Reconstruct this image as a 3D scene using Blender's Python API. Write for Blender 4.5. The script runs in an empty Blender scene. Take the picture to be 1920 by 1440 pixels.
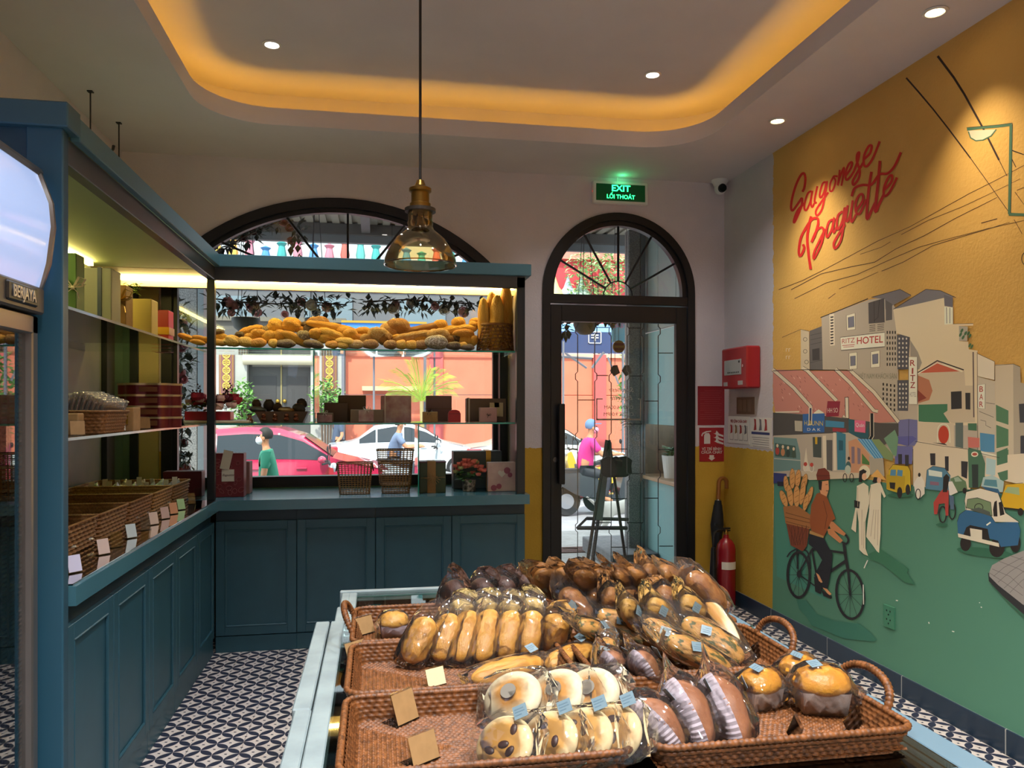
import bpy, math, random
from mathutils import Vector, Matrix, Euler
random.seed(7)
PI = math.pi
scn = bpy.context.scene
col = scn.collection

# ---------------------------------------------------------------- camera
F, HOR, YAW, CAMZ = 1440.0, 762.0, math.atan(255 / 1440.0), 1.5
cam_d = bpy.data.cameras.new('camera'); cam = bpy.data.objects.new('camera', cam_d); col.objects.link(cam)
cam.location = (0, 0, CAMZ); cam.rotation_euler = (PI / 2, 0, -YAW)
cam_d.sensor_fit = 'HORIZONTAL'; cam_d.sensor_width = 36.0; cam_d.lens = 36.0 * F / 1920
cam_d.shift_y = (HOR - 720) / 1920; cam_d.clip_start = 0.02; cam_d.clip_end = 300
scn.camera = cam
CY, SY = math.cos(YAW), math.sin(YAW)

def ray(px, py):
    xc = (px - 960) / F
    return Vector((xc * CY + SY, -xc * SY + CY, (HOR - py) / F))
def onz(px, py, z):
    d = ray(px, py); return Vector((0, 0, CAMZ)) + d * ((z - CAMZ) / d.z)
def ony(px, py, y):
    d = ray(px, py); return Vector((0, 0, CAMZ)) + d * (y / d.y)
def onx(px, py, x):
    d = ray(px, py); return Vector((0, 0, CAMZ)) + d * (x / d.x)

# ---------------------------------------------------------------- view, world, sun
vs = scn.view_settings
vs.view_transform = 'Standard'; vs.look = 'None'; vs.gamma = 1.0; vs.use_curve_mapping = False
vs.exposure = 0.68
scn.cycles.use_denoising = True
scn.cycles.max_bounces = 10; scn.cycles.transparent_max_bounces = 48
scn.cycles.diffuse_bounces = 6; scn.cycles.glossy_bounces = 4; scn.cycles.transmission_bounces = 8
scn.cycles.caustics_reflective = False; scn.cycles.caustics_refractive = False
scn.cycles.sample_clamp_indirect = 4.0

w = bpy.data.worlds.new('world'); scn.world = w; w.use_nodes = True
bgn = w.node_tree.nodes['Background']
bgn.inputs[0].default_value = (0.80, 0.90, 1.0, 1); bgn.inputs[1].default_value = 2.0
sd = bpy.data.lights.new('sun', 'SUN'); sd.energy = 4.6; sd.angle = 0.03; sd.color = (1.0, 0.95, 0.86)
sun = bpy.data.objects.new('sun', sd); col.objects.link(sun)
sun.rotation_euler = Euler((math.radians(34), math.radians(-14), 0)); sun.location = (0, 15, 20)

# ---------------------------------------------------------------- colour and materials
def lin(c):
    c /= 255.0
    return c / 12.92 if c <= 0.04045 else ((c + 0.055) / 1.055) ** 2.4
def H(h, a=1.0):
    return (lin(int(h[0:2], 16)), lin(int(h[2:4], 16)), lin(int(h[4:6], 16)), a)
MATS = {}
def mat(name, hexc, rough=0.5, metal=0.0, spec=0.5, var=None, bump=None, emit=None, coat=0.0, wave=None):
    """var=(scale, hex2, amount)   bump=(scale, strength)   emit=(hex, strength)"""
    if name in MATS: return MATS[name]
    m = bpy.data.materials.new(name); m.use_nodes = True; nt = m.node_tree
    b = nt.nodes['Principled BSDF']
    b.inputs['Base Color'].default_value = H(hexc); b.inputs['Roughness'].default_value = rough
    b.inputs['Metallic'].default_value = metal; b.inputs['Specular IOR Level'].default_value = spec
    if coat: b.inputs['Coat Weight'].default_value = coat
    if emit:
        b.inputs['Emission Color'].default_value = H(emit[0]); b.inputs['Emission Strength'].default_value = emit[1]
    if var or bump:
        tc = nt.nodes.new('ShaderNodeTexCoord')
    if var:
        n = nt.nodes.new('ShaderNodeTexNoise'); n.inputs['Scale'].default_value = var[0]; n.inputs['Detail'].default_value = 4
        nt.links.new(tc.outputs['Object'], n.inputs['Vector'])
        r = nt.nodes.new('ShaderNodeMapRange'); r.inputs[1].default_value = 0.35; r.inputs[2].default_value = 0.65
        r.inputs[4].default_value = var[2]
        nt.links.new(n.outputs[0], r.inputs[0])
        mx = nt.nodes.new('ShaderNodeMix'); mx.data_type = 'RGBA'
        mx.inputs[6].default_value = H(hexc); mx.inputs[7].default_value = H(var[1])
        nt.links.new(r.outputs[0], mx.inputs[0]); nt.links.new(mx.outputs[2], b.inputs['Base Color'])
    if bump:
        n2 = nt.nodes.new('ShaderNodeTexNoise'); n2.inputs['Scale'].default_value = bump[0]; n2.inputs['Detail'].default_value = 3
        nt.links.new(tc.outputs['Object'], n2.inputs['Vector'])
        bp = nt.nodes.new('ShaderNodeBump'); bp.inputs['Strength'].default_value = bump[1]; bp.inputs['Distance'].default_value = 0.01
        nt.links.new(n2.outputs[0], bp.inputs['Height']); nt.links.new(bp.outputs[0], b.inputs['Normal'])
    MATS[name] = m
    return m
def paint(hexc, rough=0.6):
    return mat('paint_' + hexc + ('' if rough == 0.6 else str(rough)), hexc, rough)
def clear(name, tint, fac, rough=0.05, gloss=1.0, bump=None, milky=0.0):
    """see-through sheet: transparent plus mirror gloss that grows at grazing angles"""
    if name in MATS: return MATS[name]
    m = bpy.data.materials.new(name); m.use_nodes = True; nt = m.node_tree; nt.nodes.clear()
    out = nt.nodes.new('ShaderNodeOutputMaterial')
    tr = nt.nodes.new('ShaderNodeBsdfTransparent'); tr.inputs[0].default_value = H(tint)
    gl = nt.nodes.new('ShaderNodeBsdfGlossy'); gl.inputs['Roughness'].default_value = rough
    gl.inputs['Color'].default_value = (gloss, gloss, gloss, 1)
    lw = nt.nodes.new('ShaderNodeFresnel'); lw.inputs['IOR'].default_value = 1.45
    mt = nt.nodes.new('ShaderNodeMath'); mt.operation = 'MULTIPLY_ADD'; mt.use_clamp = True
    mt.inputs[1].default_value = fac; mt.inputs[2].default_value = 0.0
    nt.links.new(lw.outputs[0], mt.inputs[0])
    mx = nt.nodes.new('ShaderNodeMixShader')
    nt.links.new(mt.outputs[0], mx.inputs[0]); nt.links.new(tr.outputs[0], mx.inputs[1]); nt.links.new(gl.outputs[0], mx.inputs[2])
    last = mx.outputs[0]
    if milky:
        df = nt.nodes.new('ShaderNodeBsdfDiffuse'); df.inputs[0].default_value = (0.9, 0.88, 0.9, 1)
        m2 = nt.nodes.new('ShaderNodeMixShader'); m2.inputs[0].default_value = milky
        nt.links.new(last, m2.inputs[1]); nt.links.new(df.outputs[0], m2.inputs[2]); last = m2.outputs[0]
    if bump:
        tc = nt.nodes.new('ShaderNodeTexCoord')
        vor = len(bump) > 2
        n2 = nt.nodes.new('ShaderNodeTexVoronoi' if vor else 'ShaderNodeTexNoise'); n2.inputs['Scale'].default_value = bump[0]
        if not vor: n2.inputs['Detail'].default_value = 2
        nt.links.new(tc.outputs['Object'], n2.inputs['Vector'])
        bp = nt.nodes.new('ShaderNodeBump'); bp.inputs['Strength'].default_value = bump[1]; bp.inputs['Distance'].default_value = 0.02 if vor else 0.01
        nt.links.new(n2.outputs[0], bp.inputs['Height'])
        nt.links.new(bp.outputs[0], gl.inputs['Normal']); nt.links.new(bp.outputs[0], lw.inputs['Normal'])
    nt.links.new(last, out.inputs[0])
    MATS[name] = m
    return m

# ---------------------------------------------------------------- mesh builder
class MB:
    def __init__(s): s.v = []; s.f = []; s.m = []; s.cur = 0
    def add(s, vs_, fs):
        o = len(s.v); s.v += [tuple(p) for p in vs_]
        for f in fs: s.f.append([i + o for i in f]); s.m.append(s.cur)
        return s
    def mi(s, i): s.cur = i; return s
    def box(s, x0, x1, y0, y1, z0, z1, b=0.0):
        if x0 > x1: x0, x1 = x1, x0
        if y0 > y1: y0, y1 = y1, y0
        if z0 > z1: z0, z1 = z1, z0
        if b <= 0:
            vs_ = [(x, y, z) for z in (z0, z1) for y in (y0, y1) for x in (x0, x1)]
            return s.add(vs_, [(0, 2, 3, 1), (4, 5, 7, 6), (0, 1, 5, 4), (1, 3, 7, 5), (3, 2, 6, 7), (2, 0, 4, 6)])
        b = min(b, (x1 - x0) * .45, (y1 - y0) * .45, (z1 - z0) * .45)
        vs_ = []; idx = {}
        for i, x in enumerate((x0, x1)):
            for j, y in enumerate((y0, y1)):
                for k, z in enumerate((z0, z1)):
                    sx, sy, sz = (1, -1)[i] * b, (1, -1)[j] * b, (1, -1)[k] * b
                    for a, p in enumerate(((x, y + sy, z + sz), (x + sx, y, z + sz), (x + sx, y + sy, z))):
                        idx[i, j, k, a] = len(vs_); vs_.append(p)
        g = lambda i, j, k, a: idx[i, j, k, a]
        fs = []
        for i in (0, 1):
            q = [g(i, 0, 0, 0), g(i, 1, 0, 0), g(i, 1, 1, 0), g(i, 0, 1, 0)]; fs.append(q if i else q[::-1])
            q = [g(0, i, 0, 1), g(1, i, 0, 1), g(1, i, 1, 1), g(0, i, 1, 1)]; fs.append(q if not i else q[::-1])
            q = [g(0, 0, i, 2), g(1, 0, i, 2), g(1, 1, i, 2), g(0, 1, i, 2)]; fs.append(q if i else q[::-1])
        for i in (0, 1):
            for j in (0, 1):
                fs.append([g(i, j, 0, 0), g(i, j, 1, 0), g(i, j, 1, 1), g(i, j, 0, 1)])
                fs.append([g(i, 0, j, 0), g(i, 1, j, 0), g(i, 1, j, 2), g(i, 0, j, 2)])
                fs.append([g(0, i, j, 1), g(1, i, j, 1), g(1, i, j, 2), g(0, i, j, 2)])
        for i in (0, 1):
            for j in (0, 1):
                for k in (0, 1): fs.append([g(i, j, k, 0), g(i, j, k, 1), g(i, j, k, 2)])
        return s.add(vs_, fs)
    def prism(s, poly, axis, a, b):
        def P(u, v, t): return {'x': (t, u, v), 'y': (u, t, v), 'z': (u, v, t)}[axis]
        n = len(poly)
        vs_ = [P(u, v, a) for u, v in poly] + [P(u, v, b) for u, v in poly]
        fs = [list(range(n)), list(range(2 * n - 1, n - 1, -1))] + [(i, i + n, (i + 1) % n + n, (i + 1) % n) for i in range(n)]
        return s.add(vs_, fs)
    def tube(s, pts, r, n=8, closed=False, caps=True, flat=1.0):
        pts = [Vector(p) for p in pts]; N = len(pts)
        rs = r if isinstance(r, (list, tuple)) else [r] * N
        up = Vector((0.13, 0.21, 0.97)); vs_ = []; fs = []
        prev = None
        for i, p in enumerate(pts):
            a = pts[(i - 1) % N] if (closed or i > 0) else p
            c = pts[(i + 1) % N] if (closed or i < N - 1) else p
            t = (c - a).normalized() if (c - a).length > 1e-9 else Vector((0, 0, 1))
            if prev is None:
                x = t.cross(up)
                if x.length < 0.05: x = t.cross(Vector((1, 0, 0)))
                x.normalize()
            else:
                x = prev - t * prev.dot(t)
                x = x.normalized() if x.length > 1e-6 else t.orthogonal().normalized()
            prev = x; y = t.cross(x)
            for k in range(n):
                an = 2 * PI * k / n
                vs_.append(p + (x * math.cos(an) + y * math.sin(an) * flat) * rs[i])
        for i in range(N if closed else N - 1):
            for k in range(n):
                a0 = i * n + k; a1 = i * n + (k + 1) % n; j = (i + 1) % N
                fs.append((a0, a1, j * n + (k + 1) % n, j * n + k))
        if caps and not closed:
            fs.append(list(range(n))[::-1]); fs.append(list(range((N - 1) * n, N * n)))
        return s.add(vs_, fs)
    def cyl(s, p0, p1, r0, r1=None, n=16): return s.tube([p0, p1], [r0, r0 if r1 is None else r1], n)
    def lathe(s, prof, n=24, c=(0, 0, 0), axis='z'):
        vs_ = []; fs = []
        for r, z in prof:
            for k in range(n):
                a = 2 * PI * k / n; u, v = r * math.cos(a), r * math.sin(a)
                q = {'z': (u, v, z), 'y': (u, z, v), 'x': (z, u, v)}[axis]
                vs_.append((c[0] + q[0], c[1] + q[1], c[2] + q[2]))
        for i in range(len(prof) - 1):
            for k in range(n): fs.append((i * n + k, i * n + (k + 1) % n, (i + 1) * n + (k + 1) % n, (i + 1) * n + k))
        if prof[0][0] > 1e-5: fs.append(list(range(n))[::-1])
        if prof[-1][0] > 1e-5: fs.append(list(range((len(prof) - 1) * n, len(prof) * n)))
        return s.add(vs_, fs)
    def grid(s, fn, nu, nv, wu=False, wv=False):
        vs_ = [fn(i / (nu if wu else nu - 1), j / (nv if wv else nv - 1)) for i in range(nu) for j in range(nv)]
        fs = []
        for i in range(nu if wu else nu - 1):
            for j in range(nv if wv else nv - 1):
                i2, j2 = (i + 1) % nu, (j + 1) % nv
                fs.append((i * nv + j, i2 * nv + j, i2 * nv + j2, i * nv + j2))
        return s.add(vs_, fs)
    def ell(s, c, rx, ry=None, rz=None, n=12, m=8, M=None, fn=None):
        ry = rx if ry is None else ry; rz = rx if rz is None else rz
        vs_ = []; fs = []
        for i in range(m + 1):
            th = PI * i / m
            for k in range(n):
                a = 2 * PI * k / n
                p = Vector((math.sin(th) * math.cos(a), math.sin(th) * math.sin(a), math.cos(th)))
                if fn: p = fn(p)
                p = Vector((p.x * rx, p.y * ry, p.z * rz))
                if M: p = M @ p
                vs_.append((p.x + c[0], p.y + c[1], p.z + c[2]))
        for i in range(m):
            for k in range(n): fs.append((i * n + k, (i + 1) * n + k, (i + 1) * n + (k + 1) % n, i * n + (k + 1) % n))
        return s.add(vs_, fs)
    def xf(s, M, start=0):
        for i in range(start, len(s.v)): s.v[i] = tuple(M @ Vector(s.v[i]))
        return s
    def mesh(s, name, mats, smooth=0.6):
        me = bpy.data.meshes.new(name); me.from_pydata(s.v, [], s.f)
        ml = mats if isinstance(mats, (list, tuple)) else [mats]
        for q in ml: me.materials.append(q)
        if len(ml) > 1: me.polygons.foreach_set('material_index', s.m)
        if smooth:
            me.polygons.foreach_set('use_smooth', [True] * len(me.polygons))
            me.set_sharp_from_angle(angle=smooth)
        me.update()
        return me
    def build(s, name, mats, parent=None, smooth=0.6, loc=None, rot=None):
        return link(name, s.mesh(name, mats, smooth), parent, loc, rot)

def link(name, me, parent=None, loc=None, rot=None, scale=None):
    o = bpy.data.objects.new(name, me); col.objects.link(o)
    if parent: o.parent = parent
    if loc is not None: o.location = loc
    if rot is not None: o.rotation_euler = rot
    if scale is not None: o.scale = scale
    return o
def tag(o, label, cat, group=None):
    o['label'] = label; o['category'] = cat
    if group: o['group'] = group
    return o
def thing(name, label, cat, loc=(0, 0, 0), rz=0.0, group=None, rot=None):
    o = bpy.data.objects.new(name, None); col.objects.link(o); o.empty_display_size = 0.05
    o.location = loc; o.rotation_euler = rot if rot is not None else (0, 0, rz)
    return tag(o, label, cat, group)
def struct(o): o['kind'] = 'structure'; return o
def stuff(o): o['kind'] = 'stuff'; return o
def copy_tree(o, parent=None):
    c = o.copy(); col.objects.link(c); c.parent = parent
    for ch in o.children: copy_tree(ch, c)
    return c
def text_mesh(body, size, m, extrude=0.0006, bold=0.0, align='CENTER', shear=0.0):
    cu = bpy.data.curves.new('text', 'FONT'); cu.body = body; cu.size = size; cu.extrude = extrude; cu.offset = bold
    cu.align_x = align; cu.align_y = 'CENTER'; cu.shear = shear; cu.resolution_u = 3
    o = bpy.data.objects.new('text', cu); col.objects.link(o)
    bpy.context.view_layer.update()
    dg = bpy.context.evaluated_depsgraph_get()
    me = bpy.data.meshes.new_from_object(o.evaluated_get(dg))
    bpy.data.objects.remove(o); bpy.data.curves.remove(cu)
    me.materials.clear(); me.materials.append(m)
    return me
ORD = ['first', 'second', 'third', 'fourth', 'fifth', 'sixth', 'seventh', 'eighth', 'ninth', 'tenth', 'eleventh', 'twelfth',
       'thirteenth', 'fourteenth', 'fifteenth', 'sixteenth', 'seventeenth', 'eighteenth', 'nineteenth', 'twentieth',
       'twenty-first', 'twenty-second', 'twenty-third', 'twenty-fourth', 'twenty-fifth', 'twenty-sixth', 'twenty-seventh',
       'twenty-eighth', 'twenty-ninth', 'thirtieth', 'thirty-first', 'thirty-second', 'thirty-third', 'thirty-fourth']

# common materials
TEAL = mat('teal_lacquer', '2e5462', 0.38, var=(9, '284b58', 0.5), spec=0.45)
TEALD = mat('teal_lacquer_dark', '1c3440', 0.42)
BLUEP = mat('blue_side_panel', '2a4c5c', 0.5, var=(30, '254452', 0.6))
BLACK = mat('black_steel', '15161a', 0.38, spec=0.4)
NAVY = mat('navy_tile', '24384c', 0.3, var=(4, '1f3143', 0.6))
WHITE = mat('white_plastic', 'dcdad4', 0.4)
CHROME = mat('chrome', 'c8c8cc', 0.2, metal=1.0)
BRASS = mat('aged_brass', '8a6a32', 0.35, metal=1.0)
REDP = mat('red_paint', '9c1b22', 0.35)
DARKRED = mat('dark_red_card', '5e1620', 0.5)
GLASS = clear('shelf_glass', 'e6f2ee', 1.0, 0.02)
GLASSEDGE = mat('glass_edge', '1f8a78', 0.15, spec=0.8, emit=('20b098', 0.0))
PANE = clear('window_pane', 'f2f6f4', 0.9, 0.01)
ACRYL = clear('acrylic', 'f0f0ee', 1.3, 0.05)
PLASTIC = clear('clear_bag', 'fdfbf8', 1.55, 0.05, bump=(1.7, 0.22, 'V'), milky=0.012)
KRAFT = mat('kraft_card', 'a07a4c', 0.7, var=(40, '8c6a40', 0.6))
WICKER = mat('wicker', '8a5a2c', 0.6, var=(160, '5e3818', 0.9))
WICKERL = mat('wicker_light', 'a0743c', 0.6, var=(140, '6e4a22', 0.9))
RATTAN = mat('rattan', '86512a', 0.45, var=(90, '4a2a12', 0.9), spec=0.35)
GREENL = mat('leaf_green', '3c6a34', 0.55, var=(20, '2c5028', 0.7))
GOLD = mat('gold_ribbon', 'b8923a', 0.3, metal=0.7)
CARD = mat('white_card', 'd8d2c8', 0.6)
# ================================================================ the room shell
XL, XR, YB, YF, CZ, UZ = -1.71, 2.68, 5.62, -3.4, 3.2375, 3.53
WT = 0.22
def wall_material(name, mode):
    m = bpy.data.materials.new(name); m.use_nodes = True; nt = m.node_tree; b = nt.nodes['Principled BSDF']
    b.inputs['Roughness'].default_value = 0.75; b.inputs['Specular IOR Level'].default_value = 0.25
    N = nt.nodes.new; L = nt.links.new
    g = N('ShaderNodeNewGeometry'); sp = N('ShaderNodeSeparateXYZ'); L(g.outputs['Position'], sp.inputs[0])
    n = N('ShaderNodeTexNoise'); n.inputs['Scale'].default_value = 26; n.inputs['Detail'].default_value = 6; L(g.outputs['Position'], n.inputs['Vector'])
    n2 = N('ShaderNodeTexNoise'); n2.inputs['Scale'].default_value = 5; n2.inputs['Detail'].default_value = 5; L(g.outputs['Position'], n2.inputs['Vector'])
    def math_(op, a, bb):
        q = N('ShaderNodeMath'); q.operation = op
        for i, x in enumerate((a, bb)):
            if isinstance(x, (int, float)): q.inputs[i].default_value = x
            else: L(x, q.inputs[i])
        return q.outputs[0]
    def mix(f, a, bb):
        q = N('ShaderNodeMix'); q.data_type = 'RGBA'
        L(f, q.inputs[0])
        for i, x in ((6, a), (7, bb)):
            if isinstance(x, str): q.inputs[i].default_value = H(x)
            else: L(x, q.inputs[i])
        return q.outputs[2]
    nz = math_('MULTIPLY', math_('SUBTRACT', n.outputs[0], 0.5), 0.035)
    plaster = mix(n2.outputs[0], 'd2cacc', 'c6bec0')
    dado = mix(n2.outputs[0], 'd0a840', 'b89434')
    low = math_('LESS_THAN', math_('ADD', sp.outputs[2], nz), 1.19)
    c = mix(low, plaster, dado)
    if mode == 'right':
        sky = mix(n2.outputs[0], 'e2b464', 'd4a656')
        inside = math_('LESS_THAN', math_('ADD', sp.outputs[1], math_('MULTIPLY', nz, 1.6)), 4.87)
        c = mix(inside, c, sky)
    if mode == 'plain': c = plaster
    L(c, b.inputs['Base Color'])
    n3 = N('ShaderNodeTexNoise'); n3.inputs['Scale'].default_value = 70; n3.inputs['Detail'].default_value = 4; L(g.outputs['Position'], n3.inputs['Vector'])
    bp = N('ShaderNodeBump'); bp.inputs['Strength'].default_value = 0.35; bp.inputs['Distance'].default_value = 0.006
    L(n3.outputs[0], bp.inputs['Height']); L(bp.outputs[0], b.inputs['Normal'])
    return m
WB, WRm, WP = wall_material('plaster_dado', 'back'), wall_material('plaster_mural_ground', 'right'), wall_material('plaster', 'plain')
CEIL = mat('ceiling_paint', 'd4ccca', 0.8, var=(3, 'ccc4c2', 0.5))

# --- back wall with the arched window and door openings
WX0, WX1, WZ0, WTOP, WRAD = -1.44, 0.94, 0.93, 2.975, 1.57
WCX = (WX0 + WX1) / 2
def warch(x, inset=0.0):
    dx = x - WCX; r = WRAD - inset
    return WTOP - WRAD + math.sqrt(max(r * r - dx * dx, 0))
DX0, DX1 = 1.238, 2.418
DCX, DR, DSP = (DX0 + DX1) / 2, (DX1 - DX0) / 2, 2.37
def darch(x, inset=0.0):
    dx = x - DCX; r = DR - inset
    return DSP + math.sqrt(max(r * r - dx * dx, 0))
xs = [XL, WX0] + [WX0 + (WX1 - WX0) * i / 40 for i in range(1, 40)] + [WX1, DX0] + [DCX - DR * math.cos(PI * i / 32) for i in range(1, 32)] + [DX1, XR]
mb = MB()
for a, b in zip(xs[:-1], xs[1:]):
    mid = (a + b) / 2
    segs = []
    if WX0 < mid < WX1: segs = [((0, 0), (WZ0, WZ0)), ((warch(a), warch(b)), (CZ + .4, CZ + .4))]
    elif DX0 < mid < DX1: segs = [((darch(a), darch(b)), (CZ + .4, CZ + .4))]
    else: segs = [((0, 0), (CZ + .4, CZ + .4))]
    for (l0, l1), (h0, h1) in segs:
        v = [(a, YB, l0), (b, YB, l1), (b, YB, h1), (a, YB, h0), (a, YB + WT, l0), (b, YB + WT, l1), (b, YB + WT, h1), (a, YB + WT, h0)]
        mb.add(v, [(0, 1, 2, 3), (7, 6, 5, 4), (0, 4, 5, 1), (3, 2, 6, 7)])
for x, z0, z1 in ((WX0, WZ0, warch(WX0)), (WX1, WZ0, warch(WX1)), (DX0, 0, DSP), (DX1, 0, DSP)):
    mb.add([(x, YB, z0), (x, YB + WT, z0), (x, YB + WT, z1), (x, YB, z1)], [(0, 1, 2, 3)])
struct(mb.build('wall_back', WB, smooth=0.3))
struct(MB().box(XL - .15, XL, YF, YB + WT, -.1, CZ + .4).build('wall_left', WP))
struct(MB().box(XR, XR + .15, YF, YB + WT, -.1, CZ + .4).build('wall_right', WRm))
struct(MB().box(XL - .15, XR + .15, YF - .15, YF, -.1, CZ + .4).build('wall_front', WP))

# --- ceiling: lower ring with a rounded recess, lip, cove ledge and raised field
HX0, HX1, HY0, HY1, HR = -1.02, 2.12, -2.3, 4.92, 0.40
def rrect(x0, x1, y0, y1, r, n=10):
    pts = []
    for cx, cy, a0 in ((x1 - r, y1 - r, 0), (x0 + r, y1 - r, PI / 2), (x0 + r, y0 + r, PI), (x1 - r, y0 + r, 1.5 * PI)):
        for i in range(n + 1):
            a = a0 + PI / 2 * i / n; pts.append((cx + r * math.cos(a), cy + r * math.sin(a)))
    return pts
mb = MB()
for x0, x1, y0, y1 in ((XL, HX0, YF, YB), (HX1, XR, YF, YB), (HX0, HX1, HY1, YB), (HX0, HX1, YF, HY0)):
    mb.add([(x0, y0, CZ), (x0, y1, CZ), (x1, y1, CZ), (x1, y0, CZ)], [(0, 1, 2, 3)])
hole = rrect(HX0, HX1, HY0, HY1, HR)
for k, (cx, cy) in enumerate(((HX1, HY1), (HX0, HY1), (HX0, HY0), (HX1, HY0))):
    arc = hole[k * 11:(k + 1) * 11]
    mb.add([(cx, cy, CZ)] + [(x, y, CZ) for x, y in arc], [(0, i + 1, i + 2) for i in range(10)])
n = len(hole)
e1 = rrect(HX0 - .03, HX1 + .03, HY0 - .03, HY1 + .03, HR + .03); e2 = rrect(HX0 - .28, HX1 + .28, HY0 - .28, HY1 + .28, HR + .2)
rings = [(hole, CZ), (hole, CZ + .105), (e1, CZ + .105), (e1, CZ + .03), (e2, CZ + .03), (e2, UZ)]
vs_ = [(x, y, z) for ring, z in rings for x, y in ring]
fs = [(r * n + i, r * n + (i + 1) % n, (r + 1) * n + (i + 1) % n, (r + 1) * n + i) for r in range(5) for i in range(n)]
mb.add(vs_, fs)
mb.add([(x, y, UZ) for x, y in e2], [list(range(n))])
struct(mb.build('ceiling', CEIL, smooth=0.5))
struct(MB().box(XL - .15, XR + .15, YF - .15, YB + WT, UZ + .02, UZ + .1).build('roof_slab', CEIL))
# cove LED tape lying on the ledge
LEDW = mat('cove_led', 'ffb648', 0.5, emit=('ffc244', 9.5))
led = thing('cove_light', 'warm amber LED tape hidden behind the ceiling recess lip', 'light', (0.5, 1.3, CZ + .03))
le = rrect(HX0 - .09, HX1 + .09, HY0 - .09, HY1 + .09, HR + .08)
li = rrect(HX0 - .075, HX1 + .075, HY0 - .075, HY1 + .075, HR + .08)
mb = MB(); vs_ = [(x - .5, y - 1.3, .012) for x, y in le] + [(x - .5, y - 1.3, .012) for x, y in li]
mb.add(vs_, [(i, (i + 1) % n, n + (i + 1) % n, n + i) for i in range(n)])
mb.build('led_tape', LEDW, led)

# --- floor: patterned cement tiles
def tile_material():
    m = bpy.data.materials.new('petal_tile'); m.use_nodes = True; nt = m.node_tree; b = nt.nodes['Principled BSDF']
    N = nt.nodes.new; L = nt.links.new
    b.inputs['Roughness'].default_value = 0.35
    g = N('ShaderNodeNewGeometry'); sp = N('ShaderNodeSeparateXYZ'); L(g.outputs['Position'], sp.inputs[0])
    def mt(op, a, bb=0.0):
        q = N('ShaderNodeMath'); q.operation = op
        for i, x in enumerate((a, bb)):
            if isinstance(x, (int, float)): q.inputs[i].default_value = x
            else: L(x, q.inputs[i])
        return q.outputs[0]
    p = 0.228 / (2 * math.sqrt(2)); r2 = math.sqrt(.5)
    ox = mt('SUBTRACT', sp.outputs[0], 0.102)
    ss_ = mt('MULTIPLY', mt('ADD', ox, sp.outputs[1]), r2); tt_ = mt('MULTIPLY', mt('SUBTRACT', ox, sp.outputs[1]), r2)
    u = mt('SUBTRACT', mt('FRACT', mt('ADD', mt('DIVIDE', ss_, p), 200.5)), 0.5)
    v = mt('SUBTRACT', mt('FRACT', mt('ADD', mt('DIVIDE', tt_, p), 200.5)), 0.5)
    au, av = mt('ABSOLUTE', u), mt('ABSOLUTE', v)
    # petals: lens of two circles (radius .5*sqrt2) centred on neighbouring cell centres -> lie along the cell edges
    def lens(a, bb):      # a across the edge (distance from cell edge), bb along
        d1 = mt('SQRT', mt('ADD', mt('POWER', mt('ADD', mt('SUBTRACT', 0.5, a), 0.5), 2.0), mt('POWER', bb, 2.0)))
        return mt('LESS_THAN', d1, 0.703)
    pet = mt('MAXIMUM', lens(au, av), lens(av, au))
    star = mt('LESS_THAN', mt('ADD', mt('SQRT', au), mt('SQRT', av)), 0.40)
    dark = mt('MAXIMUM', pet, star)
    n = N('ShaderNodeTexNoise'); n.inputs['Scale'].default_value = 4.0; n.inputs['Detail'].default_value = 4; L(g.outputs['Position'], n.inputs['Vector'])
    c1 = N('ShaderNodeMix'); c1.data_type = 'RGBA'; c1.inputs[6].default_value = H('ddd2cc'); c1.inputs[7].default_value = H('ccc0ba'); L(n.outputs[0], c1.inputs[0])
    c2 = N('ShaderNodeMix'); c2.data_type = 'RGBA'; c2.inputs[6].default_value = H('343a50'); c2.inputs[7].default_value = H('262a38'); L(n.outputs[0], c2.inputs[0])
    c = N('ShaderNodeMix'); c.data_type = 'RGBA'; L(dark, c.inputs[0]); L(c1.outputs[2], c.inputs[6]); L(c2.outputs[2], c.inputs[7])
    L(c.outputs[2], b.inputs['Base Color'])
    return m
TILE = tile_material()
GROUT = mat('grout', '6e6662', 0.9)
floor = struct(MB().box(XL, XR, YF, YB + .12, -.1, -.004).build('floor', GROUT))
TS = 0.228; TOX = 0.102
tm = MB().box(-TS / 2 + .0009, TS / 2 - .0009, -TS / 2 + .0009, TS / 2 - .0009, -.006, 0, .0008).mesh('tile', TILE, 0.2)
cells = []
for i in range(math.floor((XL - TOX) / TS) + 1, math.ceil((XR - TOX) / TS)):
    for j in range(math.floor(YF / TS), math.ceil((YB + .1) / TS)):
        cells.append(((i + .5) * TS + TOX, (j + .5) * TS))
tm2 = MB().box(-TS / 2 + .0009, XR - TOX - math.floor((XR - TOX) / TS) * TS - TS / 2, -TS / 2 + .0009, TS / 2 - .0009, -.006, 0, .0008).mesh('tile', TILE, 0.2)
LASTX = TOX + (math.floor((XR - TOX) / TS) + .5) * TS
def tile_seen(x, y):
    if y < 2.0 or x < -1.2 or x > 2.8: return False
    if x < .0 and (x < -1.02 or y > 5.0): return False
    if 0.0 < x < 1.05: return 4.3 < y < 5.0
    return y > 2.0
seen = [c for c in cells if tile_seen(*c)]
seen.sort(key=lambda c: math.hypot(c[0] - .2, c[1])); seen = seen[:300]; ss = set(seen)
for (x, y) in seen: link('tile', tm2 if x > LASTX - .01 else tm, floor, (x, y, 0))
mb = MB()
for (x, y) in cells:
    if (x, y) not in ss:
        mb.add([(min(x + sx * (TS / 2 - .0009), XR), y + sy * (TS / 2 - .0009), 0) for sx, sy in ((-1, -1), (1, -1), (1, 1), (-1, 1))], [(0, 1, 2, 3)])
stuff(mb.build('tile_field', TILE, floor))

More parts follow.
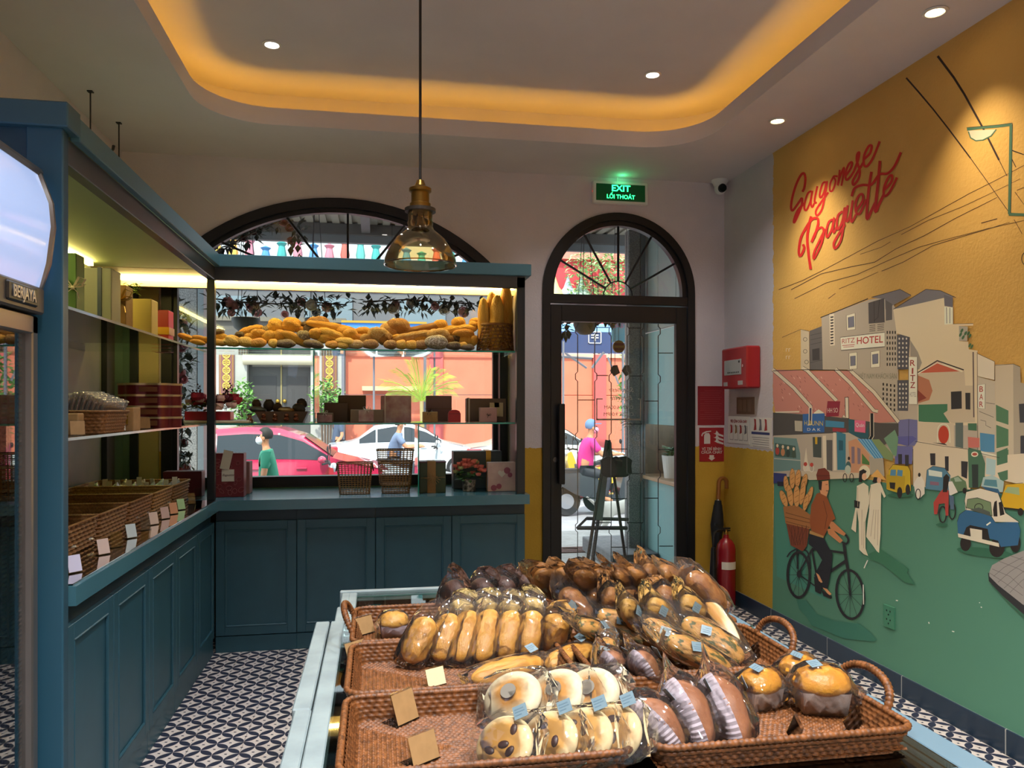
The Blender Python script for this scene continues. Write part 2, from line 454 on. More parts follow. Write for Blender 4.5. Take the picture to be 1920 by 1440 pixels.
# --- skirting tiles on the right wall and by the door
bb = struct(MB().box(XR - .0125, XR, YF, YB, 0, .11).build('baseboard_right', mat('skirting_grout', 'a8a8a4', 0.8)))
yy = YB
for k in range(9):
    y1 = 5.54 - .664 * k if k else YB; y0 = 5.54 - .664 * (k + 1)
    MB().box(XR - .014, XR - .004, y0 + .003, y1 - .003, .001, .112, .002).build('skirting_tile', NAVY, bb)
bb2 = struct(MB().box(DX1 + .03, XR - .014, YB - .006, YB, 0, .11).build('baseboard_back', mat('skirting_grout', 'a8a8a4', 0.8)))
MB().box(DX1 + .032, XR - .016, YB - .014, YB - .004, .001, .112, .002).build('skirting_tile', NAVY, bb2)

# --- arched window
def arch_band(mb, f, x0, x1, ins0, ins1, y0, y1, zb, n=40, rad=0, cx=0, base=0):
    """closed frame band following arch f between two insets, with jambs down to zb"""
    def pts(ins):
        a, b = x0 + ins, x1 - ins
        p = [(a, zb)] + [(cx - (b - a) / 2 * math.cos(PI * i / n), f(cx - (b - a) / 2 * math.cos(PI * i / n), ins)) for i in range(n + 1)] + [(b, zb)]
        return p
    A, B = pts(ins0), pts(ins1); m_ = len(A)
    vs_ = [(x, y0, z) for x, z in A] + [(x, y0, z) for x, z in B] + [(x, y1, z) for x, z in A] + [(x, y1, z) for x, z in B]
    fs = []
    for i in range(m_ - 1):
        fs += [(i, i + 1, m_ + i + 1, m_ + i), (2 * m_ + i, 3 * m_ + i, 3 * m_ + i + 1, 2 * m_ + i + 1),
               (m_ + i, m_ + i + 1, 3 * m_ + i + 1, 3 * m_ + i), (i, 2 * m_ + i, 2 * m_ + i + 1, i + 1)]
    mb.add(vs_, fs)
win = thing('window_1', 'wide arched shop window with black steel frame and radiating bars', 'window', (WCX, YB + .06, WZ0)); struct(win)
o = -Vector(win.location); T = Matrix.Translation(o)
mb = MB(); arch_band(mb, warch, WX0, WX1, -.012, .055, YB - .015, YB + .09, WZ0, cx=WCX)
mb.box(WX0, WX1, YB - .01, YB + .09, WZ0, WZ0 + .075)
mb.xf(T).build('frame', BLACK, win, 0.5)
mb = MB(); arch_band(mb, warch, WX0, WX1, .055, .085, YB + .02, YB + .07, WZ0 + .075, cx=WCX); mb.xf(T).build('sash', BLACK, win, 0.5)
TRZ = 2.36
MB().box(WX0 + .05, WX1 - .05, YB + .01, YB + .08, TRZ - .035, TRZ + .025, .004).xf(T).build('transom_bar', BLACK, win)
for ang in (22, 52, 90, 128, 158):
    a = math.radians(ang); h = Vector((WCX + .05, YB + .045, TRZ - .06)); d = Vector((math.cos(a), 0, math.sin(a)))
    t = .2
    while t < 2:
        q = h + d * t
        if q.z > warch(min(max(q.x, WX0 + .09), WX1 - .09), .08) or not (WX0 + .09 < q.x < WX1 - .09): break
        t += .01
    st = h + d * .08
    mb = MB(); mb.tube([st, h + d * t], .0085, 6); mb.xf(T).build('glazing_bar', BLACK, win)
def pane_poly(f, x0, x1, z0, ins, cx, y, n=30):
    p = [(x0, z0)]
    for i in range(n + 1):
        x = cx - (x1 - x0) / 2 * math.cos(PI * i / n); p.append((x, f(x, ins)))
    p.append((x1, z0)); return MB().prism(p, 'y', y, y + .006)
pane_poly(warch, WX0 + .07, WX1 - .07, TRZ, .07, WCX, YB + .045).xf(T).build('arch_pane', PANE, win, 0)
MB().box(WX0 + .07, WX1 - .07, YB + .045, YB + .051, WZ0 + .07, TRZ - .02).xf(T).build('pane', PANE, win, 0)
MB().box(WX0 - .0, WX0 + .03, YB - .014, YB - .004, WZ0, TRZ).xf(T).build('jamb_trim', CHROME, win)

# --- arched door
dr = thing('door_1', 'tall black steel glazed door under a sunburst arched fanlight', 'door', (DCX, YB + .06, 0)); struct(dr)
T = Matrix.Translation(-Vector(dr.location))
mb = MB(); arch_band(mb, darch, DX0, DX1, -.012, .045, YB - .02, YB + .10, 0, cx=DCX); mb.xf(T).build('frame', BLACK, dr, 0.5)
mb = MB(); arch_band(mb, darch, DX0, DX1, .045, .08, YB + .01, YB + .07, 2.30, cx=DCX); mb.xf(T).build('fanlight_rim', BLACK, dr, 0.5)
MB().box(DX0 + .03, DX1 - .03, YB - .012, YB + .09, 2.275, 2.345, .004).xf(T).build('transom_bar', BLACK, dr)
hub = Vector((DCX + .0, YB + .04, 2.345)); RH = .115
for ang in (30, 60, 90, 120, 150):
    a = math.radians(ang); d = Vector((math.cos(a), 0, math.sin(a)))
    q = DR - .075; t = .1
    while (hub + d * t).z < darch((hub + d * t).x, .075) and t < 1: t += .005
    mb = MB(); mb.tube([hub + d * RH, hub + d * t], .0085, 6); mb.xf(T).build('glazing_bar', BLACK, dr)
mb = MB(); mb.tube([hub + Vector((RH * math.cos(PI * i / 16), 0, RH * math.sin(PI * i / 16))) for i in range(17)], .005, 6); mb.xf(T).build('glazing_hub', BLACK, dr)
pane_poly(darch, DX0 + .06, DX1 - .06, 2.33, .06, DCX, YB + .04).xf(T).build('fanlight_pane', PANE, dr, 0)
# leaf
LX0, LX1, LZ0, LZ1 = DX0 + .05, DX1 - .05, .015, 2.265
GX0, GX1, GZ0, GZ1 = DX0 + .135, DX1 - .135, .19, 2.14
lf = MB(); y0, y1 = YB - .005, YB + .045
lf.box(LX0, GX0, y0, y1, LZ0, LZ1, .003).box(GX1, LX1, y0, y1, LZ0, LZ1, .003).box(GX0, GX1, y0, y1, LZ0, GZ0, .003).box(GX0, GX1, y0, y1, GZ1, LZ1, .003)
leaf = lf.xf(T).build('leaf', BLACK, dr)
MB().box(GX0 - .004, GX1 + .004, YB + .02, YB + .028, GZ0, GZ1).xf(T).build('glass', PANE, leaf, 0)
mb = MB(); hx = GX0 - .02
mb.box(hx - .018, hx + .030, YB - .075, YB - .05, .92, 1.52, .006).box(hx - .005, hx + .015, YB - .05, YB, 1.42, 1.45).box(hx - .005, hx + .015, YB - .05, YB, .99, 1.02)
mb.xf(T).build('pull_handle', BLACK, leaf)
MB().lathe([(.0, 0), (.019, 0), (.019, .01), (0, .012)], 20, (LX0 + .035, YB - .016, 1.10), 'y').xf(T).build('lock', mat('lock_steel', '55565c', .3, metal=1), leaf)
# writing stuck to the outside of the glass, read mirrored from inside
LET = mat('door_lettering', 'e8d8cc', 0.6)
def mirror_text(body, px, py, hpx, m, parent, base, bold=0.0, shear=0.0):
    c = ony(px, py, YB + .031); h = hpx * c.y / .96 / F
    me = text_mesh(body, h * 1.35, m, .0004, bold, shear=shear)
    return link('lettering', me, parent, c - base, (PI / 2, 0, PI))
db = Vector(dr.location)
mirror_text('OPEN 6:00AM', 1160, 764, 7, LET, leaf, db); mirror_text('CLOSE 9:00PM', 1160, 777, 7, LET, leaf, db)
mirror_text('Saigonese', 1166, 731, 9, LET, leaf, db, shear=.4); mirror_text('Baguette', 1166, 746, 9, LET, leaf, db, shear=.4)
fr = MB()
def fbar(x0, y0_, x1, y1_):
    a = ony(x0, y0_, YB + .031); b = ony(x1, y1_, YB + .031); fr.box(a.x, b.x, YB + .0305, YB + .0315, a.z, b.z)
fbar(1196, 747, 1202, 749); fbar(1200, 747, 1202, 789); fbar(1118, 785, 1202, 788); fbar(1118, 747, 1130, 749); fbar(1118, 747, 1120, 788)
for r in (7, 12, 17):
    c = ony(1175, 806, YB + .031); k = c.y / F
    fr.tube([(c.x + r * k * math.cos(a), c.y, c.z + r * k * math.sin(a)) for a in [PI * (.25 + .5 * i / 8) for i in range(9)]], .0028, 4)
fr.xf(T).build('lettering_frame', LET, leaf)

# --- outside ground
PAVE = mat('pavement', 'b0aca8', 0.8, var=(6, '98948f', 0.8), bump=(30, .2))
ROAD = mat('asphalt', '9c9aa0', 0.8, var=(3, '8a888e', 0.7))
struct(MB().box(-14, 16, YB + .12, 9.6, -.4, -.1).build('pavement', PAVE))
struct(MB().box(-45, 50, 9.6, 40, -.6, -.35).build('road', ROAD))
MB_ = MB()
dg_ = thing('drain_grate', 'slotted drain grating set in the pavement outside the door', 'grate', (1.9, 8.3, -.1))
for k in range(6): MB().box(-.9, .9, -.16 + .055 * k, -.135 + .055 * k, 0, .012).build('slat', mat('rusty_iron', '6a4a44', .7), dg_)
# ================================================================ fitted furniture
FX, FY, CT = -0.96, 4.90, 0.93
BXR = 0.955
SH1, SH2, CAN, SHW = 1.395, 1.835, 2.42, 1.862

def door_panel(parent, wdt, z0, z1, m):
    """shaker door lying in the local xz plane, face towards -y, centred on x"""
    t, r = .022, .052
    d = MB(); x = wdt / 2 - .0025
    d.box(-x, -x + r, -t, 0, z0, z1, .0015).box(x - r, x, -t, 0, z0, z1, .0015)
    d.box(-x + r, x - r, -t, 0, z0, z0 + r, .0015).box(-x + r, x - r, -t, 0, z1 - r, z1, .0015)
    o = d.build('door', m, parent)
    MB().box(-x + r - .004, x - r + .004, -t + .009, -.004, z0 + r - .004, z1 - r + .004).build('panel', m, o)
    a, b, c, e = -x + r, x - r, z0 + r, z1 - r
    mo = MB(); k = .009
    mo.box(a, a + k, -t - .002, -t + .010, c, e, .003).box(b - k, b, -t - .002, -t + .010, c, e, .003)
    mo.box(a, b, -t - .002, -t + .010, c, c + k, .003).box(a, b, -t - .002, -t + .010, e - k, e, .003)
    mo.build('moulding', m, o)
    return o
def cabinet(cx, cy, rz, wdt, depth, label):
    c = thing('base_cabinet', label, 'cabinet', (cx, cy, 0), rz, 'teal base cabinets')
    MB().box(-wdt / 2 + .0005, wdt / 2 - .0005, 0, depth, .0, .868).build('carcass', TEALD, c)
    door_panel(c, wdt, .105, .80, TEAL)
    MB().box(-wdt / 2, wdt / 2, -.014, .01, 0, .098, .002).build('plinth', TEAL, c)
    return c
ys = [2.635, 3.07, 3.525, 3.98, 4.43, 4.876]
names = ['nearest the fridge', 'second from the fridge', 'in the middle of the left run', 'second from the inner corner', 'next to the inner corner']
for k in range(5):
    cabinet(FX - .022, (ys[k] + ys[k + 1]) / 2, PI / 2, ys[k + 1] - ys[k], .72, 'teal panelled base cabinet under the left counter, ' + names[k])
xsb = [-.96, -.482, -.003, .477, .955]
names = ['next to the inner corner', 'second from the inner corner', 'third from the inner corner', 'nearest the glazed door']
for k in range(4):
    cabinet((xsb[k] + xsb[k + 1]) / 2, FY + .022, 0, xsb[k + 1] - xsb[k], .69, 'teal panelled base cabinet under the window counter, ' + names[k])
# worktop, one L-shaped piece
wt = MB(); L_ = [(XL + .005, 2.635), (FX + .025, 2.635), (FX + .025, FY - .025), (BXR + .025, FY - .025), (BXR + .025, YB - .02), (XL + .005, YB - .02)]
wt.prism(L_, 'z', .868, CT)
tag(wt.build('worktop', mat('teal_worktop', '467482', 0.22, spec=0.6, var=(5, '406c7a', .5)), smooth=0), 'glossy teal L-shaped worktop running under the shelves and window', 'worktop')
gsh = MB().box(XL + .03, FX + .012, 2.645, FY - .03, CT, CT + .006, .001)
tag(gsh.build('counter_glass', clear('counter_glass', '9ab0ac', 2.2, 0.04), smooth=0), 'clear glass sheet laid on the left worktop under the wicker baskets', 'glass')

# --- shelving surround with lit canopy
sf = thing('shelf_surround', 'teal L-shaped shelving surround with lit canopy over the counters', 'shelving', (XL, YB, 0))
T = Matrix.Translation((-XL, -YB, 0))
def part(mb, name, m, smooth=0.6, parent=sf): return mb.xf(T).build(name, m, parent, smooth)
part(MB().box(XL + .004, FX + .005, 2.585, 2.63, 0, CAN - .06, .003), 'side_panel', BLUEP)
part(MB().box(FX - .095, FX + .008, 2.575, 2.59, 0, CAN - .06, .003), 'front_stile', mat('blue_stile', '2c586c', .45))
part(MB().box(XL + .004, FX + .03, 2.555, 2.66, CAN - .062, CAN + .015, .004), 'crown', mat('blue_crown', '385c68', .45))
# canopy: fascias, inner rail, soffit
FASC = mat('fascia_grey_teal', '47707c', .45)
part(MB().box(FX - .0, FX + .03, 2.655, FY - .0, CAN - .075, CAN, .003), 'fascia', FASC)
part(MB().box(FX, BXR + .035, FY - .03, FY, CAN - .075, CAN, .003), 'fascia', FASC)
part(MB().box(BXR + .005, BXR + .035, FY, YB - .02, CAN - .075, CAN, .003), 'fascia', FASC)
RAIL = mat('rail_grey', '4a4e52', .35, spec=.5)
part(MB().box(FX - .05, FX - .004, 2.64, FY + .05, CAN - .15, CAN - .07, .003), 'front_rail', RAIL)
part(MB().box(FX - .04, BXR, FY + .005, FY + .05, CAN - .15, CAN - .07, .003), 'front_rail', RAIL)
SOFF = mat('soffit_sage', '98a67c', .6)
SOFW = mat('soffit_cream', 'b8ac88', .6)
part(MB().box(XL + .01, FX - .03, 2.64, FY, CAN - .09, CAN - .02), 'soffit', SOFF)
part(MB().box(XL + .01, BXR + .005, FY + .02, YB - .03, CAN - .09, CAN - .02), 'soffit', SOFW)
# inner ledge in front of the LED tubes
part(MB().box(FX - .74, FX - .70, 2.64, FY, CAN - .17, CAN - .09), 'light_pelmet', SOFF)
part(MB().box(-1.62, BXR, FY + .36, FY + .39, CAN - .15, CAN - .09), 'light_pelmet', SOFW)
LED = mat('shelf_led', 'fff0c0', .5, emit=('ffe08a', 22.0))
part(MB().box(FX - .66, FX - .635, 2.66, FY - .15, CAN - .115, CAN - .095), 'led_tube', LED)
part(MB().box(-1.60, BXR - .02, FY + .30, FY + .325, CAN - .118, CAN - .096), 'led_tube', LED)
POST = mat('post_black', '1c2226', .35)
part(MB().box(FX - .05, FX - .005, FY + .005, FY + .05, CT + .001, CAN - .08, .003), 'post', POST)
part(MB().box(BXR - .055, BXR, FY + .005, FY + .06, CT + .001, CAN - .08, .003), 'post', POST)
part(MB().box(BXR - .012, BXR, FY + .06, YB - .03, CT + .001, CAN - .08), 'end_panel', mat('end_panel_grey', '7c7468', .5))
part(MB().box(BXR - .07, BXR - .012, YB - .12, YB - .03, CT + .001, CAN - .09, .003), 'post', POST)
# back panels on the left wall and the pier
GW = mat('grey_wood_panel', '7d8078', .45, var=(3, '5e6e66', .8)); GP = mat('green_panel', '4e6a5c', .4); YP = mat('lit_wall_panel', '9a9064', .6)
part(MB().box(XL + .002, XL + .02, 2.64, 5.17, CT + .001, CAN - .09), 'back_panel', GW)
part(MB().box(XL + .002, XL + .05, 5.18, 5.33, CT + .001, CAN - .09, .003), 'post', POST)
part(MB().box(XL + .002, XL + .02, 5.34, YB - .03, CT + .001, CAN - .09), 'back_panel', GP)
part(MB().box(XL + .02, -1.645, YB - .03, YB - .006, CT + .001, CAN - .09), 'back_panel', GP)
part(MB().box(-1.645, -1.592, YB - .045, YB - .006, CT + .001, CAN - .09, .003), 'post', POST)
part(MB().box(-1.59, -1.466, YB - .03, YB - .006, CT + .001, CAN - .09), 'back_panel', YP)  # stands for the lit pier wall, its light put into the colour
# glass shelves
def glass_shelf(label, x0, x1, y0, y1, z, edge):
    g = thing('glass_shelf', label, 'shelf', ((x0 + x1) / 2, (y0 + y1) / 2, z - .01), 0, 'glass shelves')
    M = Matrix.Translation((-(x0 + x1) / 2, -(y0 + y1) / 2, -z + .01))
    MB().box(x0, x1, y0, y1, z - .01, z).xf(M).build('sheet', GLASS, g, 0)
    if edge == 'y': MB().box(x0, x1, y0 - .0015, y0, z - .01, z).xf(M).build('polished_edge', GLASSEDGE, g, 0)
    else: MB().box(x1, x1 + .0015, y0, y1, z - .01, z).xf(M).build('polished_edge', mat('glass_edge_pale', '9aa8a8', .12, spec=.9), g, 0)
glass_shelf('lower glass shelf of the left bay holding tins and a cookie basket', XL + .02, FX - .052, 2.64, FY + .0, SH1, 'x')
glass_shelf('upper glass shelf of the left bay holding gift boxes', XL + .02, FX - .052, 2.64, FY + .0, SH2, 'x')
glass_shelf('lower glass shelf across the window holding small gift boxes', -1.40, BXR - .058, FY + .052, YB - .16, SH1, 'y')
glass_shelf('upper glass shelf across the window piled with bread', -1.40, BXR - .058, FY + .052, YB - .12, SHW, 'y')
for lab, px, z0, z1 in (('upright glass divider between the two window shelves', 588, SH1, SHW - .01), ('upright glass divider standing on the window counter', 785, CT, SH1 - .01)):
    x = ony(px, 700, FY + .06).x
    g = thing('glass_divider', lab, 'glass', (x, FY + .3, z0 + .0005))
    MB().box(-.004, .004, -.22, .22, 0, z1 - z0 - .001).build('sheet', GLASS, g, 0)
    MB().box(-.004, .004, -.2215, -.22, 0, z1 - z0 - .001).build('polished_edge', GLASSEDGE, g, 0)

# --- thin wires above the canopy
IRON = mat('dark_wire', '2c2624', .6)
for lab, (a, b) in (('thin hanger rod above the canopy, nearest the camera', ((169, 250), (170, 165))), ('thin hanger rod above the canopy, nearest the back wall', ((222, 300), (224, 219)))):
    p = onx(a[0], a[1], -1.55); q = onx(b[0], b[1], -1.55)
    z1 = min(CZ, q.z); t = thing('hanger_rod', lab, 'rod', (p.x, (p.y + q.y) / 2, CAN), group='canopy hanger rods')
    MB().cyl((0, 0, 0), (0, 0, CZ - CAN), .004, n=6).build('rod', IRON, t)
    MB().box(-.014, .014, -.014, .014, CZ - CAN - .006, CZ - CAN).build('ceiling_cleat', IRON, t)
c0 = onx(206, 280, -1.5)
t = thing('loose_cable', 'short black cable sticking up from the top of the canopy', 'cable', (c0.x, c0.y, CAN))
MB().tube([(0, 0, 0), (-.012, 0, .2), (-.01, 0, .38), (.01, 0, .52), (.016, 0, .56)], .0055, 6).build('cable', IRON, t)
MB().cyl((.016, 0, .55), (.02, 0, .575), .008, n=8).build('cable_tip', IRON, t)

# --- glass-front showcase fridge at the left edge
fr = thing('display_fridge', 'tall glass-door showcase fridge with curved glowing header', 'fridge', (-1.35, 1.95, 0))
def fp(mb, name, m, parent=fr, smooth=.6): return mb.xf(Matrix.Translation((1.35, -1.95, 0))).build(name, m, parent, smooth)
FY0, FY1 = 1.35, 2.53
SIL = mat('fridge_silver', '8f8a86', .3, metal=.8)
BLK = mat('fridge_black', '16181b', .4)
fb = MB(); fb.box(XL + .02, -1.06, FY1 - .03, FY1, 0, 1.84).box(XL + .02, -1.06, FY0, FY0 + .03, 0, 1.84).box(XL + .02, XL + .06, FY0, FY1, 0, 1.84).box(XL + .02, -1.06, FY0, FY1, 0, .12).box(XL + .02, -1.06, FY0, FY1, 1.78, 1.84)
fp(fb, 'cabinet_body', BLK)
prof = [(-1.30, 1.85), (-.995, 1.85), (-.975, 1.93), (-.962, 2.04), (-.968, 2.11), (-1.0, 2.20), (-1.02, 2.215), (-1.30, 2.30)]
fp(MB().prism([(x, z) for x, z in prof], 'y', FY0, FY1 - .012), 'header_lightbox', mat('fridge_header', 'b8c8e8', .12, spec=.7, emit=('9ab8f0', 0.42)), smooth=.5)
rim = MB(); rim.tube([(x, FY1 - .006, z) for x, z in prof], .011, 6, closed=True); rim.tube([(-1.0, FY0, 2.205), (-1.0, FY1, 2.205)], .012, 6)
fp(rim, 'header_rim', SIL)
fp(MB().box(-1.06, -.985, FY0, FY1, 1.775, 1.855, .006), 'name_rail', mat('fridge_rail', '5a5450', .4, metal=.5))
np_ = fp(MB().box(-.99, -.978, 2.28, 2.47, 1.79, 1.845, .008), 'name_plate', BLK)
me = text_mesh('BERJAYA', .046, mat('plate_lettering', 'b0a8a0', .35, metal=.6), .0015, .0008)
link('lettering', me, np_, (-.976 + 1.35, 2.375 - 1.95, 1.817), (PI / 2, 0, PI / 2), (0.8, 1, 1))
fd = MB(); fd.box(-1.045, -1.0, FY1 - .045, FY1 - .008, .13, 1.77, .004).box(-1.045, -1.0, FY0, FY0 + .04, .13, 1.77, .004).box(-1.045, -1.0, FY0, FY1 - .008, 1.715, 1.77, .004).box(-1.045, -1.0, FY0, FY1 - .008, .13, .19, .004)
door = fp(fd, 'door_frame', SIL)
fp(MB().box(-1.03, -1.02, FY0 + .03, FY1 - .045, .18, 1.72), 'door_glass', clear('fridge_glass', 'c8d8d8', 2.6, .01), door, 0)
gk = MB()
for k in range(110): gk.box(-1.045, -1.03, FY1 - .075, FY1 - .045, .2 + k * .0138, .2 + k * .0138 + .008)
fp(gk, 'door_gasket', mat('gasket_grey', '8ea8ac', .5), door)
fp(MB().box(-1.05, -1.04, FY1 - .12, FY1 - .105, .2, 1.7), 'door_lamp', mat('fridge_lamp', 'e8fcff', .5, emit=('bff4ff', 2.2)), door)
for k, z in enumerate((.5, .82, 1.14, 1.46)):
    fp(MB().box(XL + .06, -1.08, FY0 + .03, FY1 - .03, z, z + .012), 'wire_shelf', mat('wire_white', 'a8b4b8', .4))

# --- ceiling lamps
DLW = mat('downlight_trim', 'd8d4ce', .4)
def downlight(x, y, z, energy, label, warm=False, cone=100, grp='ceiling downlights'):
    t = thing('downlight', label, 'downlight', (x, y, z), group=grp)
    MB().lathe([(.036, -.001), (.05, -.001), (.053, -.004), (.05, -.008), (.040, -.009), (.036, -.001)], 28).build('trim_ring', DLW, t)
    MB().lathe([(0, -.0035), (.0355, -.0035), (.0355, -.002), (0, -.002)], 24).build('lens', mat('lens_warm' if warm else 'lens_cool', 'fff6e0', .4, emit=('ffe2a8' if warm else 'fff6ec', 9.0)), t)
    l = bpy.data.lights.new('downlight_lamp', 'SPOT'); l.energy = energy; l.spot_size = math.radians(cone); l.spot_blend = 1.0 if warm else .7; l.shadow_soft_size = .04
    l.color = (1, .84, .60) if warm else (.93, .97, 1.0)
    lo = bpy.data.objects.new('lamp', l); col.objects.link(lo); lo.parent = t; lo.location = (0, 0, -.012)
    return t
downlight(-.574, 4.47, UZ, 48, 'recessed round downlight in the raised ceiling above the left counter', cone=120)
downlight(1.664, 4.47, UZ, 48, 'recessed round downlight in the raised ceiling near the door', cone=120)
downlight(2.40, 4.31, CZ, 60, 'recessed downlight by the mural, nearest the fire alarm corner', True, cone=84)
downlight(2.42, 3.0, CZ, 60, 'recessed downlight by the mural, nearest the camera', True, cone=84)
downlight(2.42, 1.7, CZ, 55, 'recessed downlight by the mural above the painted kerb', True, cone=84)
for x in (.1, 1.1):
    for y in (2.15, .4, -1.4):  # rearmost pair is unseen, added behind the camera to fill the room
        downlight(x, y, UZ, 95 if y > 2 else 210, 'recessed round downlight above the island, %s, %s' % ({2.15: 'over its rear trays', .4: 'near the camera', -1.4: 'unseen fill added behind the camera'}[y], 'aisle side' if x < .5 else 'mural side'), cone=96 if y > 2 else 128, grp='downlights over the island')

# --- glass pendant lamp
c = ony(788, 497, 3.0); 
pl = thing('pendant_lamp', 'amber glass bell pendant lamp hanging on a long black cord', 'lamp', (c.x, 3.0, c.z))
k = 66 * 3.05 / F
shade_out = [(1.0, 0), (1.0, .02), (.98, .16), (.93, .30), (.84, .48), (.68, .72), (.52, .86), (.38, .97), (.34, 1.08), (.36, 1.16), (.33, 1.24), (.34, 1.34), (.34, 1.50)]
sh = [(r * k, z * k) for r, z in shade_out]
mb = MB(); mb.lathe(sh + [(r - .0025, z) for r, z in sh[::-1]] , 40)
mb.f = [f for f in mb.f if len(f) == 4]; mb.m = [0] * len(mb.f)
mb.build('glass_shade', clear('amber_glass', 'faf0d8', .9, .03, bump=(9, .5)), pl, 0.8)
MB().tube([(k * .99 * math.cos(2 * PI * i / 40), k * .99 * math.sin(2 * PI * i / 40), .0) for i in range(40)], .0032, 6, closed=True).build('shade_lip', clear('amber_lip', 'd8b070', 3, .06), pl)
hold = MB(); hold.lathe([(0, 1.46 * k), (.43 * k, 1.47 * k), (.43 * k, 1.56 * k), (.2 * k, 1.60 * k), (0, 1.6 * k)], 24); hold.build('shade_cap', mat('cap_black', '2a2016', .5), pl)
hold = MB(); hold.lathe([(0, 1.58 * k), (.29 * k, 1.58 * k), (.29 * k, 1.7 * k), (.25 * k, 1.72 * k), (.25 * k, 2.0 * k), (.31 * k, 2.04 * k), (.31 * k, 2.12 * k), (.16 * k, 2.2 * k), (.1 * k, 2.35 * k), (0, 2.36 * k)], 24); hold.build('brass_socket', BRASS, pl)
MB().lathe([(0, .95 * k), (.13 * k, 1.0 * k), (.17 * k, 1.1 * k), (.11 * k, 1.3 * k), (.1 * k, 1.5 * k), (0, 1.5 * k)], 16).build('bulb', clear('bulb_glass', 'f0e2c0', 1.5, .03), pl)
MB().cyl((0, 0, 2.3 * k), (0, 0, UZ - c.z), .0055, n=8).build('cord', mat('cord_black', '18120e', .6), pl)
MB().lathe([(0, UZ - c.z - .03), (.05, UZ - c.z - .02), (.05, UZ - c.z - .0005), (0, UZ - c.z - .0005)], 20).build('ceiling_rose', mat('cap_black', '2a2016', .5), pl)
# ================================================================ goods on the counters and shelves
def bow_mb(s, m_=None):
    b = MB()
    for sg in (-1, 1):
        for k in range(2):
            a = .35 + .5 * k
            b.tube([(0, 0, 0), (sg * s * .5, -.01, s * a), (sg * s, -.012, s * a * .8), (sg * s * .7, -.008, s * a * .2), (0, 0, 0)], s * .10, 5, flat=.35)
        b.tube([(0, 0, 0), (sg * s * .4, -.01, -s * .4), (sg * s * .5, -.012, -s * .9)], s * .09, 5, flat=.3)
    b.ell((0, -.004, 0), s * .16, n=8, m=6)
    return b
def gift(label, px0, px1, pytop, Y, zb, depth, m, ribbon=None, bow=None, lid=None, rz=0.0, name='gift_box', cat='box', vert=None, decor=None, group=None, zt=None):
    a, b = ony(px0, 700, Y), ony(px1, 700, Y)
    w = b.x - a.x; h = (zt if zt else ony((px0 + px1) / 2, pytop, Y).z) - zb
    t = thing(name, label, cat, ((a.x + b.x) / 2, Y + depth / 2, zb), rz, group)
    MB().box(-w / 2, w / 2, -depth / 2, depth / 2, 0.0005, h, .003).build('box_body', m, t)
    if lid: MB().box(-w / 2 - .003, w / 2 + .003, -depth / 2 - .003, depth / 2 + .003, h * (1 - lid[0]), h + .003, .002).build('lid', lid[1], t)
    e = .004
    if ribbon:
        rw, rm, rx = ribbon
        MB().box(rx * w - rw / 2, rx * w + rw / 2, -depth / 2 - e, depth / 2 + e, .001, h + e).build('ribbon', rm, t)
    if vert:
        zz, rw, rm = vert
        MB().box(-w / 2 - e, w / 2 + e, -depth / 2 - e, depth / 2 + e, zz * h - rw / 2, zz * h + rw / 2).build('band', rm, t)
    if bow:
        bs, bm, bx, bz = bow
        bo = bow_mb(bs).build('bow', bm, t, loc=(bx * w, -depth / 2 - .007, bz * h))
    if decor:
        for (u0, u1, v0, v1, dm, nm) in decor:
            MB().box(u0 * w, u1 * w, -depth / 2 - e * 1.1, -depth / 2 + .001, v0 * h, v1 * h).build(nm, dm, t)
    return t
def rose(mb, c, r, seed=0):
    """layered cupped petals around a bud"""
    rnd = random.Random(seed); c = Vector(c)
    mb.ell(c, r * .42, r * .42, r * .5, 7, 5)
    for ring, n, top in ((.55, 3, .55), (.75, 4, .75), (1.0, 5, 1.0)):
        for k in range(n):
            a0 = 2 * PI * k / n + ring * 5 + rnd.uniform(-.2, .2); hw = 1.25 * PI / n
            def f(u, v):
                a = a0 + (u - .5) * 2 * hw; ph = 2.3 - v * (2.3 - top); rr = r * ring * (.86 + .22 * v * v - .10 * (2 * u - 1) ** 2 * v)
                return c + Vector((math.sin(ph) * math.cos(a), math.sin(ph) * math.sin(a), math.cos(ph) * .8 - .06 * (2 * u - 1) ** 2)) * rr
            mb.grid(f, 4, 3)
def leaf(mb, p, d, L, w_):
    p = Vector(p); d = Vector(d).normalized(); s = d.cross(Vector((0, 0, 1)))
    s = s.normalized() if s.length > .1 else Vector((1, 0, 0)); n = s.cross(d)
    mb.add([p, p + d * L * .4 + s * w_, p + d * L - n * L * .15, p + d * L * .4 - s * w_, p + d * L * .5 + n * L * .08], [(0, 1, 4), (1, 2, 4), (2, 3, 4), (3, 0, 4)])
def acrylic_tag(label, loc, rz, w=.05, h=.055, m=None, group='acrylic price tags', card=True, lean=.25):
    t = thing('price_tag', label, 'price tag', loc, rz, group)
    MB().add([(-w / 2, 0, 0), (w / 2, 0, 0), (w / 2, lean * h, h), (-w / 2, lean * h, h), (-w / 2, .0015, 0), (w / 2, .0015, 0), (w / 2, lean * h + .0015, h), (-w / 2, lean * h + .0015, h)],
             [(0, 1, 2, 3), (5, 4, 7, 6), (3, 2, 6, 7), (0, 4, 5, 1)]).build('acrylic_face', ACRYL, t, 0)
    MB().box(-w / 2, w / 2, 0, h * .7, .0003, .0018).build('acrylic_foot', ACRYL, t, 0)
    if card:
        o = .92
        MB().add([(-w / 2 * o, -.0006, .004), (w / 2 * o, -.0006, .004), (w / 2 * o, lean * h * .95 - .0006, h * .95), (-w / 2 * o, lean * h * .95 - .0006, h * .95)], [(0, 1, 2, 3)]).build('card', m or CARD, t, 0)
    return t

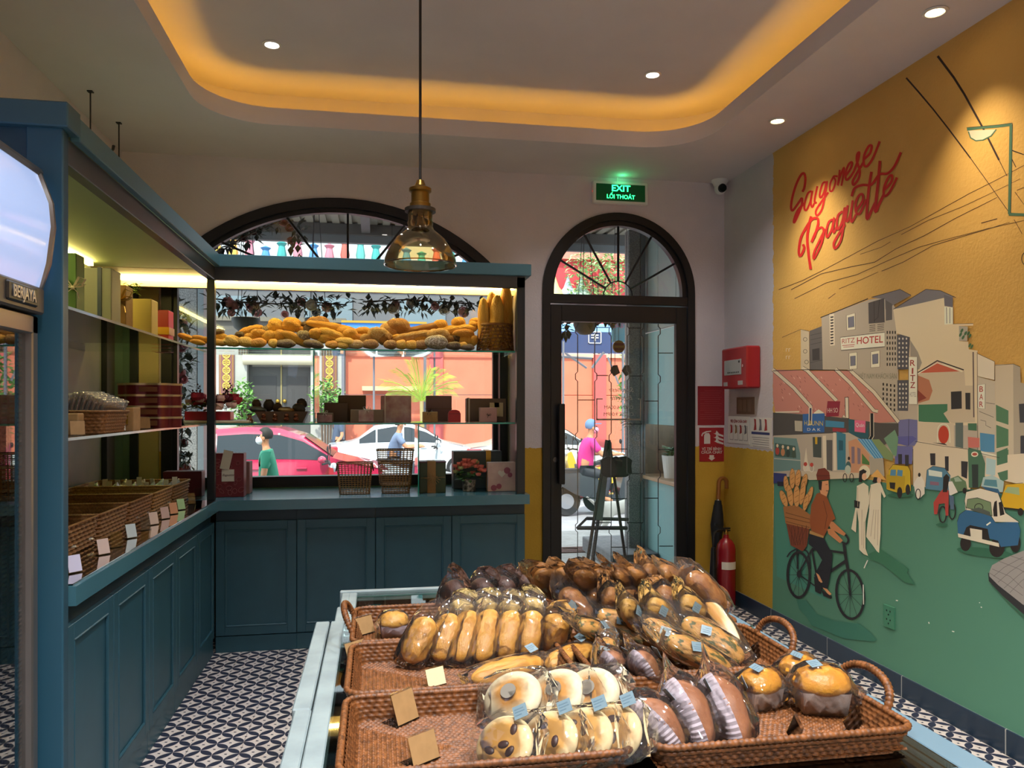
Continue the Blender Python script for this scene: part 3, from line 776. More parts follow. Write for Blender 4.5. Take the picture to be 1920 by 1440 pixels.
# ---- woven baskets: closed weave as relief on a rounded-rectangle wall
def weave_wall(w, d, h, taper, r, nu, nv, amp, thick=.006):
    per = rrect(-w / 2, w / 2, -d / 2, d / 2, r, 6)
    P = [Vector((x, y, 0)) for x, y in per]; n = len(P)
    cum = [0]
    for i in range(n): cum.append(cum[-1] + (P[(i + 1) % n] - P[i]).length)
    def at(s):
        s = (s % 1) * cum[-1]
        for i in range(n):
            if s <= cum[i + 1]:
                f = (s - cum[i]) / max(cum[i + 1] - cum[i], 1e-9); return P[i].lerp(P[(i + 1) % n], f), (P[(i + 1) % n] - P[i])
        return P[0], P[1] - P[0]
    mb = MB(); U = nu * 4; V = nv * 3
    pos = [at(i / U) for i in range(U)]
    def f(sg):
        def fn(u, v):
            i = int(round(u * U)) % U; p, t = pos[i]
            if t.length < 1e-7: t = Vector((1, 0, 0))
            nn = Vector((t.y, -t.x, 0)).normalized(); j = int(round(v * (V - 1)))
            row = j // 3
            disp = amp * (math.sin(i / 4 * 2 * PI + PI * row) * .9 + (.8 if j % 3 == 1 else -.6))
            sc = 1 + taper * v
            q = Vector((p.x * sc, p.y * sc, h * v)) + nn * (disp if sg > 0 else -thick + disp * .5)
            return q
        return fn
    mb.grid(f(1), U, V, wu=True); k = len(mb.v)
    mb.grid(f(-1), U, V, wu=True)
    return mb, per
def coil(mb, loop, r, wraps, wr, z):
    """rim of wound cane: bumpy tube along a closed loop"""
    P = [Vector((x, y, z)) for x, y in loop]; n = len(P); pts = []; rs = []
    tot = sum((P[(i + 1) % n] - P[i]).length for i in range(n))
    steps = wraps * 3; cum = 0; i = 0; L = (P[1] - P[0]).length; acc = 0
    for s in range(steps):
        t = s / steps * tot
        while acc + L < t: acc += L; i += 1; L = (P[(i + 1) % n] - P[i % n]).length
        f = (t - acc) / max(L, 1e-9); pts.append(P[i % n].lerp(P[(i + 1) % n], f)); rs.append(r * (1.12 if s % 3 == 1 else .88))
    mb.tube(pts, rs, 7, closed=True)
def basket(label, loc, w, d, h, taper=.08, m=WICKER, rz=0, group='woven baskets', nu=48, nv=8, name='wicker_basket', amp=.0022):
    t = thing(name, label, 'basket', loc, rz, group)
    mb, per = weave_wall(w, d, h, taper, .02, nu, nv, amp); mb.build('woven_wall', m, t, 1.2)
    MB().prism([(x * .97, y * .97) for x, y in per], 'z', .001, .006).build('base', m, t)
    mb = MB(); coil(mb, [(x * (1 + taper), y * (1 + taper)) for x, y in per], .0055, int((w + d) * 2 / .012), 0, h); mb.build('rim', m, t, 1.2)
    return t
# counter baskets of the left run (long side across the counter)
by = [2.68, 3.03, 3.42, 3.81, 4.20, 4.60, 5.0]
pos_words = ['nearest the side panel', 'second from the side panel', 'third from the side panel', 'third from the far corner', 'second from the far corner', 'in the far corner']
FILM = clear('snack_film', 'f4eee0', 3.0, .12, bump=(80, .5), milky=.12)
SNK = [mat('cookie_tan', 'b88a4c', .7), mat('cookie_brown', '8a5c30', .7), mat('candy_white', 'd8d2cc', .5), mat('cookie_pale', 'c8a468', .7)]
for k in range(6):
    y0, y1 = by[k], by[k + 1] - .012; yc = (y0 + y1) / 2; d = (y1 - y0) / 1.06
    basket('shallow brown wicker basket of snacks on the left counter, ' + pos_words[k], (-1.385, yc, CT + .0065), .50, d, .115, .05, WICKERL if k > 3 else WICKER, 0, 'counter snack baskets', 40, 7, amp=.0042)
    rnd = random.Random(k); i = 0
    for a in range(5):
        for b in range(2):
            x = -1.585 + a * .10; yb = yc + (b - .5) * d * .5
            pk = thing('snack_packet', 'snack packet %s from wall, %s row, basket %s' % (ORD[a], ('near', 'far')[b], pos_words[k]), 'packet', (x, yb, CT + .014), rnd.uniform(-.3, .3), 'snacks in the counter baskets'); i += 1
            MB().ell((0, 0, .035), .04, .055, .033, 8, 6).build('filling', SNK[(2 if k in (2, 5) else k % 2)], pk)
            zt = .075 if k < 5 else .125
            MB().add([(-.045, -.06, .02), (.045, -.06, .022), (.048, .06, .02), (-.044, .058, .022), (-.02, -.03, .072), (.03, -.02, .07), (.02, .03, zt), (-.03, .035, .07)],
                     [(0, 1, 5, 4), (1, 2, 6, 5), (2, 3, 7, 6), (3, 0, 4, 7), (4, 5, 6, 7)]).build('wrapper', FILM, pk, 0)
            if k == 5:
                MB().box(-.014, .014, -.02, -.017, .085, .135).build('paper_flag', CARD, pk, rot=(rnd.uniform(-.1, .3), 0, rnd.uniform(-.3, .3)))
# tags along the left counter
tagcol = {0: 'c8c4dc', 1: 'ccb4ac', 3: 'c0ccd0', 5: 'd8c0b4', 6: 'c8aca8', 7: 'd09878', 8: 'a8d0a0'}
for i, (px, py) in enumerate(((142, 1074), (196, 1040), (221, 1026), (248, 1009), (275, 994), (290, 984), (311, 973), (327, 964), (341, 956), (361, 945), (374, 935))):
    p = onz(px, py, CT + .007)
    m = mat('tagcard_' + tagcol[i], tagcol[i], .35) if i in tagcol else None
    acrylic_tag('%s along the left counter edge, %s from the side panel' % ('small coloured card price tag' if m else 'clear acrylic price tag', ORD[i]), p, .9, .05, .062, m, 'tags along the left counter', m is not None)

# ---- lower left shelf
Z1 = SH1
ck = basket('dark wicker basket of bagged cookies on the lower left shelf', (-1.13, 3.27, Z1 + .0005), .22, .26, .085, .12, WICKER, 0, None, 40, 7)
for i in range(9):
    x = -1.20 + i * .0165
    pk = thing('cookie_pack', 'slim clear pack of golden cookies in the shelf basket, %s from the left' % ORD[i], 'packet', (x, 3.30, Z1 + .012), 0, 'cookie packs', rot=(0, .22 + .03 * i, -.35))
    MB().box(-.005, .005, -.06, .06, .02, .135 - .006 * abs(i - 3), .004).build('cookies', SNK[i % 2], pk)
    MB().box(-.0075, .0075, -.068, .068, .005, .16 - .006 * abs(i - 3), .004).build('wrapper', FILM, pk, 0)
gift('small kraft box with a clear front beside the cookie basket', 226, 250, 764, 3.45, Z1, .10, KRAFT, rz=0.0, decor=[(-.1, .1, .3, .7, GOLD, 'window')])
gift('narrow brown carton at the left end of the lower shelf', 124, 146, 775, 3.02, Z1, .06, KRAFT, name='carton')
for i, (px, py, rz, lab) in enumerate(((146, 822, .5, 'brown card price tag before the carton on the lower left shelf'), (224, 816, .4, 'white card price tag before the cookie basket on the lower left shelf'), (234, 812, .5, 'brown card price tag beside the kraft box on the lower left shelf'), (272, 806, .5, 'brown card price tag before the red tins'), (341, 797, 1.1, 'clear price tag at the right of the red tins'))):
    p = onx(px, py, FX - .09)
    acrylic_tag(lab, (p.x, p.y, Z1 + .0005), rz, .05, .055, [KRAFT, CARD, KRAFT, KRAFT, None][i], 'tags on the lower left shelf', i < 4)
TIN = mat('tin_red', '6a1420', .3, metal=.3, var=(30, '7c2a2c', .5)); TINR = mat('tin_rim', 'c8b490', .3, metal=.6)
for k in range(4):
    t = thing('cookie_tin', 'dark red scalloped cookie tin, %s of the stack of four' % ('lowest', 'second from the bottom', 'third from the bottom', 'topmost')[k], 'tin', (-1.10, 4.05, Z1 + .0005 + k * .0545), .1, 'stacked cookie tins')
    pts = [((.135 + .010 * math.cos(6 * a)) * math.cos(a), (.10 + .010 * math.cos(6 * a)) * math.sin(a)) for a in [2 * PI * i / 60 for i in range(60)]]
    MB().prism(pts, 'z', 0, .044).build('tin_body', TIN, t, .4)
    MB().prism([(x * 1.03, y * 1.03) for x, y in pts], 'z', .044, .054).build('lid', TINR, t, .4)
    MB().box(-.03, .05, -.113, -.104, .012, .036).build('gold_print', mat('tin_gold', '7c4a2c', .4), t)
# flower arrangement at the corner
fc = ony(402, 785, 5.02)
MBb = thing('cream_board', 'cream display board under the red flower box', 'board', (fc.x + .0, 5.08, Z1 + .0005))
MB().box(-.27, .21, -.085, .10, 0, .012, .002).build('board_top', mat('cream_board', 'd8c8a0', .6), MBb); MB().box(-.26, .20, -.08, .09, .0125, .018).build('board_sheet', CARD, MBb)
fl = thing('flower_box', 'red box overflowing with red and blush silk roses', 'flowers', (fc.x - .03, 5.08, Z1 + .019))
MB().box(-.145, .125, -.065, .065, 0, .055, .004).build('box', mat('bright_red_card', 'a81c24', .4), fl)
rnd = random.Random(3); R1, R2, R3 = MB(), MB(), MB(); LF = MB()
for i in range(22):
    c = (rnd.uniform(-.16, .17), rnd.uniform(-.07, .05), .085 + rnd.uniform(0, .07)); (R1, R2, R1, R3)[i % 4]
    rose((R1, R2, R1, R3)[i % 4], c, rnd.uniform(.032, .046), i)
for i in range(60):
    a = rnd.uniform(0, 2 * PI); leaf(LF, (rnd.uniform(-.16, .16), rnd.uniform(-.06, .05), .06 + rnd.uniform(0, .05)), (math.cos(a), math.sin(a) * .6, rnd.uniform(-.1, .7)), rnd.uniform(.05, .09), .014)
stuff(R1.build('red_roses', mat('rose_red', 'b02438', .6), fl, 0)); stuff(R2.build('blush_roses', mat('rose_blush', 'e0b4a4', .6), fl, 0)); stuff(R3.build('dark_roses', mat('rose_dark', '5a1828', .6), fl, 0))
stuff(LF.build('foliage', mat('olive_leaf', '5c6034', .6), fl, 0))
BR = MB()
for i in range(9):
    x = (-.10 if i < 4 else .1) + rnd.uniform(-.03, .03); h = rnd.uniform(.17, .25); y = rnd.uniform(-.04, .03)
    BR.tube([(x, y, .06), (x + .01, y, h)], .0015, 4)
    for q in range(5): BR.ell((x + rnd.uniform(-.012, .016), y, h - q * .012), .006, n=6, m=4)
stuff(BR.build('berry_sprigs', mat('berry_dark', '3a1420', .5), fl))

# ---- upper left shelf
Z2 = SH2
SAGE = mat('sage_card', '8a9478', .6); GREY = mat('grey_card', '8c9088', .6); STRAW = mat('straw_card', 'c8b464', .6)
gift('moss green gift bag with a pale bow at the left end of the upper shelf', 119, 143, 474, 3.7, Z2, .10, mat('moss_card', '4e7a44', .6), bow=(.055, CARD, .3, .55), name='gift_bag', cat='bag')
gift('large grey gift box with navy ribbon on the upper left shelf', 150, 209, 502, 4.05, Z2, .14, GREY, ribbon=(.018, mat('navy_ribbon', '1c3458', .4), .12))
gift('brown gift box with a stiff gold bow on the upper left shelf', 206, 236, 534, 4.35, Z2, .12, KRAFT, bow=(.07, GOLD, .1, .72))
sb = gift('straw yellow gift box topped with a leafy sprig', 236, 284, 560, 4.6, Z2, .13, STRAW)
LF = MB(); rnd = random.Random(5)
for i in range(46):
    a = rnd.uniform(0, 2 * PI); leaf(LF, (-.06 + rnd.uniform(-.03, .07), -.05 + rnd.uniform(-.03, .02), .315 + rnd.uniform(-.02, .035)), (math.cos(a), math.sin(a), rnd.uniform(-.3, .7)), .035, .006)
LF.build('sprig', mat('sprig_green', '7c9448', .6), sb, 0)
gift('bright red gift box with a gold band at the corner of the upper shelf', 284, 316, 581, 5.0, Z2, .12, mat('bright_red_card', 'a81c24', .4), vert=(.50, .045, GOLD))

# ---- window counter
gift('dark red flat carton standing behind the corner baskets', 305, 378, 884, 5.12, CT, .10, DARKRED, name='carton')
rb = gift('dark red gift bag printed with pale bread doodles', 393, 457, 850, 5.05, CT, .10, mat('doodle_red', '74202a', .5), name='gift_bag', cat='bag')
dood = MB(); rnd = random.Random(9); w_ = ony(457, 700, 5.05).x - ony(393, 700, 5.05).x
for i in range(26):
    cx, cz = rnd.uniform(-w_ * .43, w_ * .43), rnd.uniform(.02, .24); r1, r2 = rnd.uniform(.012, .022), rnd.uniform(.008, .014); an = rnd.uniform(0, 3)
    dood.tube([(cx + r1 * math.cos(a) * math.cos(an) - r2 * math.sin(a) * math.sin(an), -.0512, cz + r1 * math.cos(a) * math.sin(an) + r2 * math.sin(a) * math.cos(an)) for a in [2 * PI * j / 12 for j in range(12)]], .0012, 4, closed=True)
stuff(dood.build('printed_doodles', mat('doodle_line', '9c5a5a', .5), rb))
MB().box(-.03, .045, -.0535, -.0505, .10, .175).build('bag_label', CARD, rb)
link('lettering', text_mesh('Baguette', .02, mat('ink_brown', '6a4a48', .6), .0003, shear=.4), rb, (.008, -.054, .14), (PI / 2, .35 * 0, 0))
tg = MB().box(-.028, .028, -.0005, .0005, -.06, .06, 0); tg.build('swing_tag', mat('tag_paper', 'c8c0b0', .6), rb, loc=(.0, -.058, .235), rot=(.05, .22, .1))
gift('plain dusty pink box behind the doodle gift bag', 455, 468, 866, 5.22, CT, .12, mat('dusty_pink', 'a07878', .6))

def lattice_basket(label, px0, px1, pytop, Y, zb, d, tiers=1, m=WICKERL, handles=False, zoff=0):
    a, b = ony(px0, 700, Y), ony(px1, 700, Y); w = b.x - a.x; h = ony((px0 + px1) / 2, pytop, Y).z - zb
    t = thing('open_weave_basket', label, 'basket', ((a.x + b.x) / 2, Y + d / 2, zb + .001), 0, 'open weave baskets on the window counter')
    per = rrect(-w * .42, w * .42, -d * .42, d * .42, .02, 4); n = len(per)
    Pv = [Vector((x, y, 0)) for x, y in per]
    cum = [0]
    for i in range(n): cum.append(cum[-1] + (Pv[(i + 1) % n] - Pv[i]).length)
    def at(s):
        s = (s % 1) * cum[-1]
        for i in range(n):
            if s <= cum[i + 1]: return Pv[i].lerp(Pv[(i + 1) % n], (s - cum[i]) / max(cum[i + 1] - cum[i], 1e-9))
        return Pv[0]
    NS = 34; mb = MB()
    for k in range(NS):
        p = at(k / NS); q = p * 1.19
        mb.tube([p, p.lerp(q, .5) + Vector((0, 0, h / 2)), q + Vector((0, 0, h))], .0022, 4, flat=.6)
    mb.build('stakes', m, t)
    mb = MB(); rows = int(h / .0125)
    for j in range(1, rows):
        v = j / rows; off = (.0022 if j % 2 else -.0022)
        pts = []
        for k in range(NS * 2):
            p = at(k / NS / 2) * (1 + .19 * v); nn = p.normalized(); pts.append(p + nn * (off * (1 if (k // 2) % 2 else -1) if k % 2 == 0 else 0) + Vector((0, 0, h * v)))
        mb.tube(pts, .0026 if not (j % 7 == 3) else .0016, 4, closed=True, flat=.7)
    mb.build('weavers', m, t)
    mb = MB(); coil(mb, [(x * 1.2, y * 1.2) for x, y in per], .005, 50, 0, h); mb.build('rim', m, t, 1.2)
    MB().prism([(x * .98, y * .98) for x, y in per], 'z', 0, .004).build('base', m, t)
    if handles:
        for sg in (-1, 1):
            mb = MB(); mb.tube([(sg * w * .5, -.03, h * .96), (sg * w * .53, -.02, h * .75), (sg * w * .53, .02, h * .75), (sg * w * .5, .03, h * .96)], .004, 6); mb.build('handle', BLACK, t)
    return t
lattice_basket('small open-weave basket with side handles on the window counter', 631, 698, 870, 5.05, CT, .16, handles=True)
t1 = lattice_basket('taller open-weave basket on the window counter, lower of the nested pair', 712, 773, 869, 5.06, CT, .17)
t2 = lattice_basket('open-weave basket nested on top of another on the window counter', 707, 776, 845, 5.055, CT + .055, .175)

OLV = mat('olive_green_card', '3a4630', .5)
gb = gift('dark green gift box with a kraft sleeve and raffia bow', 787, 836, 866, 5.07, CT, .12, OLV, ribbon=(.055, KRAFT, -.05), lid=(.03, mat('plum_card', '5a2c3c', .5)))
RAF = MB(); rnd = random.Random(2)
for i in range(22):
    a = rnd.uniform(0, 2 * PI); r = rnd.uniform(.03, .055); RAF.tube([(.0, 0, 0), (math.cos(a) * r * .6, -.008, math.sin(a) * r * .6 + .004), (math.cos(a) * r, -.004, math.sin(a) * r)], .0016, 4)
RAF.tube([(-.08, 0, 0), (.08, 0, .004)], .002, 4)
RAF.build('raffia_bow', mat('raffia', '9c7c50', .7), gb, loc=(.0, -.07, .10))
gift('wide blue-grey gift box with a gold ribbon on the window counter', 850, 941, 846, 5.30, CT, .13, mat('bluegrey_card', '5c6c70', .5), ribbon=(.035, GOLD, .22))
fp_ = gift('square pink box printed with roses at the end of the window counter', 915, 967, 867, 5.08, CT, .07, mat('rose_print_card', 'c8a4a0', .5, var=(14, 'd8bcb4', .8)))
for (u, v, r) in ((.035, .14, .022), (.055, .11, .016), (-.055, .025, .02), (-.02, .035, .018)): MB().lathe([(0, -.0372), (r, -.0372), (r, -.0355), (0, -.0355)], 14, (u, 0, v), 'y').build('rose_print', mat('rose_print', 'a05468', .6), fp_)
HT = MB(); hs = [(.0 + .028 * 16 / 17 * math.sin(a) ** 3, .12 + .0017 * (13 * math.cos(a) - 5 * math.cos(2 * a) - 2 * math.cos(3 * a) - math.cos(4 * a))) for a in [2 * PI * i / 24 for i in range(24)]]
HT.prism(hs, 'y', -.037, -.0355); HT.build('heart_print', CARD, fp_)
# coral kalanchoe in a printed pot
pc = ony(881, 918, 5.10)
kp = thing('potted_flowers', 'coral pink rose bouquet in a black and white printed pot', 'flowers', (pc.x, 5.14, CT + .001))
MB().lathe([(0, 0), (.040, 0), (.043, .002), (.044, .075), (.041, .075), (.040, .01), (0, .01)], 24).build('pot', mat('printed_pot', 'a8a098', .4, var=(45, '1c1c20', 1.0)), kp)
FW = [MB(), MB()]; LF = MB(); rnd = random.Random(8)
for i in range(42):
    a = rnd.uniform(0, 2 * PI); rr = .11 * math.sqrt(rnd.random()); z = .125 + .075 * (1 - (rr / .115) ** 2) + rnd.uniform(-.03, .02)
    rose(FW[i % 5 == 0], (rr * math.cos(a), rr * math.sin(a) * .8, z), .021, i)
for i in range(50):
    a = rnd.uniform(0, 2 * PI); leaf(LF, (.05 * math.cos(a), .04 * math.sin(a), .07 + rnd.uniform(0, .06)), (math.cos(a), math.sin(a), rnd.uniform(-.2, .5)), .05, .014)
stuff(FW[0].build('coral_blooms', mat('coral', 'e07468', .6), kp, 0)); stuff(FW[1].build('buds', mat('bud_green', 'a8a870', .6), kp, 0)); stuff(LF.build('foliage', GREENL, kp, 0))

# ---- lower window shelf
bk = thing('bread_tray', 'low wooden tray with toy beads holding dark loaves', 'tray', (ony(528, 700, 5.12).x, 5.20, Z1 + .0005))
MB().add([(-.13, -.07, 0), (.13, -.07, 0), (.13, .07, 0), (-.13, .07, 0), (-.165, -.085, .072), (.165, -.085, .072), (.165, .085, .072), (-.165, .085, .072),
          (-.155, -.075, .072), (.155, -.075, .072), (.155, .075, .072), (-.155, .075, .072), (-.12, -.06, .01), (.12, -.06, .01), (.12, .06, .01), (-.12, .06, .01)],
         [(3, 2, 1, 0), (0, 1, 5, 4), (1, 2, 6, 5), (2, 3, 7, 6), (3, 0, 4, 7), (4, 5, 9, 8), (5, 6, 10, 9), (6, 7, 11, 10), (7, 4, 8, 11), (8, 9, 13, 12), (9, 10, 14, 13), (10, 11, 15, 14), (11, 8, 12, 15), (12, 13, 14, 15)]).build('tray_body', mat('dark_wood', '5c3c20', .5), bk, 0)
for x in (-.11, -.04, .03, .09):
    b = MB(); b.ell((x, -.088, .045), .014, n=10, m=6); b.ell((x, -.090, .022), .017, .01, .014, 10, 6); b.ell((x + .008, -.095, .03), .006, n=6, m=4); b.build('bead_figure', mat('bead_red_brown', '7c3c20', .25, spec=.7), bk)
DKB = [mat('dark_crust', '3a2a1c', .6, var=(25, '5a442c', .8)), mat('rye_crust', '2c2620', .6, var=(30, '4a4234', .8)), mat('tan_crust', '8a6838', .6, var=(20, 'a8844c', .8))]
def dark_loaf(i, px, py, rx, rz_, ang, mi, yy):
    c = ony(px, py, yy); s = yy / F * 1.02
    lo = thing('dark_loaf', 'dark crusty loaf in the low wooden tray, %s from the left' % ORD[i], 'bread', (c.x, yy, c.z - rz_ * s), 0, 'loaves in the low wooden tray')
    MB().ell((0, 0, rz_ * s), rx * s, rx * s * .8, rz_ * s, 12, 8, M=Matrix.Rotation(ang, 3, 'Y'), fn=lambda p: p * (1 + .04 * math.sin(9 * p.x))).build('crust', DKB[mi], lo)
    MB().box(-rx * s * .5, rx * s * .5, -rx * s * .3, rx * s * .3, rz_ * s * 1.85, rz_ * s * 1.98).build('slash', DKB[2], lo, rot=(0, 0, .3))
for i, q in enumerate(((483, 768, 15, 6, .1, 1, 5.16), (481, 758, 8, 9, -.5, 0, 5.20), (504, 760, 10, 11, .2, 1, 5.22), (520, 764, 8, 9, .6, 0, 5.19), (536, 769, 14, 6, .05, 2, 5.15), (560, 766, 12, 9, .4, 1, 5.18), (566, 756, 10, 8, .8, 0, 5.22))): dark_loaf(i, *q)
fg = thing('bead_doll', 'small red bead doll beside the low wooden tray', 'figurine', (ony(468, 700, 5.10).x, 5.10, Z1 + .0005))
MB().lathe([(0, 0), (.018, 0), (.02, .02), (.01, .035), (0, .036)], 12).build('body', mat('bead_red_brown', '7c3c20', .25, spec=.7), fg); MB().ell((0, 0, .045), .014, n=10, m=8).build('head', KRAFT, fg); MB().ell((0, .002, .052), .015, .015, .010, 10, 6).build('hair', BLACK, fg)
BRN = mat('brown_card', '5c4634', .6); BRN2 = mat('taupe_card', '6e5a4a', .6); PRT = mat('floral_print', 'b09890', .55, var=(18, '8c5060', .7))
gift('flat brown carton with a floral label, at the left of the shelf boxes', 594, 624, 774, 5.08, Z1, .09, BRN2, bow=(.02, CARD, 0, .98), decor=[(-.5, .45, .08, .8, PRT, 'label')])
gift('tall brown carton behind the flat floral cartons', 608, 652, 755, 5.22, Z1, .08, BRN)
gift('dark brown carton standing highest behind the shelf boxes', 634, 686, 741, 5.32, Z1, .06, BRN)
gift('flat brown carton with a floral label and paper bow', 657, 719, 768, 5.08, Z1, .10, BRN2, bow=(.025, CARD, 0, .98), decor=[(-.25, .2, .08, .95, PRT, 'label')])
gift('square white box printed with dark roses on the lower window shelf', 714, 771, 742, 5.14, Z1, .06, PRT, ribbon=(.006, CARD, -.36))
gift('mauve square carton on the lower window shelf', 799, 847, 742, 5.30, Z1, .06, mat('mauve_card', '6e5458', .6), vert=(.5, .003, BRN))
gift('small kraft box with a dark bow on the lower window shelf', 793, 821, 772, 5.08, Z1, .07, KRAFT, bow=(.022, BLACK, -.1, 1.0))
rp = thing('red_pouch', 'small domed red pouch on the lower window shelf', 'pouch', (ony(852, 700, 5.09).x, 5.10, Z1 + .0005))
w_ = .041; MB().prism([(-w_, 0), (w_, 0), (w_, .055), (w_ * .8, .073), (w_ * .3, .082), (-w_ * .3, .082), (-w_ * .8, .073), (-w_, .055)], 'y', -.02, .02).build('pouch_body', mat('bright_red_card', 'a81c24', .4), rp, .4); MB().box(-w_, w_, -.0215, -.02, .054, .057).build('flap_seam', DARKRED, rp)
gift('wide brown carton with a cream sealed label at the right of the window shelf', 875, 949, 747, 5.20, Z1, .09, BRN2, ribbon=(.008, CARD, -.44), decor=[(.08, .42, .22, .82, mat('cream_board', 'd8c8a0', .6), 'label'), (.2, .32, .62, .82, BRN, 'wax_seal')])
gift('small pale pink box tied with a thin bow on the window shelf', 900, 932, 764, 5.07, Z1, .06, mat('pale_pink_card', 'b89090', .55), bow=(.016, BLACK, 0, .45))
# ================================================================ bread pile on the upper window shelf
def crust(name, top, side, seed=0, floury=None, rough=.5, bs=.4, fs=7):
    """baked crust: darker where an object-space noise and the upper side say so, optional flour"""
    if name in MATS: return MATS[name]
    m = bpy.data.materials.new(name); m.use_nodes = True; nt = m.node_tree; b = nt.nodes['Principled BSDF']
    N = nt.nodes.new; L = nt.links.new
    b.inputs['Roughness'].default_value = rough
    tc = N('ShaderNodeTexCoord'); n = N('ShaderNodeTexNoise'); n.inputs['Scale'].default_value = 2.6; n.inputs['Detail'].default_value = 5
    L(tc.outputs['Object'], n.inputs['Vector'])
    sp = N('ShaderNodeSeparateXYZ'); L(tc.outputs['Object'], sp.inputs[0])
    mr = N('ShaderNodeMapRange'); mr.inputs[1].default_value = -.5; mr.inputs[2].default_value = .7; L(sp.outputs[2], mr.inputs[0])
    ad = N('ShaderNodeMath'); ad.operation = 'MULTIPLY'; L(mr.outputs[0], ad.inputs[0])
    m2 = N('ShaderNodeMapRange'); m2.inputs[1].default_value = .3; m2.inputs[2].default_value = .62; m2.inputs[3].default_value = .35; L(n.outputs[0], m2.inputs[0]); L(m2.outputs[0], ad.inputs[1])
    mx = N('ShaderNodeMix'); mx.data_type = 'RGBA'; mx.inputs[6].default_value = H(side); mx.inputs[7].default_value = H(top); L(ad.outputs[0], mx.inputs[0])
    out = mx.outputs[2]
    if floury:
        n4 = N('ShaderNodeTexNoise'); n4.inputs['Scale'].default_value = fs; n4.inputs['Detail'].default_value = 6; L(tc.outputs['Object'], n4.inputs['Vector'])
        m4 = N('ShaderNodeMapRange'); m4.inputs[1].default_value = .5; m4.inputs[2].default_value = .6; m4.inputs[4].default_value = floury[1]; L(n4.outputs[0], m4.inputs[0])
        mf = N('ShaderNodeMix'); mf.data_type = 'RGBA'; L(out, mf.inputs[6]); mf.inputs[7].default_value = H(floury[0]); L(m4.outputs[0], mf.inputs[0]); out = mf.outputs[2]
    L(out, b.inputs['Base Color'])
    n3 = N('ShaderNodeTexNoise'); n3.inputs['Scale'].default_value = 9; n3.inputs['Detail'].default_value = 5; L(tc.outputs['Object'], n3.inputs['Vector'])
    bp = N('ShaderNodeBump'); bp.inputs['Strength'].default_value = bs; bp.inputs['Distance'].default_value = .06; L(n3.outputs[0], bp.inputs['Height']); L(bp.outputs[0], b.inputs['Normal'])
    MATS[name] = m
    return m
CR = {'g': crust('crust_golden', 'c88c28', 'e0b04c'), 'y': crust('crust_yellow', 'd09c34', 'e4bc5c'), 't': crust('crust_tan', 'b08040', 'c8a468', floury=('d8c8a8', .5)),
      'b': crust('crust_brown', '8a5a2a', 'a87a40'), 'd': crust('crust_dark', '4a3422', '5e4630', floury=('7a6a50', .5)), 'f': crust('crust_floury', '7c7060', '8c7c64', floury=('c8c0b0', .9)),
      'o': crust('crust_orange', 'c47c24', 'd8a03c')}
def bread_unit(kind, n=18, m=12):
    """unit bread: x in [-1,1] long axis"""
    def fn(p):
        x, y, z = p.x, p.y, p.z
        if kind == 'roll':
            s = 1 + .05 * math.sin(5 * x + 2 * y); return Vector((x * s, y * s, (z if z > 0 else z * .75) * s))
        if kind == 'long':
            e = (1 - abs(x) ** 3.0) ** .5 if abs(x) < 1 else 0
            q = math.hypot(y, z) + 1e-6; r = max(e, .0) * (1 + .05 * math.cos(x * 13)); bend = .0
            return Vector((x, y / q * r if q > 1e-5 else 0, (z / q * r)))
        if kind == 'braid':
            e = (1 - abs(x) ** 2.6) ** .5 if abs(x) < 1 else 0
            q = math.hypot(y, z) + 1e-6; a = math.atan2(y, z); r = e * (.90 + .14 * abs(math.sin(x * 5.2 + a * 1.0)))
            return Vector((x, y / q * r, z / q * r))
        if kind == 'disc':
            r = math.hypot(x, y); q = r ** .62 / (r + 1e-6); zz = (1 - min(r ** .62, 1) ** 3.2) ** .5 if r < 1 else 0
            return Vector((x * q, y * q, math.copysign(zz, z) * (1 - .10 * math.exp(-(r ** .62 / .35) ** 2) if z > 0 else .7)))
        if kind == 'knot':
            a = math.atan2(y, x); s = 1 - .16 * abs(math.cos(1.5 * a + 3 * z)) ** 4; return Vector((x * s, y * s, (z if z > 0 else z * .7) * s))
        return p
    mb = MB()
    Mr = Matrix.Rotation(PI / 2, 3, 'Y')
    mb.ell((0, 0, 0), 1, 1, 1, n, m, M=None, fn=(lambda p: fn(Vector((p.z, p.y, -p.x)))))
    return mb
BM = {}
def bread_mesh(kind, c):
    if (kind, c) not in BM: BM[kind, c] = bread_unit(kind, 20, 16).mesh('bread', CR[c] if isinstance(c, str) else c, 3.0)
    return BM[kind, c]
SC_MB = MB()
def score_mesh(c):
    if ('score', c) not in BM:
        mb = MB()
        for k in (-.45, .0, .45): mb.tube([(k - .22, -.35, .86 * (1 - (k - .22) ** 2 * .45)), (k, 0, .98 - k * k * .4), (k + .22, .35, .86 * (1 - (k + .22) ** 2 * .45))], .05, 5, flat=.6)
        BM['score', c] = mb.mesh('score', c, 1)
    return BM['score', c]
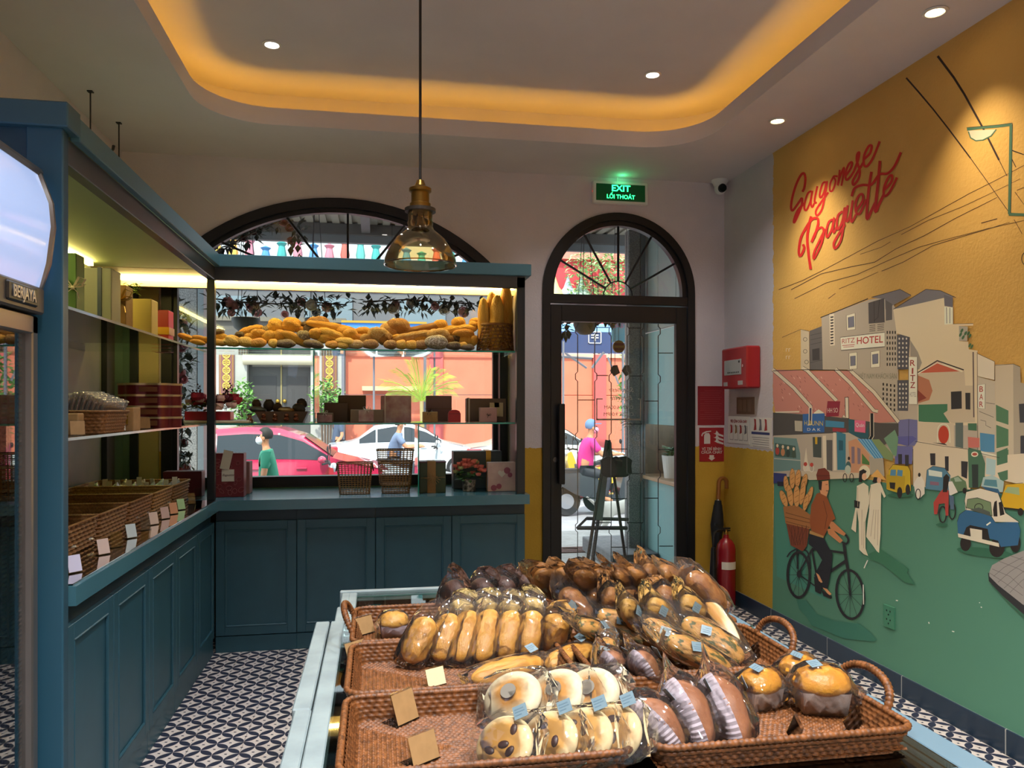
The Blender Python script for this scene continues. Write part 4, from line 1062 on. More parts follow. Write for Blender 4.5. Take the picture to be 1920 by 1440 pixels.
PILE = '''R 185 1065 100 45 d -.3;R 212 1095 104 44 y 0;L 192 1127 120 36 g .15;K 300 1125 108 68 y .1;R 360 1080 62 44 d .3;L 445 1040 150 52 g -.3;R 440 1095 84 48 y 0;
R 400 1130 100 58 y .1;R 507 1070 104 54 g .1;R 495 1137 104 54 o -.1;R 562 1040 62 50 f .3;K 575 1097 90 80 y .6;K 625 1015 106 90 y 0;R 610 1140 58 52 y .2;
K 655 1085 92 70 g .5;K 745 1007 132 90 g 0;R 702 1142 130 50 d 0;L 790 1105 200 52 g .42;R 805 1036 84 42 o .2;R 860 1000 62 42 d .2;R 872 1040 72 58 d .5;R 836 1087 84 66 f .3;
R 915 1146 124 46 d .2;R 950 985 140 70 b 0;R 925 1070 80 66 g .1;K 1000 1105 104 62 y 0;L 1062 1018 330 52 g .16;L 1048 1074 180 62 y .35;R 1052 1152 84 46 o .1;R 1140 1050 100 56 g .1;
R 1190 1070 94 62 g 0;R 1152 1125 124 46 y .1;R 1135 1157 76 42 y 0;R 1226 1155 112 52 t 0;R 1245 1102 94 52 o .3;R 1286 1050 104 52 g 0;R 1302 1115 80 72 t .6;R 1340 1152 104 56 b 0;
B 1400 1072 136 86 t .2;R 1480 1042 118 74 t .4;K 1450 1112 104 86 b .4;R 1490 1157 84 54 b 0;R 1550 1015 152 92 b .1;R 1535 1110 70 58 g 0;
L 1722 1028 330 46 b -.22;R 1866 998 92 56 g 0;R 2000 983 92 62 g 0;B 1975 1038 280 62 y -.12;L 1660 1087 280 58 t -.2;B 1840 1080 156 84 t -.1;R 2122 975 70 44 g 0;R 2040 1068 144 56 o 0;
R 1926 1120 84 60 b 0;R 2050 1113 92 54 g 0;R 1712 1113 94 50 g 0;R 1632 1123 70 42 g 0;R 1572 1155 76 56 g 0;R 1646 1160 84 54 g 0;R 1720 1156 92 56 b 0;R 1836 1152 154 84 f 0;
R 1966 1165 104 50 d 0;R 2034 1158 64 46 g 0;R 2068 1172 96 38 d 0;R 2112 1120 54 64 g .3;R 2118 1000 74 50 y 0;R 1982 1104 60 52 d .2;L 100 1110 150 34 g .25;R 45 1130 90 30 g .2;L -30 1095 130 34 g .35'''
KN = {'R': 'roll', 'K': 'knot', 'L': 'long', 'B': 'braid'}
CNAME = {'g': 'golden', 'y': 'pale yellow', 't': 'floury tan', 'b': 'brown', 'd': 'dark', 'f': 'grey floury', 'o': 'orange-brown'}
KNAME = {'R': 'roll', 'K': 'knotted bun', 'L': 'baton loaf', 'B': 'braided loaf'}
pl_ = []
for q in PILE.replace('\n', '').split(';'):
    k, u, v, w_, h_, c, a = q.split(); pl_.append((k, 360 + float(u) / 4, 360 + float(v) / 4, float(w_) / 4, float(h_) / 4, c, float(a)))
rows = [[], [], []]
for q in pl_: rows[0 if q[2] > 641 else (1 if q[2] > 626 else 2)].append(q)
SLASH = mat('score_line', 'e0c07c', .7)
for ri, row in enumerate(rows):
    row.sort(key=lambda q: q[1])
    for i, (k, px, py, w_, h_, c, a) in enumerate(row):
        Y = (5.03, 5.10, 5.18)[ri] + (640 - py) * .0012
        if px < 385: Y -= .0
        p = ony(px, py, Y); s = Y / F * 1.0
        rx, rz_ = w_ / 2 * s * 1.22, h_ / 2 * s * 1.36
        zb = max(p.z - rz_, SHW + .0005)
        t = thing('bread', '%s %s, %s from left in the %s layer of the bread pile' % (CNAME[c], KNAME[k], ORD[i], ('bottom', 'middle', 'top')[ri]), 'bread', (p.x, Y, zb), 0, 'breads piled on the window shelf')
        ob = link('crust', bread_mesh(KN[k], c), t, (0, 0, rz_), (0, a, random.uniform(-.3, .3)), (rx, max(rz_ * 1.05, rx * .55 if k in 'RK' else rz_), rz_ / (1 if k in 'LB' else .9)))
        if k in 'LR' and c in 'gybd' and w_ > 20: link('score', score_mesh(SLASH if c != 'd' else DKB[2]), t, (0, 0, rz_), ob.rotation_euler, ob.scale)
# bamboo basket with baguettes
bc = ony(932, 657, 5.08)
bb_ = thing('bamboo_basket', 'open bamboo basket holding upright baguettes on the window shelf', 'basket', (bc.x, 5.16, SHW + .0005))
r0, r1, hh = .125, .112, .187
mb = MB(); NS = 22
for sg in (-1, 1):
    for k in range(NS):
        pts = []
        for j in range(9):
            v = j / 8; a = 2 * PI * k / NS + sg * v * .75; r = r0 + (r1 - r0) * v + .001 * sg; pts.append((r * math.cos(a), r * math.sin(a), hh * v))
        mb.tube(pts, .0042, 4, flat=.4)
mb.build('diagonal_slats', mat('bamboo', '8c6030', .55, var=(40, '6e4820', .8)), bb_)
mb = MB()
for j in range(1, 8):
    v = j / 8; r = r0 + (r1 - r0) * v; mb.tube([(r * math.cos(a), r * math.sin(a), hh * v) for a in [2 * PI * i / 36 for i in range(36)]], .0036, 4, closed=True)
mb.build('hoops', mat('bamboo', '8c6030', .55), bb_)
for z, r in ((.006, r0), (hh, r1)):
    mb = MB(); mb.tube([(r * math.cos(a), r * math.sin(a), z) for a in [2 * PI * i / 36 for i in range(36)]], .009, 6, closed=True); mb.build('rim', mat('bamboo', '8c6030', .55), bb_)
MB().lathe([(0, .004), (r0 - .01, .004), (r0 - .01, .008), (0, .008)], 24).build('base', mat('bamboo', '8c6030', .55), bb_)
for i, (px, pyt, w_, lean, dy, c) in enumerate(((906, 558, 15, -.02, -.02, 'y'), (922, 547, 17, .0, .01, 'g'), (932, 553, 18, .02, -.05, 'y'), (949, 531, 17, .0, .0, 'g'), (958, 568, 9, .05, .04, 'b'))):
    top = ony(px, pyt, 5.16 + dy); L = top.z - SHW - .012
    t = thing('baguette', 'upright baguette in the bamboo basket, %s from the left' % ORD[i], 'bread', (top.x - lean * L, 5.16 + dy, SHW + .012), 0, 'baguettes in the bamboo basket')
    ob = link('crust', bread_mesh('long', c), t, (lean * L / 2, 0, L / 2), (0, -PI / 2 + math.atan(lean), .2 * i), (L / 2, w_ / 2 * .0054, w_ / 2 * .0054))
    link('score', score_mesh(SLASH), t, ob.location, (0, -PI / 2 + math.atan(lean), PI), (L / 2, w_ / 2 * .0054, w_ / 2 * .0054))

# ================================================================ fittings on the back and right walls
# exit sign
a, b = ony(1112, 337, YB - .04), ony(1215, 386, YB - .04)
ex = thing('exit_sign', 'glowing green exit sign above the arched door', 'sign', ((a.x + b.x) / 2, YB - .02, b.z + .004))
W_, H_ = (b.x - a.x) / 2, .17
MB().box(-W_, W_, -.02, .0195, 0, H_, .006).build('housing', WHITE, ex)
fc_ = MB().box(-W_ + .024, W_ - .024, -.0225, -.0195, .022, H_ - .022).build('lit_face', mat('exit_face', '04140a', .3, emit=('00280c', .6)), ex)
EXG = mat('exit_glow', '30ff80', .4, emit=('28ff78', 3.0))
link('lettering', text_mesh('EXIT', .066, EXG, .0008, .0014), fc_, (0, -.0245, .115), (PI / 2, 0, 0), (1.1, 1, 1))
link('lettering', text_mesh('LỐI THOÁT', .043, EXG, .0008, .0006), fc_, (0, -.0245, .052), (PI / 2, 0, 0))
MB().tube([(-.02, 0, H_), (-.02, .0, H_ + .04), (-.02, .015, H_ + .06)], .003, 5).build('hanger', WHITE, ex)
MB().ell((-W_ - .002, -.01, .09), .003, n=6, m=4).build('test_lamp', mat('red_led', 'ff3020', .4, emit=('ff4030', 3)), ex)
gl_ = bpy.data.lights.new('exit_glow', 'POINT'); gl_.energy = .35; gl_.color = (.1, 1, .4); gl_.shadow_soft_size = .05
go = bpy.data.objects.new('sign_glow_lamp', gl_); col.objects.link(go); go.parent = ex; go.location = (0, -.06, H_ + .035)
# dome camera
c = ony(1353, 345, YB - .1)
cc = thing('security_camera', 'white dome security camera under the ceiling beside the mural', 'camera', (2.60, YB - .09, CZ))
MB().lathe([(0, 0), (.062, 0), (.062, -.012), (.05, -.03), (.045, -.05), (0, -.05)], 28).build('base', WHITE, cc)
MB().ell((0, -.008, -.068), .045, .045, .045, 20, 12).build('ball', WHITE, cc)
MB().lathe([(.0, -.052), (.031, -.05), (.033, -.03), (0, -.03)], 20, (0, -.004, -.072), 'y').build('lens', mat('lens_black', '08080a', .1), cc)
# fire alarm panel on the right wall
ZA, ZB_ = onx(1395, 728, XR).z, onx(1395, 645, XR).z
y0 = onx(1378, 700, XR - .04).y; y1 = onx(1440, 700, XR - .1).y
fa = thing('fire_alarm_panel', 'red fire alarm control box mounted in the corner by the mural', 'alarm panel', (XR - .055, 5.24, 1.63))
PW, PH = .20, .30
MB().box(-.053, .0545, -PW, PW, 0, PH, .01).build('housing', REDP, fa)
dpl = MB().box(-.056, -.052, -.12, .15, .10, .21, .003).build('display_plate', mat('panel_grey', 'a8a8a4', .5), fa)
bt = []
for k in range(7): MB().box(-.0585, -.0555, -.085 + k * .027, -.074 + k * .027, .113, .122).build('button', BLACK, dpl)
MB().box(-.0575, -.0555, -.10, -.08, .185, .20).build('indicator', BLACK, dpl)
MB().box(-.056, -.052, -.14, -.07, .025, .055).build('badge', mat('panel_grey', 'a8a8a4', .5), fa); MB().box(-.056, -.052, .10, .16, .02, .05).build('badge', mat('panel_grey', 'a8a8a4', .5), fa)
MB().lathe([(0, -.06), (.011, -.06), (.011, -.052), (0, -.052)], 14, (0, -.15, .16), 'x').build('key_lock', CHROME, fa)
# red notice and extinguisher sign on the back wall
def wallsheet(name, label, cat, px0, py0, px1, py1, m, t=.003):
    a, b = ony(px0, py0, YB), ony(px1, py1, YB)
    o = thing(name, label, cat, ((a.x + b.x) / 2, YB - t, (a.z + b.z) / 2))
    W, Hh = (b.x - a.x) / 2, (a.z - b.z) / 2
    MB().box(-W, W, 0, t - .0002, -Hh, Hh).build('sheet', m, o)
    return o, W, Hh
nt_, W, Hh = wallsheet('notice', 'plain dark red notice board sheet above the extinguisher sign', 'notice', 1308, 724, 1358, 797, mat('notice_red', '8c2028', .35))
ln = MB()
for k in range(14): ln.box(-W * (.82 if k % 5 else .5), W * (.8 - .1 * (k % 3)), -.0006, 0, Hh * (.75 - k * .11), Hh * (.75 - k * .11) + .003)
stuff(ln.build('printed_lines', mat('notice_ink', 'a04a4c', .5), nt_))
sg, W, Hh = wallsheet('extinguisher_sign', 'red sign with white extinguisher and flame symbols', 'sign', 1311, 802, 1357, 865, mat('sign_red', '9c2028', .4))
WS = mat('sign_white', 'd0c8c0', .5)
def flat(poly, m, nm, par, y=-.0008): return MB().prism(poly, 'y', y, 0).build(nm, m, par, 0)
flat([(-.62 * W, .05 * Hh), (-.12 * W, .05 * Hh), (-.12 * W, .55 * Hh), (-.22 * W, .68 * Hh), (-.5 * W, .68 * Hh), (-.62 * W, .55 * Hh)], WS, 'extinguisher_symbol', sg)
flat([(-.85 * W, .55 * Hh), (-.75 * W, .7 * Hh), (-.45 * W, .80 * Hh), (-.05 * W, .82 * Hh), (-.05 * W, .77 * Hh), (-.4 * W, .72 * Hh), (-.7 * W, .62 * Hh), (-.78 * W, .48 * Hh)], WS, 'hose_symbol', sg)
for q, z in enumerate((.0, .22, .45)):
    flat([(.15 * W, (z + .22) * Hh), (.45 * W, (z + .10) * Hh), (.95 * W, (z + .0) * Hh), (.95 * W, (z + .10) * Hh), (.6 * W, (z + .2) * Hh), (.4 * W, (z + .38) * Hh), (.3 * W, (z + .2) * Hh)], WS, 'flame_symbol', sg)
flat([(-.18 * W, -.62 * Hh), (.18 * W, -.62 * Hh), (.18 * W, -.78 * Hh), (.3 * W, -.78 * Hh), (0, -.95 * Hh), (-.3 * W, -.78 * Hh), (-.18 * W, -.78 * Hh)], WS, 'arrow_symbol', sg)
for s_, z in (('VỊ TRÍ BÌNH', -.26), ('CHỮA CHÁY', -.46)): link('lettering', text_mesh(s_, .030, WS, .0004, .0005), sg, (0, -.001, z * Hh), (PI / 2, 0, 0))
# switch plate and instruction posters on the right wall
def sidesheet(name, label, cat, px0, py0, px1, py1, m, t=.003):
    a, b = onx(px0, py0, XR), onx(px1, py1, XR)
    o = thing(name, label, cat, (XR - t, (a.y + b.y) / 2, (a.z + b.z) / 2))
    W, Hh = abs(a.y - b.y) / 2, (a.z - b.z) / 2
    MB().box(0, t - .0002, -W, W, -Hh, Hh, .0005).build('sheet', m, o)
    return o, W, Hh
sw, W, Hh = sidesheet('light_switch', 'brown triple light switch plate under the fire alarm box', 'switch', 1383, 745, 1415, 777, mat('switch_brown', '7c6450', .4), .008)
for k in (-1, 0, 1): MB().box(-.004, .0, k * W * .55 - W * .22, k * W * .55 + W * .22, -Hh * .7, Hh * .7, .001).build('rocker', mat('switch_rocker', '8c7460', .35), sw)
p1_, W, Hh = sidesheet('instruction_poster', 'white fire rules poster with four red drawings', 'poster', 1366, 780, 1406, 834, CARD)
INK = mat('ink_red', '9a2c28', .6); INKB = mat('ink_blue', '2a3668', .6); INKG = mat('ink_grey', '6a6468', .6)
link('lettering', text_mesh('TIÊU LỆNH CHỮA CHÁY', .027, INK, .0003, .0006), p1_, (-.0008, 0, Hh * .62), (PI / 2, 0, -PI / 2), (.9, 1, 1))
for k in range(4):
    y = W * (.66 - .44 * k); MB().box(-.0008, 0, y - W * .17, y + W * .17, -Hh * .75, Hh * .3).build('drawing_frame', INKG, p1_)
    MB().box(-.0014, -.0006, y - W * .155, y + W * .155, -Hh * .72, Hh * .27).build('drawing_paper', CARD, p1_)
    MB().prism([(y - W * .10, -.02), (y + W * .1, -.03), (y + W * .06, .01), (y + W * .09, .04), (y - W * .03, .035), (y - W * .09, .02)], 'x', -.002, -.0012).build('drawing', (INK, KRAFT, INK, INKG)[k], p1_, 0)
p2_, W, Hh = sidesheet('instruction_poster', 'white extinguisher instruction poster with a blue bar', 'poster', 1407, 783, 1447, 842, CARD)
for k in range(3): MB().prism([(W * (.5 - .5 * k) - .02, .02), (W * (.5 - .5 * k) + .02, .015), (W * (.5 - .5 * k) + .008, .06), (W * (.5 - .5 * k) + .015, .10), (W * (.5 - .5 * k) - .012, .095)], 'x', -.001, 0).build('drawing', (INK, INKG, INK)[k], p2_, 0)
MB().box(-.0008, 0, -W * .85, W * .85, -.012, .006).build('blue_bar', INKB, p2_)
for k in range(5): MB().box(-.0008, 0, -W * .8, W * (.8 - .1 * (k % 3)), -.035 - k * .016, -.032 - k * .016).build('text_line', INKG, p2_)
# fire extinguisher
ec = onz(1364, 1131, 0)
fe = thing('fire_extinguisher', 'red fire extinguisher with black horn standing in the corner', 'extinguisher', (2.56, 5.34, 0))
MB().lathe([(0, .005), (.062, 0), (.07, .012), (.07, .44), (.064, .475), (.045, .505), (.022, .525), (.018, .55), (0, .55)], 28).build('cylinder', mat('extinguisher_red', '8c1420', .25, spec=.6), fe)
MB().lathe([(0, .545), (.018, .545), (.018, .57), (.012, .575), (.012, .60), (0, .6)], 14).build('valve', BRASS, fe)
hd = MB(); hd.prism([(-.09, .62), (-.03, .585), (.03, .59), (.03, .60), (-.02, .60), (-.085, .635)], 'y', -.012, .012); hd.prism([(-.08, .565), (-.02, .575), (.03, .575), (.03, .583), (-.02, .583)], 'y', -.01, .01); hd.build('lever', BLACK, fe, 0)
hs_ = MB(); hs_.tube([(-.02, -.005, .585), (-.07, -.01, .585), (-.095, -.015, .57), (-.108, -.02, .54), (-.11, -.02, .46)], .009, 8); hs_.tube([(-.11, -.02, .46), (-.11, -.02, .44), (-.115, -.025, .10)], [.014, .018, .034], 14); hs_.build('discharge_horn', BLACK, fe)
lb = MB(); lb.grid(lambda u, v: (.0708 * math.sin(-.9 + 1.8 * u), -.0708 * math.cos(-.9 + 1.8 * u), .30 + .055 * v), 12, 2); lb.build('paper_label', CARD, fe, 3)
# umbrella leaning in the corner
um = thing('umbrella', 'furled navy umbrella with a crooked wooden handle in the corner', 'umbrella', (2.555, 5.53, .0))
T_ = Vector((2.58, 5.56, 1.0)) - Vector(um.location)
ax = Vector((.055, .03, 1.0)); P = lambda s: ax * s
MB().tube([P(0), P(.22), P(.42), P(.59), P(.67), P(.775)], [.005, .010, .018, .050, .042, .024], 12).build('furled_canopy', mat('navy_cloth', '12161f', .7), um)
for k in range(4):
    a = k * PI / 2; MB().tube([P(.3) + Vector((.014 * math.cos(a), .014 * math.sin(a), 0)), P(.59) + Vector((.049 * math.cos(a), .046 * math.sin(a), 0)), P(.74) + Vector((.030 * math.cos(a), .025 * math.sin(a), 0))], .006, 5, flat=.5).build('fold', mat('navy_cloth', '12161f', .7), um)
hp = [P(.77), P(.83), P(.89)] + [P(.91) + Vector((.032 - .032 * math.cos(a), 0, .035 * math.sin(a))) for a in [PI * i / 8 for i in range(9)]] + [P(.91) + Vector((.064, 0, -.045))]
MB().tube(hp, .0165, 10).build('crook_handle', mat('varnished_wood', '8a5420', .3, spec=.6), um)
MB().tube([P(.765), P(.785)], .018, 12).build('collar', CHROME, um)
# socket painted over on the mural
so, W, Hh = sidesheet('wall_socket', 'green painted double power socket low on the mural wall', 'socket', 1659, 1132, 1679, 1181, mat('socket_green', '4a8a6c', .5), .010)
for z in (.4, -.4):
    for (dy, dz) in ((-.014, .008), (.014, .008), (0, -.012)): MB().box(-.0012, .0005, dy - .003, dy + .003, z * Hh + dz - .004, z * Hh + dz + .004).build('socket_hole', BLACK, so)
# ================================================================ mural painted on the right wall
MG = 1.5
def gain(h):
    def g(c):
        l = min(lin(c) * MG, .9); s = 12.92 * l if l < .0031308 else 1.055 * l ** (1 / 2.4) - .055
        return max(0, min(255, int(s * 255 + .5)))
    return '%02x%02x%02x' % tuple(g(int(h[i:i + 2], 16)) for i in (0, 2, 4))
FRM = {'A': (1440, 520, 4.0), 'B': (1440, 800, 3.6), 'C': (1440, 80, 3.0), 'D': (1470, 250, 1280 / 240)}
def mp(f, u, v, lift=0.0):
    x, y, s = FRM[f]; p = onx(x + u / s, y + v / s, XR); return Vector((XR - lift, p.y, p.z))
mural = thing('mural', 'painted street scene covering the ochre right wall', 'mural', (XR, 3.0, 0))
MOFF = -Vector(mural.location)
LAY = [0]
def lift():
    LAY[0] += 1; return .0006 + LAY[0] * .000004
class Pt:
    """one painted motif: flat coloured shapes, later ones on top"""
    def __init__(s): s.mb = MB(); s.cols = []
    def c(s, h):
        h = gain(h)
        if h not in s.cols: s.cols.append(h)
        s.mb.mi(s.cols.index(h))
    def p(s, f, h, pts):
        s.c(h); L = lift(); n = [float(q) for q in pts.replace(',', ' ').split()]
        P = [mp(f, n[i], n[i + 1], L) + MOFF for i in range(0, len(n), 2)]
        s.mb.add(P, [list(range(len(P)))]); return s
    def e(s, f, h, u, v, ru, rv, a=0.0, n=20):
        pts = ' '.join('%f %f' % (u + ru * math.cos(t) * math.cos(a) - rv * math.sin(t) * math.sin(a), v + ru * math.cos(t) * math.sin(a) + rv * math.sin(t) * math.cos(a)) for t in [2 * PI * i / n for i in range(n)])
        return s.p(f, h, pts)
    def s(s, f, h, w, pts, smooth=False, closed=False, taper=0.0):
        """brush stroke of width w (crop pixels)"""
        s.c(h); L = lift(); n = [float(q) for q in pts.replace(',', ' ').split()]
        P = [Vector((n[i], n[i + 1])) for i in range(0, len(n), 2)]
        if smooth and len(P) > 2:
            Q = []; m = len(P)
            for i in range(m - 1 if not closed else m):
                p0, p1, p2, p3 = (P[(i - 1) % m] if (closed or i) else P[0]), P[i], P[(i + 1) % m], (P[(i + 2) % m] if (closed or i + 2 < m) else P[-1])
                for k in range(6):
                    t = k / 6; Q.append(.5 * ((2 * p1) + (p2 - p0) * t + (2 * p0 - 5 * p1 + 4 * p2 - p3) * t * t + (3 * p1 - p0 - 3 * p2 + p3) * t ** 3))
            if not closed: Q.append(P[-1])
            P = Q
        m = len(P); a_, b_ = [], []
        if smooth: LAY[0] += int(m * .75) + 1
        for i in range(m):
            d = (P[(i + 1) % m] if (closed or i < m - 1) else P[i]) - (P[i - 1] if (closed or i) else P[i])
            d = d.normalized() if d.length > 1e-6 else Vector((1, 0)); nn = Vector((-d.y, d.x)) * w / 2 * (1 - taper * i / m)
            Li = L + (i * 3e-6 if smooth else 0); a_.append(mp(f, *(P[i] + nn), Li) + MOFF); b_.append(mp(f, *(P[i] - nn), Li) + MOFF)
        s.mb.add(a_ + b_, [(i, (i + 1) % m, m + (i + 1) % m, m + i) for i in range(m if closed else m - 1)]); return s
    def r(s, f, h, w, u, v, ru, rv, a=0.0):
        return s.s(f, h, w, ' '.join('%f %f' % (u + ru * math.cos(t) * math.cos(a) - rv * math.sin(t) * math.sin(a), v + ru * math.cos(t) * math.sin(a) + rv * math.sin(t) * math.cos(a)) for t in [2 * PI * i / 28 for i in range(28)]), closed=True)
    def done(s, name): return s.mb.build(name, [paint(c, .7) for c in s.cols], mural, 0)
def mtext(body, f, a, b, hpx, hexc, name='painted_lettering', bold=.0, parent=None):
    L = lift(); p, q = mp(f, *a, L), mp(f, *b, L); m = paint(gain(hexc), .7); me = text_mesh(body, 1, m, 0, bold)
    xs_ = [v.co.x for v in me.vertices]; ys_ = [v.co.y for v in me.vertices]; w_, h_ = max(xs_) - min(xs_), max(ys_) - min(ys_)
    hh_ = abs(mp(f, a[0], a[1]).z - mp(f, a[0], a[1] + hpx).z); wl = (q - p).length
    for v in me.vertices: v.co.x = (v.co.x - (max(xs_) + min(xs_)) / 2) * wl / w_; v.co.y = (v.co.y - (max(ys_) + min(ys_)) / 2) * hh_ / h_
    o = link(name, me, mural, (p + q) / 2 + MOFF); an = math.atan2(q.z - p.z, -(q.y - p.y))
    o.rotation_euler = (Matrix.Rotation(-PI / 2, 3, 'Z') @ Matrix.Rotation(PI / 2, 3, 'X') @ Matrix.Rotation(an, 3, 'Z')).to_euler()
    return o
INKD = '221c1a'
# street ground, continued past the picture edge
g = Pt(); g.p('B', '4a7862', '42 330 290 345 620 345 800 380 1000 395 1370 420 1728 470 2600 500 5200 700 5200 4050 2600 2660 1728 2160 30 1260'); g.done('painted_street')
g = Pt(); g.p('B', '44806e', '40 370 180 420 300 700 250 1000 420 1180 60 1010'); g.done('street_light_tint')  # tone of the lighting at the street's left, put into the colour
# overhead wires and the street lamp
w_ = Pt()
for q, t in (('955 75 1045 195 1105 290 1160 390 1215 490 1300 660', 14), ('778 198 850 280 930 375 1020 490 1140 650', 10), ('1140 650 1240 790 1350 945', 4), ('1300 660 1345 750', 4), ('60 1390 190 1340 330 1270 470 1195 620 1115 800 1035 960 945 1130 850 1280 775 1440 690', 3), ('130 1390 300 1300 470 1260 600 1235 720 1160 880 1085 1060 985 1290 870', 3.5), ('150 1440 330 1350 500 1305 700 1215 850 1150 1010 1105 1240 1045 1440 1000', 3), ('640 1285 760 1235 930 1140 1130 1080 1280 1035 1360 1010', 3), ('400 1385 520 1335 620 1290', 2.5), ('750 1080 900 1000 1100 920 1290 830 1420 765', 2.5), ('340 1440 380 1410', 3), ('1200 1015 1290 990', 4), ('690 1120 640 1150 520 1190', 2.5), ('1385 995 1430 1075', 3), ('1370 605 1440 630', 6), ('1370 650 1395 700', 5), ('1390 840 1440 910', 3), ('1400 830 1440 815', 3)):
    w_.s('C', '2a1a12', t, q, taper=.3)
w_.done('painted_wires')
w_ = Pt(); w_.p('C', 'b8ac90', '1125 495 1280 488 1255 525 1210 550 1165 553 1135 530').s('C', '3c5c44', 7, '1128 500 1140 535 1170 552 1210 548 1255 525 1285 488').s('C', '3c5c44', 16, '1120 488 1190 478 1290 470 1372 460').s('C', INKD, 3, '1118 478 1300 462 1376 452').s('C', '3c5c44', 16, '1367 460 1363 700 1358 965').s('C', '3c5c44', 16, '1355 965 1440 968 1600 968').s('C', INKD, 3, '1376 455 1372 700 1366 960'); w_.r('C', INKD, 4, 1450, 1215, 22, 35)
w_.done('painted_street_lamp')
# lettering, drawn as brush strokes
RED = 'a81812'
t_ = Pt()
for q, k in (('185 585 205 540 215 450 198 400 165 425 120 520 85 640 72 740 90 770 150 690 180 650 178 720 130 840 102 892 105 855 140 770 205 700', 17),
          ('278 578 240 600 210 690 206 755 228 765 265 680 285 575 270 690 284 738 305 700', 13), ('336 528 312 640 310 695 330 690', 13), ('428 490 390 500 360 600 366 642 398 600 432 480 412 620 380 760 335 822 319 790 345 730 445 590', 13),
          ('500 430 465 500 462 572 490 568 518 480 498 432 540 430', 12), ('560 365 552 440 540 520 565 430 602 342 592 440 576 525', 12), ('615 430 670 350 682 290 650 310 618 400 627 465 665 435 705 375', 15), ('705 375 745 260 755 192 735 212 732 280 760 370 750 450 702 515 690 482 720 420 795 295', 17),
          ('800 262 862 200 880 128 850 130 806 220 802 310 832 330 880 270 922 180 960 80', 17),
          ('275 830 250 930 236 1060 250 1220 270 1360', 20), ('192 1110 205 1150 168 1225 151 1180 170 1050 220 950 280 862 335 850 345 900 315 1010 277 1088', 18), ('277 1088 330 970 385 942 400 1000 370 1120 304 1252 302 1200 345 1100 415 955', 14),
          ('492 860 450 890 427 980 436 1038 480 960 506 842 492 950 502 992 530 930', 14), ('592 780 545 820 531 910 547 958 590 870 612 740 602 900 570 1070 516 1150 501 1110 530 1040 615 910', 16), ('642 720 622 840 637 880 670 800 692 670 672 820 682 885 725 810', 15),
          ('725 770 790 680 791 612 755 622 721 700 726 788 762 800 830 660', 17), ('880 385 852 560 832 850 880 770 920 690', 20), ('965 275 945 500 917 780 960 700 1005 610', 22), ('1005 570 1075 490 1086 422 1050 440 1007 540 1008 625 1060 590 1135 442', 17), ('682 630 712 550 790 517 880 512 960 412 1040 402 1110 330 1175 190', 18)):
    t_.s('D', RED, k + 7, q, True)
t_.done('painted_lettering')
# far buildings and the hotel
b_ = Pt(); b_.p('A', 'a89c88', '60 1015 860 1000 980 900 1945 900 1945 1420 1500 1420 700 1330 60 1420'); b_.done('painted_street_front_ground')
b_ = Pt()
b_.p('A', 'b4a68a', '250 392 312 405 316 690 250 690').s('A', INKD, 3, '110 450 250 390 312 405').p('A', '5c5854', '316 402 410 365 420 695 318 692').p('A', '3a3836', '335 540 390 530 392 620 338 625')
for v in (435, 470, 505, 640): b_.s('A', '3a3836', 3, '322 %d 410 %d' % (v, v - 20))
for (u, v) in ((265, 450), (265, 540), (275, 620)): b_.r('A', INKD, 3, u + 18, v + 15, 14, 14)
for (u, v) in ((140, 535), (160, 535), (140, 590), (160, 590)): b_.s('A', 'c8c0a8', 4, '%d %d %d %d %d %d' % (u, v + 22, u, v, u + 12, v))
b_.done('painted_row_houses')
b_ = Pt()
b_.p('A', 'a29682', '405 300 760 168 885 150 945 205 970 240 990 1085 700 830 600 692 415 692').s('A', INKD, 7, '398 302 560 240 755 160')
b_.p('A', '6a6462', '780 150 995 92 1078 135 960 200 885 240 882 165').s('A', INKD, 4, '780 150 995 90 1078 135').p('A', '474240', '757 192 876 156 880 338 760 348').p('A', '55504c', '887 170 936 200 936 318 888 326').s('A', INKD, 3, '800 178 802 340').s('A', INKD, 3, '840 168 830 300 800 325')
b_.p('A', 'c8bca4', '464 278 500 270 506 510 470 513')
for k in range(10): b_.p('A', INKD, '472 %d 496 %d 494 %d 474 %d' % (295 + 22 * k, 292 + 22 * k, 302 + 22 * k, 305 + 22 * k))
for wv in ('592 285 657 268 660 390 595 398', '612 570 672 562 672 686 614 690', '775 560 843 548 843 672 775 677'): b_.p('A', 'd0c4ac', wv).s('A', INKD, 3, wv, closed=True)
for wv in ('605 302 648 291 650 370 608 378', '622 593 660 588 660 660 624 665', '788 580 830 572 830 645 790 651'): b_.p('A', '6a6a74', wv).s('A', INKD, 3, wv, closed=True)
for k in range(4): b_.s('A', INKD, 4, '765 %d 810 %d' % (362 + 14 * k, 358 + 14 * k)); b_.s('A', INKD, 4, '825 %d 875 %d' % (355 + 14 * k, 350 + 14 * k))
for i in range(4):
    for j in range(7):
        b_.p('A', INKD, ' '.join('%d %d' % (895 + 20 * i + a, 402 + 40 * j + c) for a, c in ((0, 0), (9, 0), (9, 22), (0, 22))))
        if j < 6: b_.p('A', INKD, ' '.join('%d %d' % (864 + 28 * i + a, 792 + 36 * j + i * 4 + c) for a, c in ((0, 0), (11, 0), (11, 20), (0, 20))))
b_.p('A', '4a484c', '972 432 1068 418 1072 690 976 690').p('A', '4a484c', '976 772 1060 770 1056 1002 976 1000')
for i in range(3):
    for j in range(7):
        b_.e('A', 'b8b0a0', 990 + 27 * i, 460 + 34 * j, 6, 9, n=8)
        if j < 6: b_.e('A', 'b8b0a0', 994 + 24 * i, 802 + 34 * j, 6, 9, n=8)
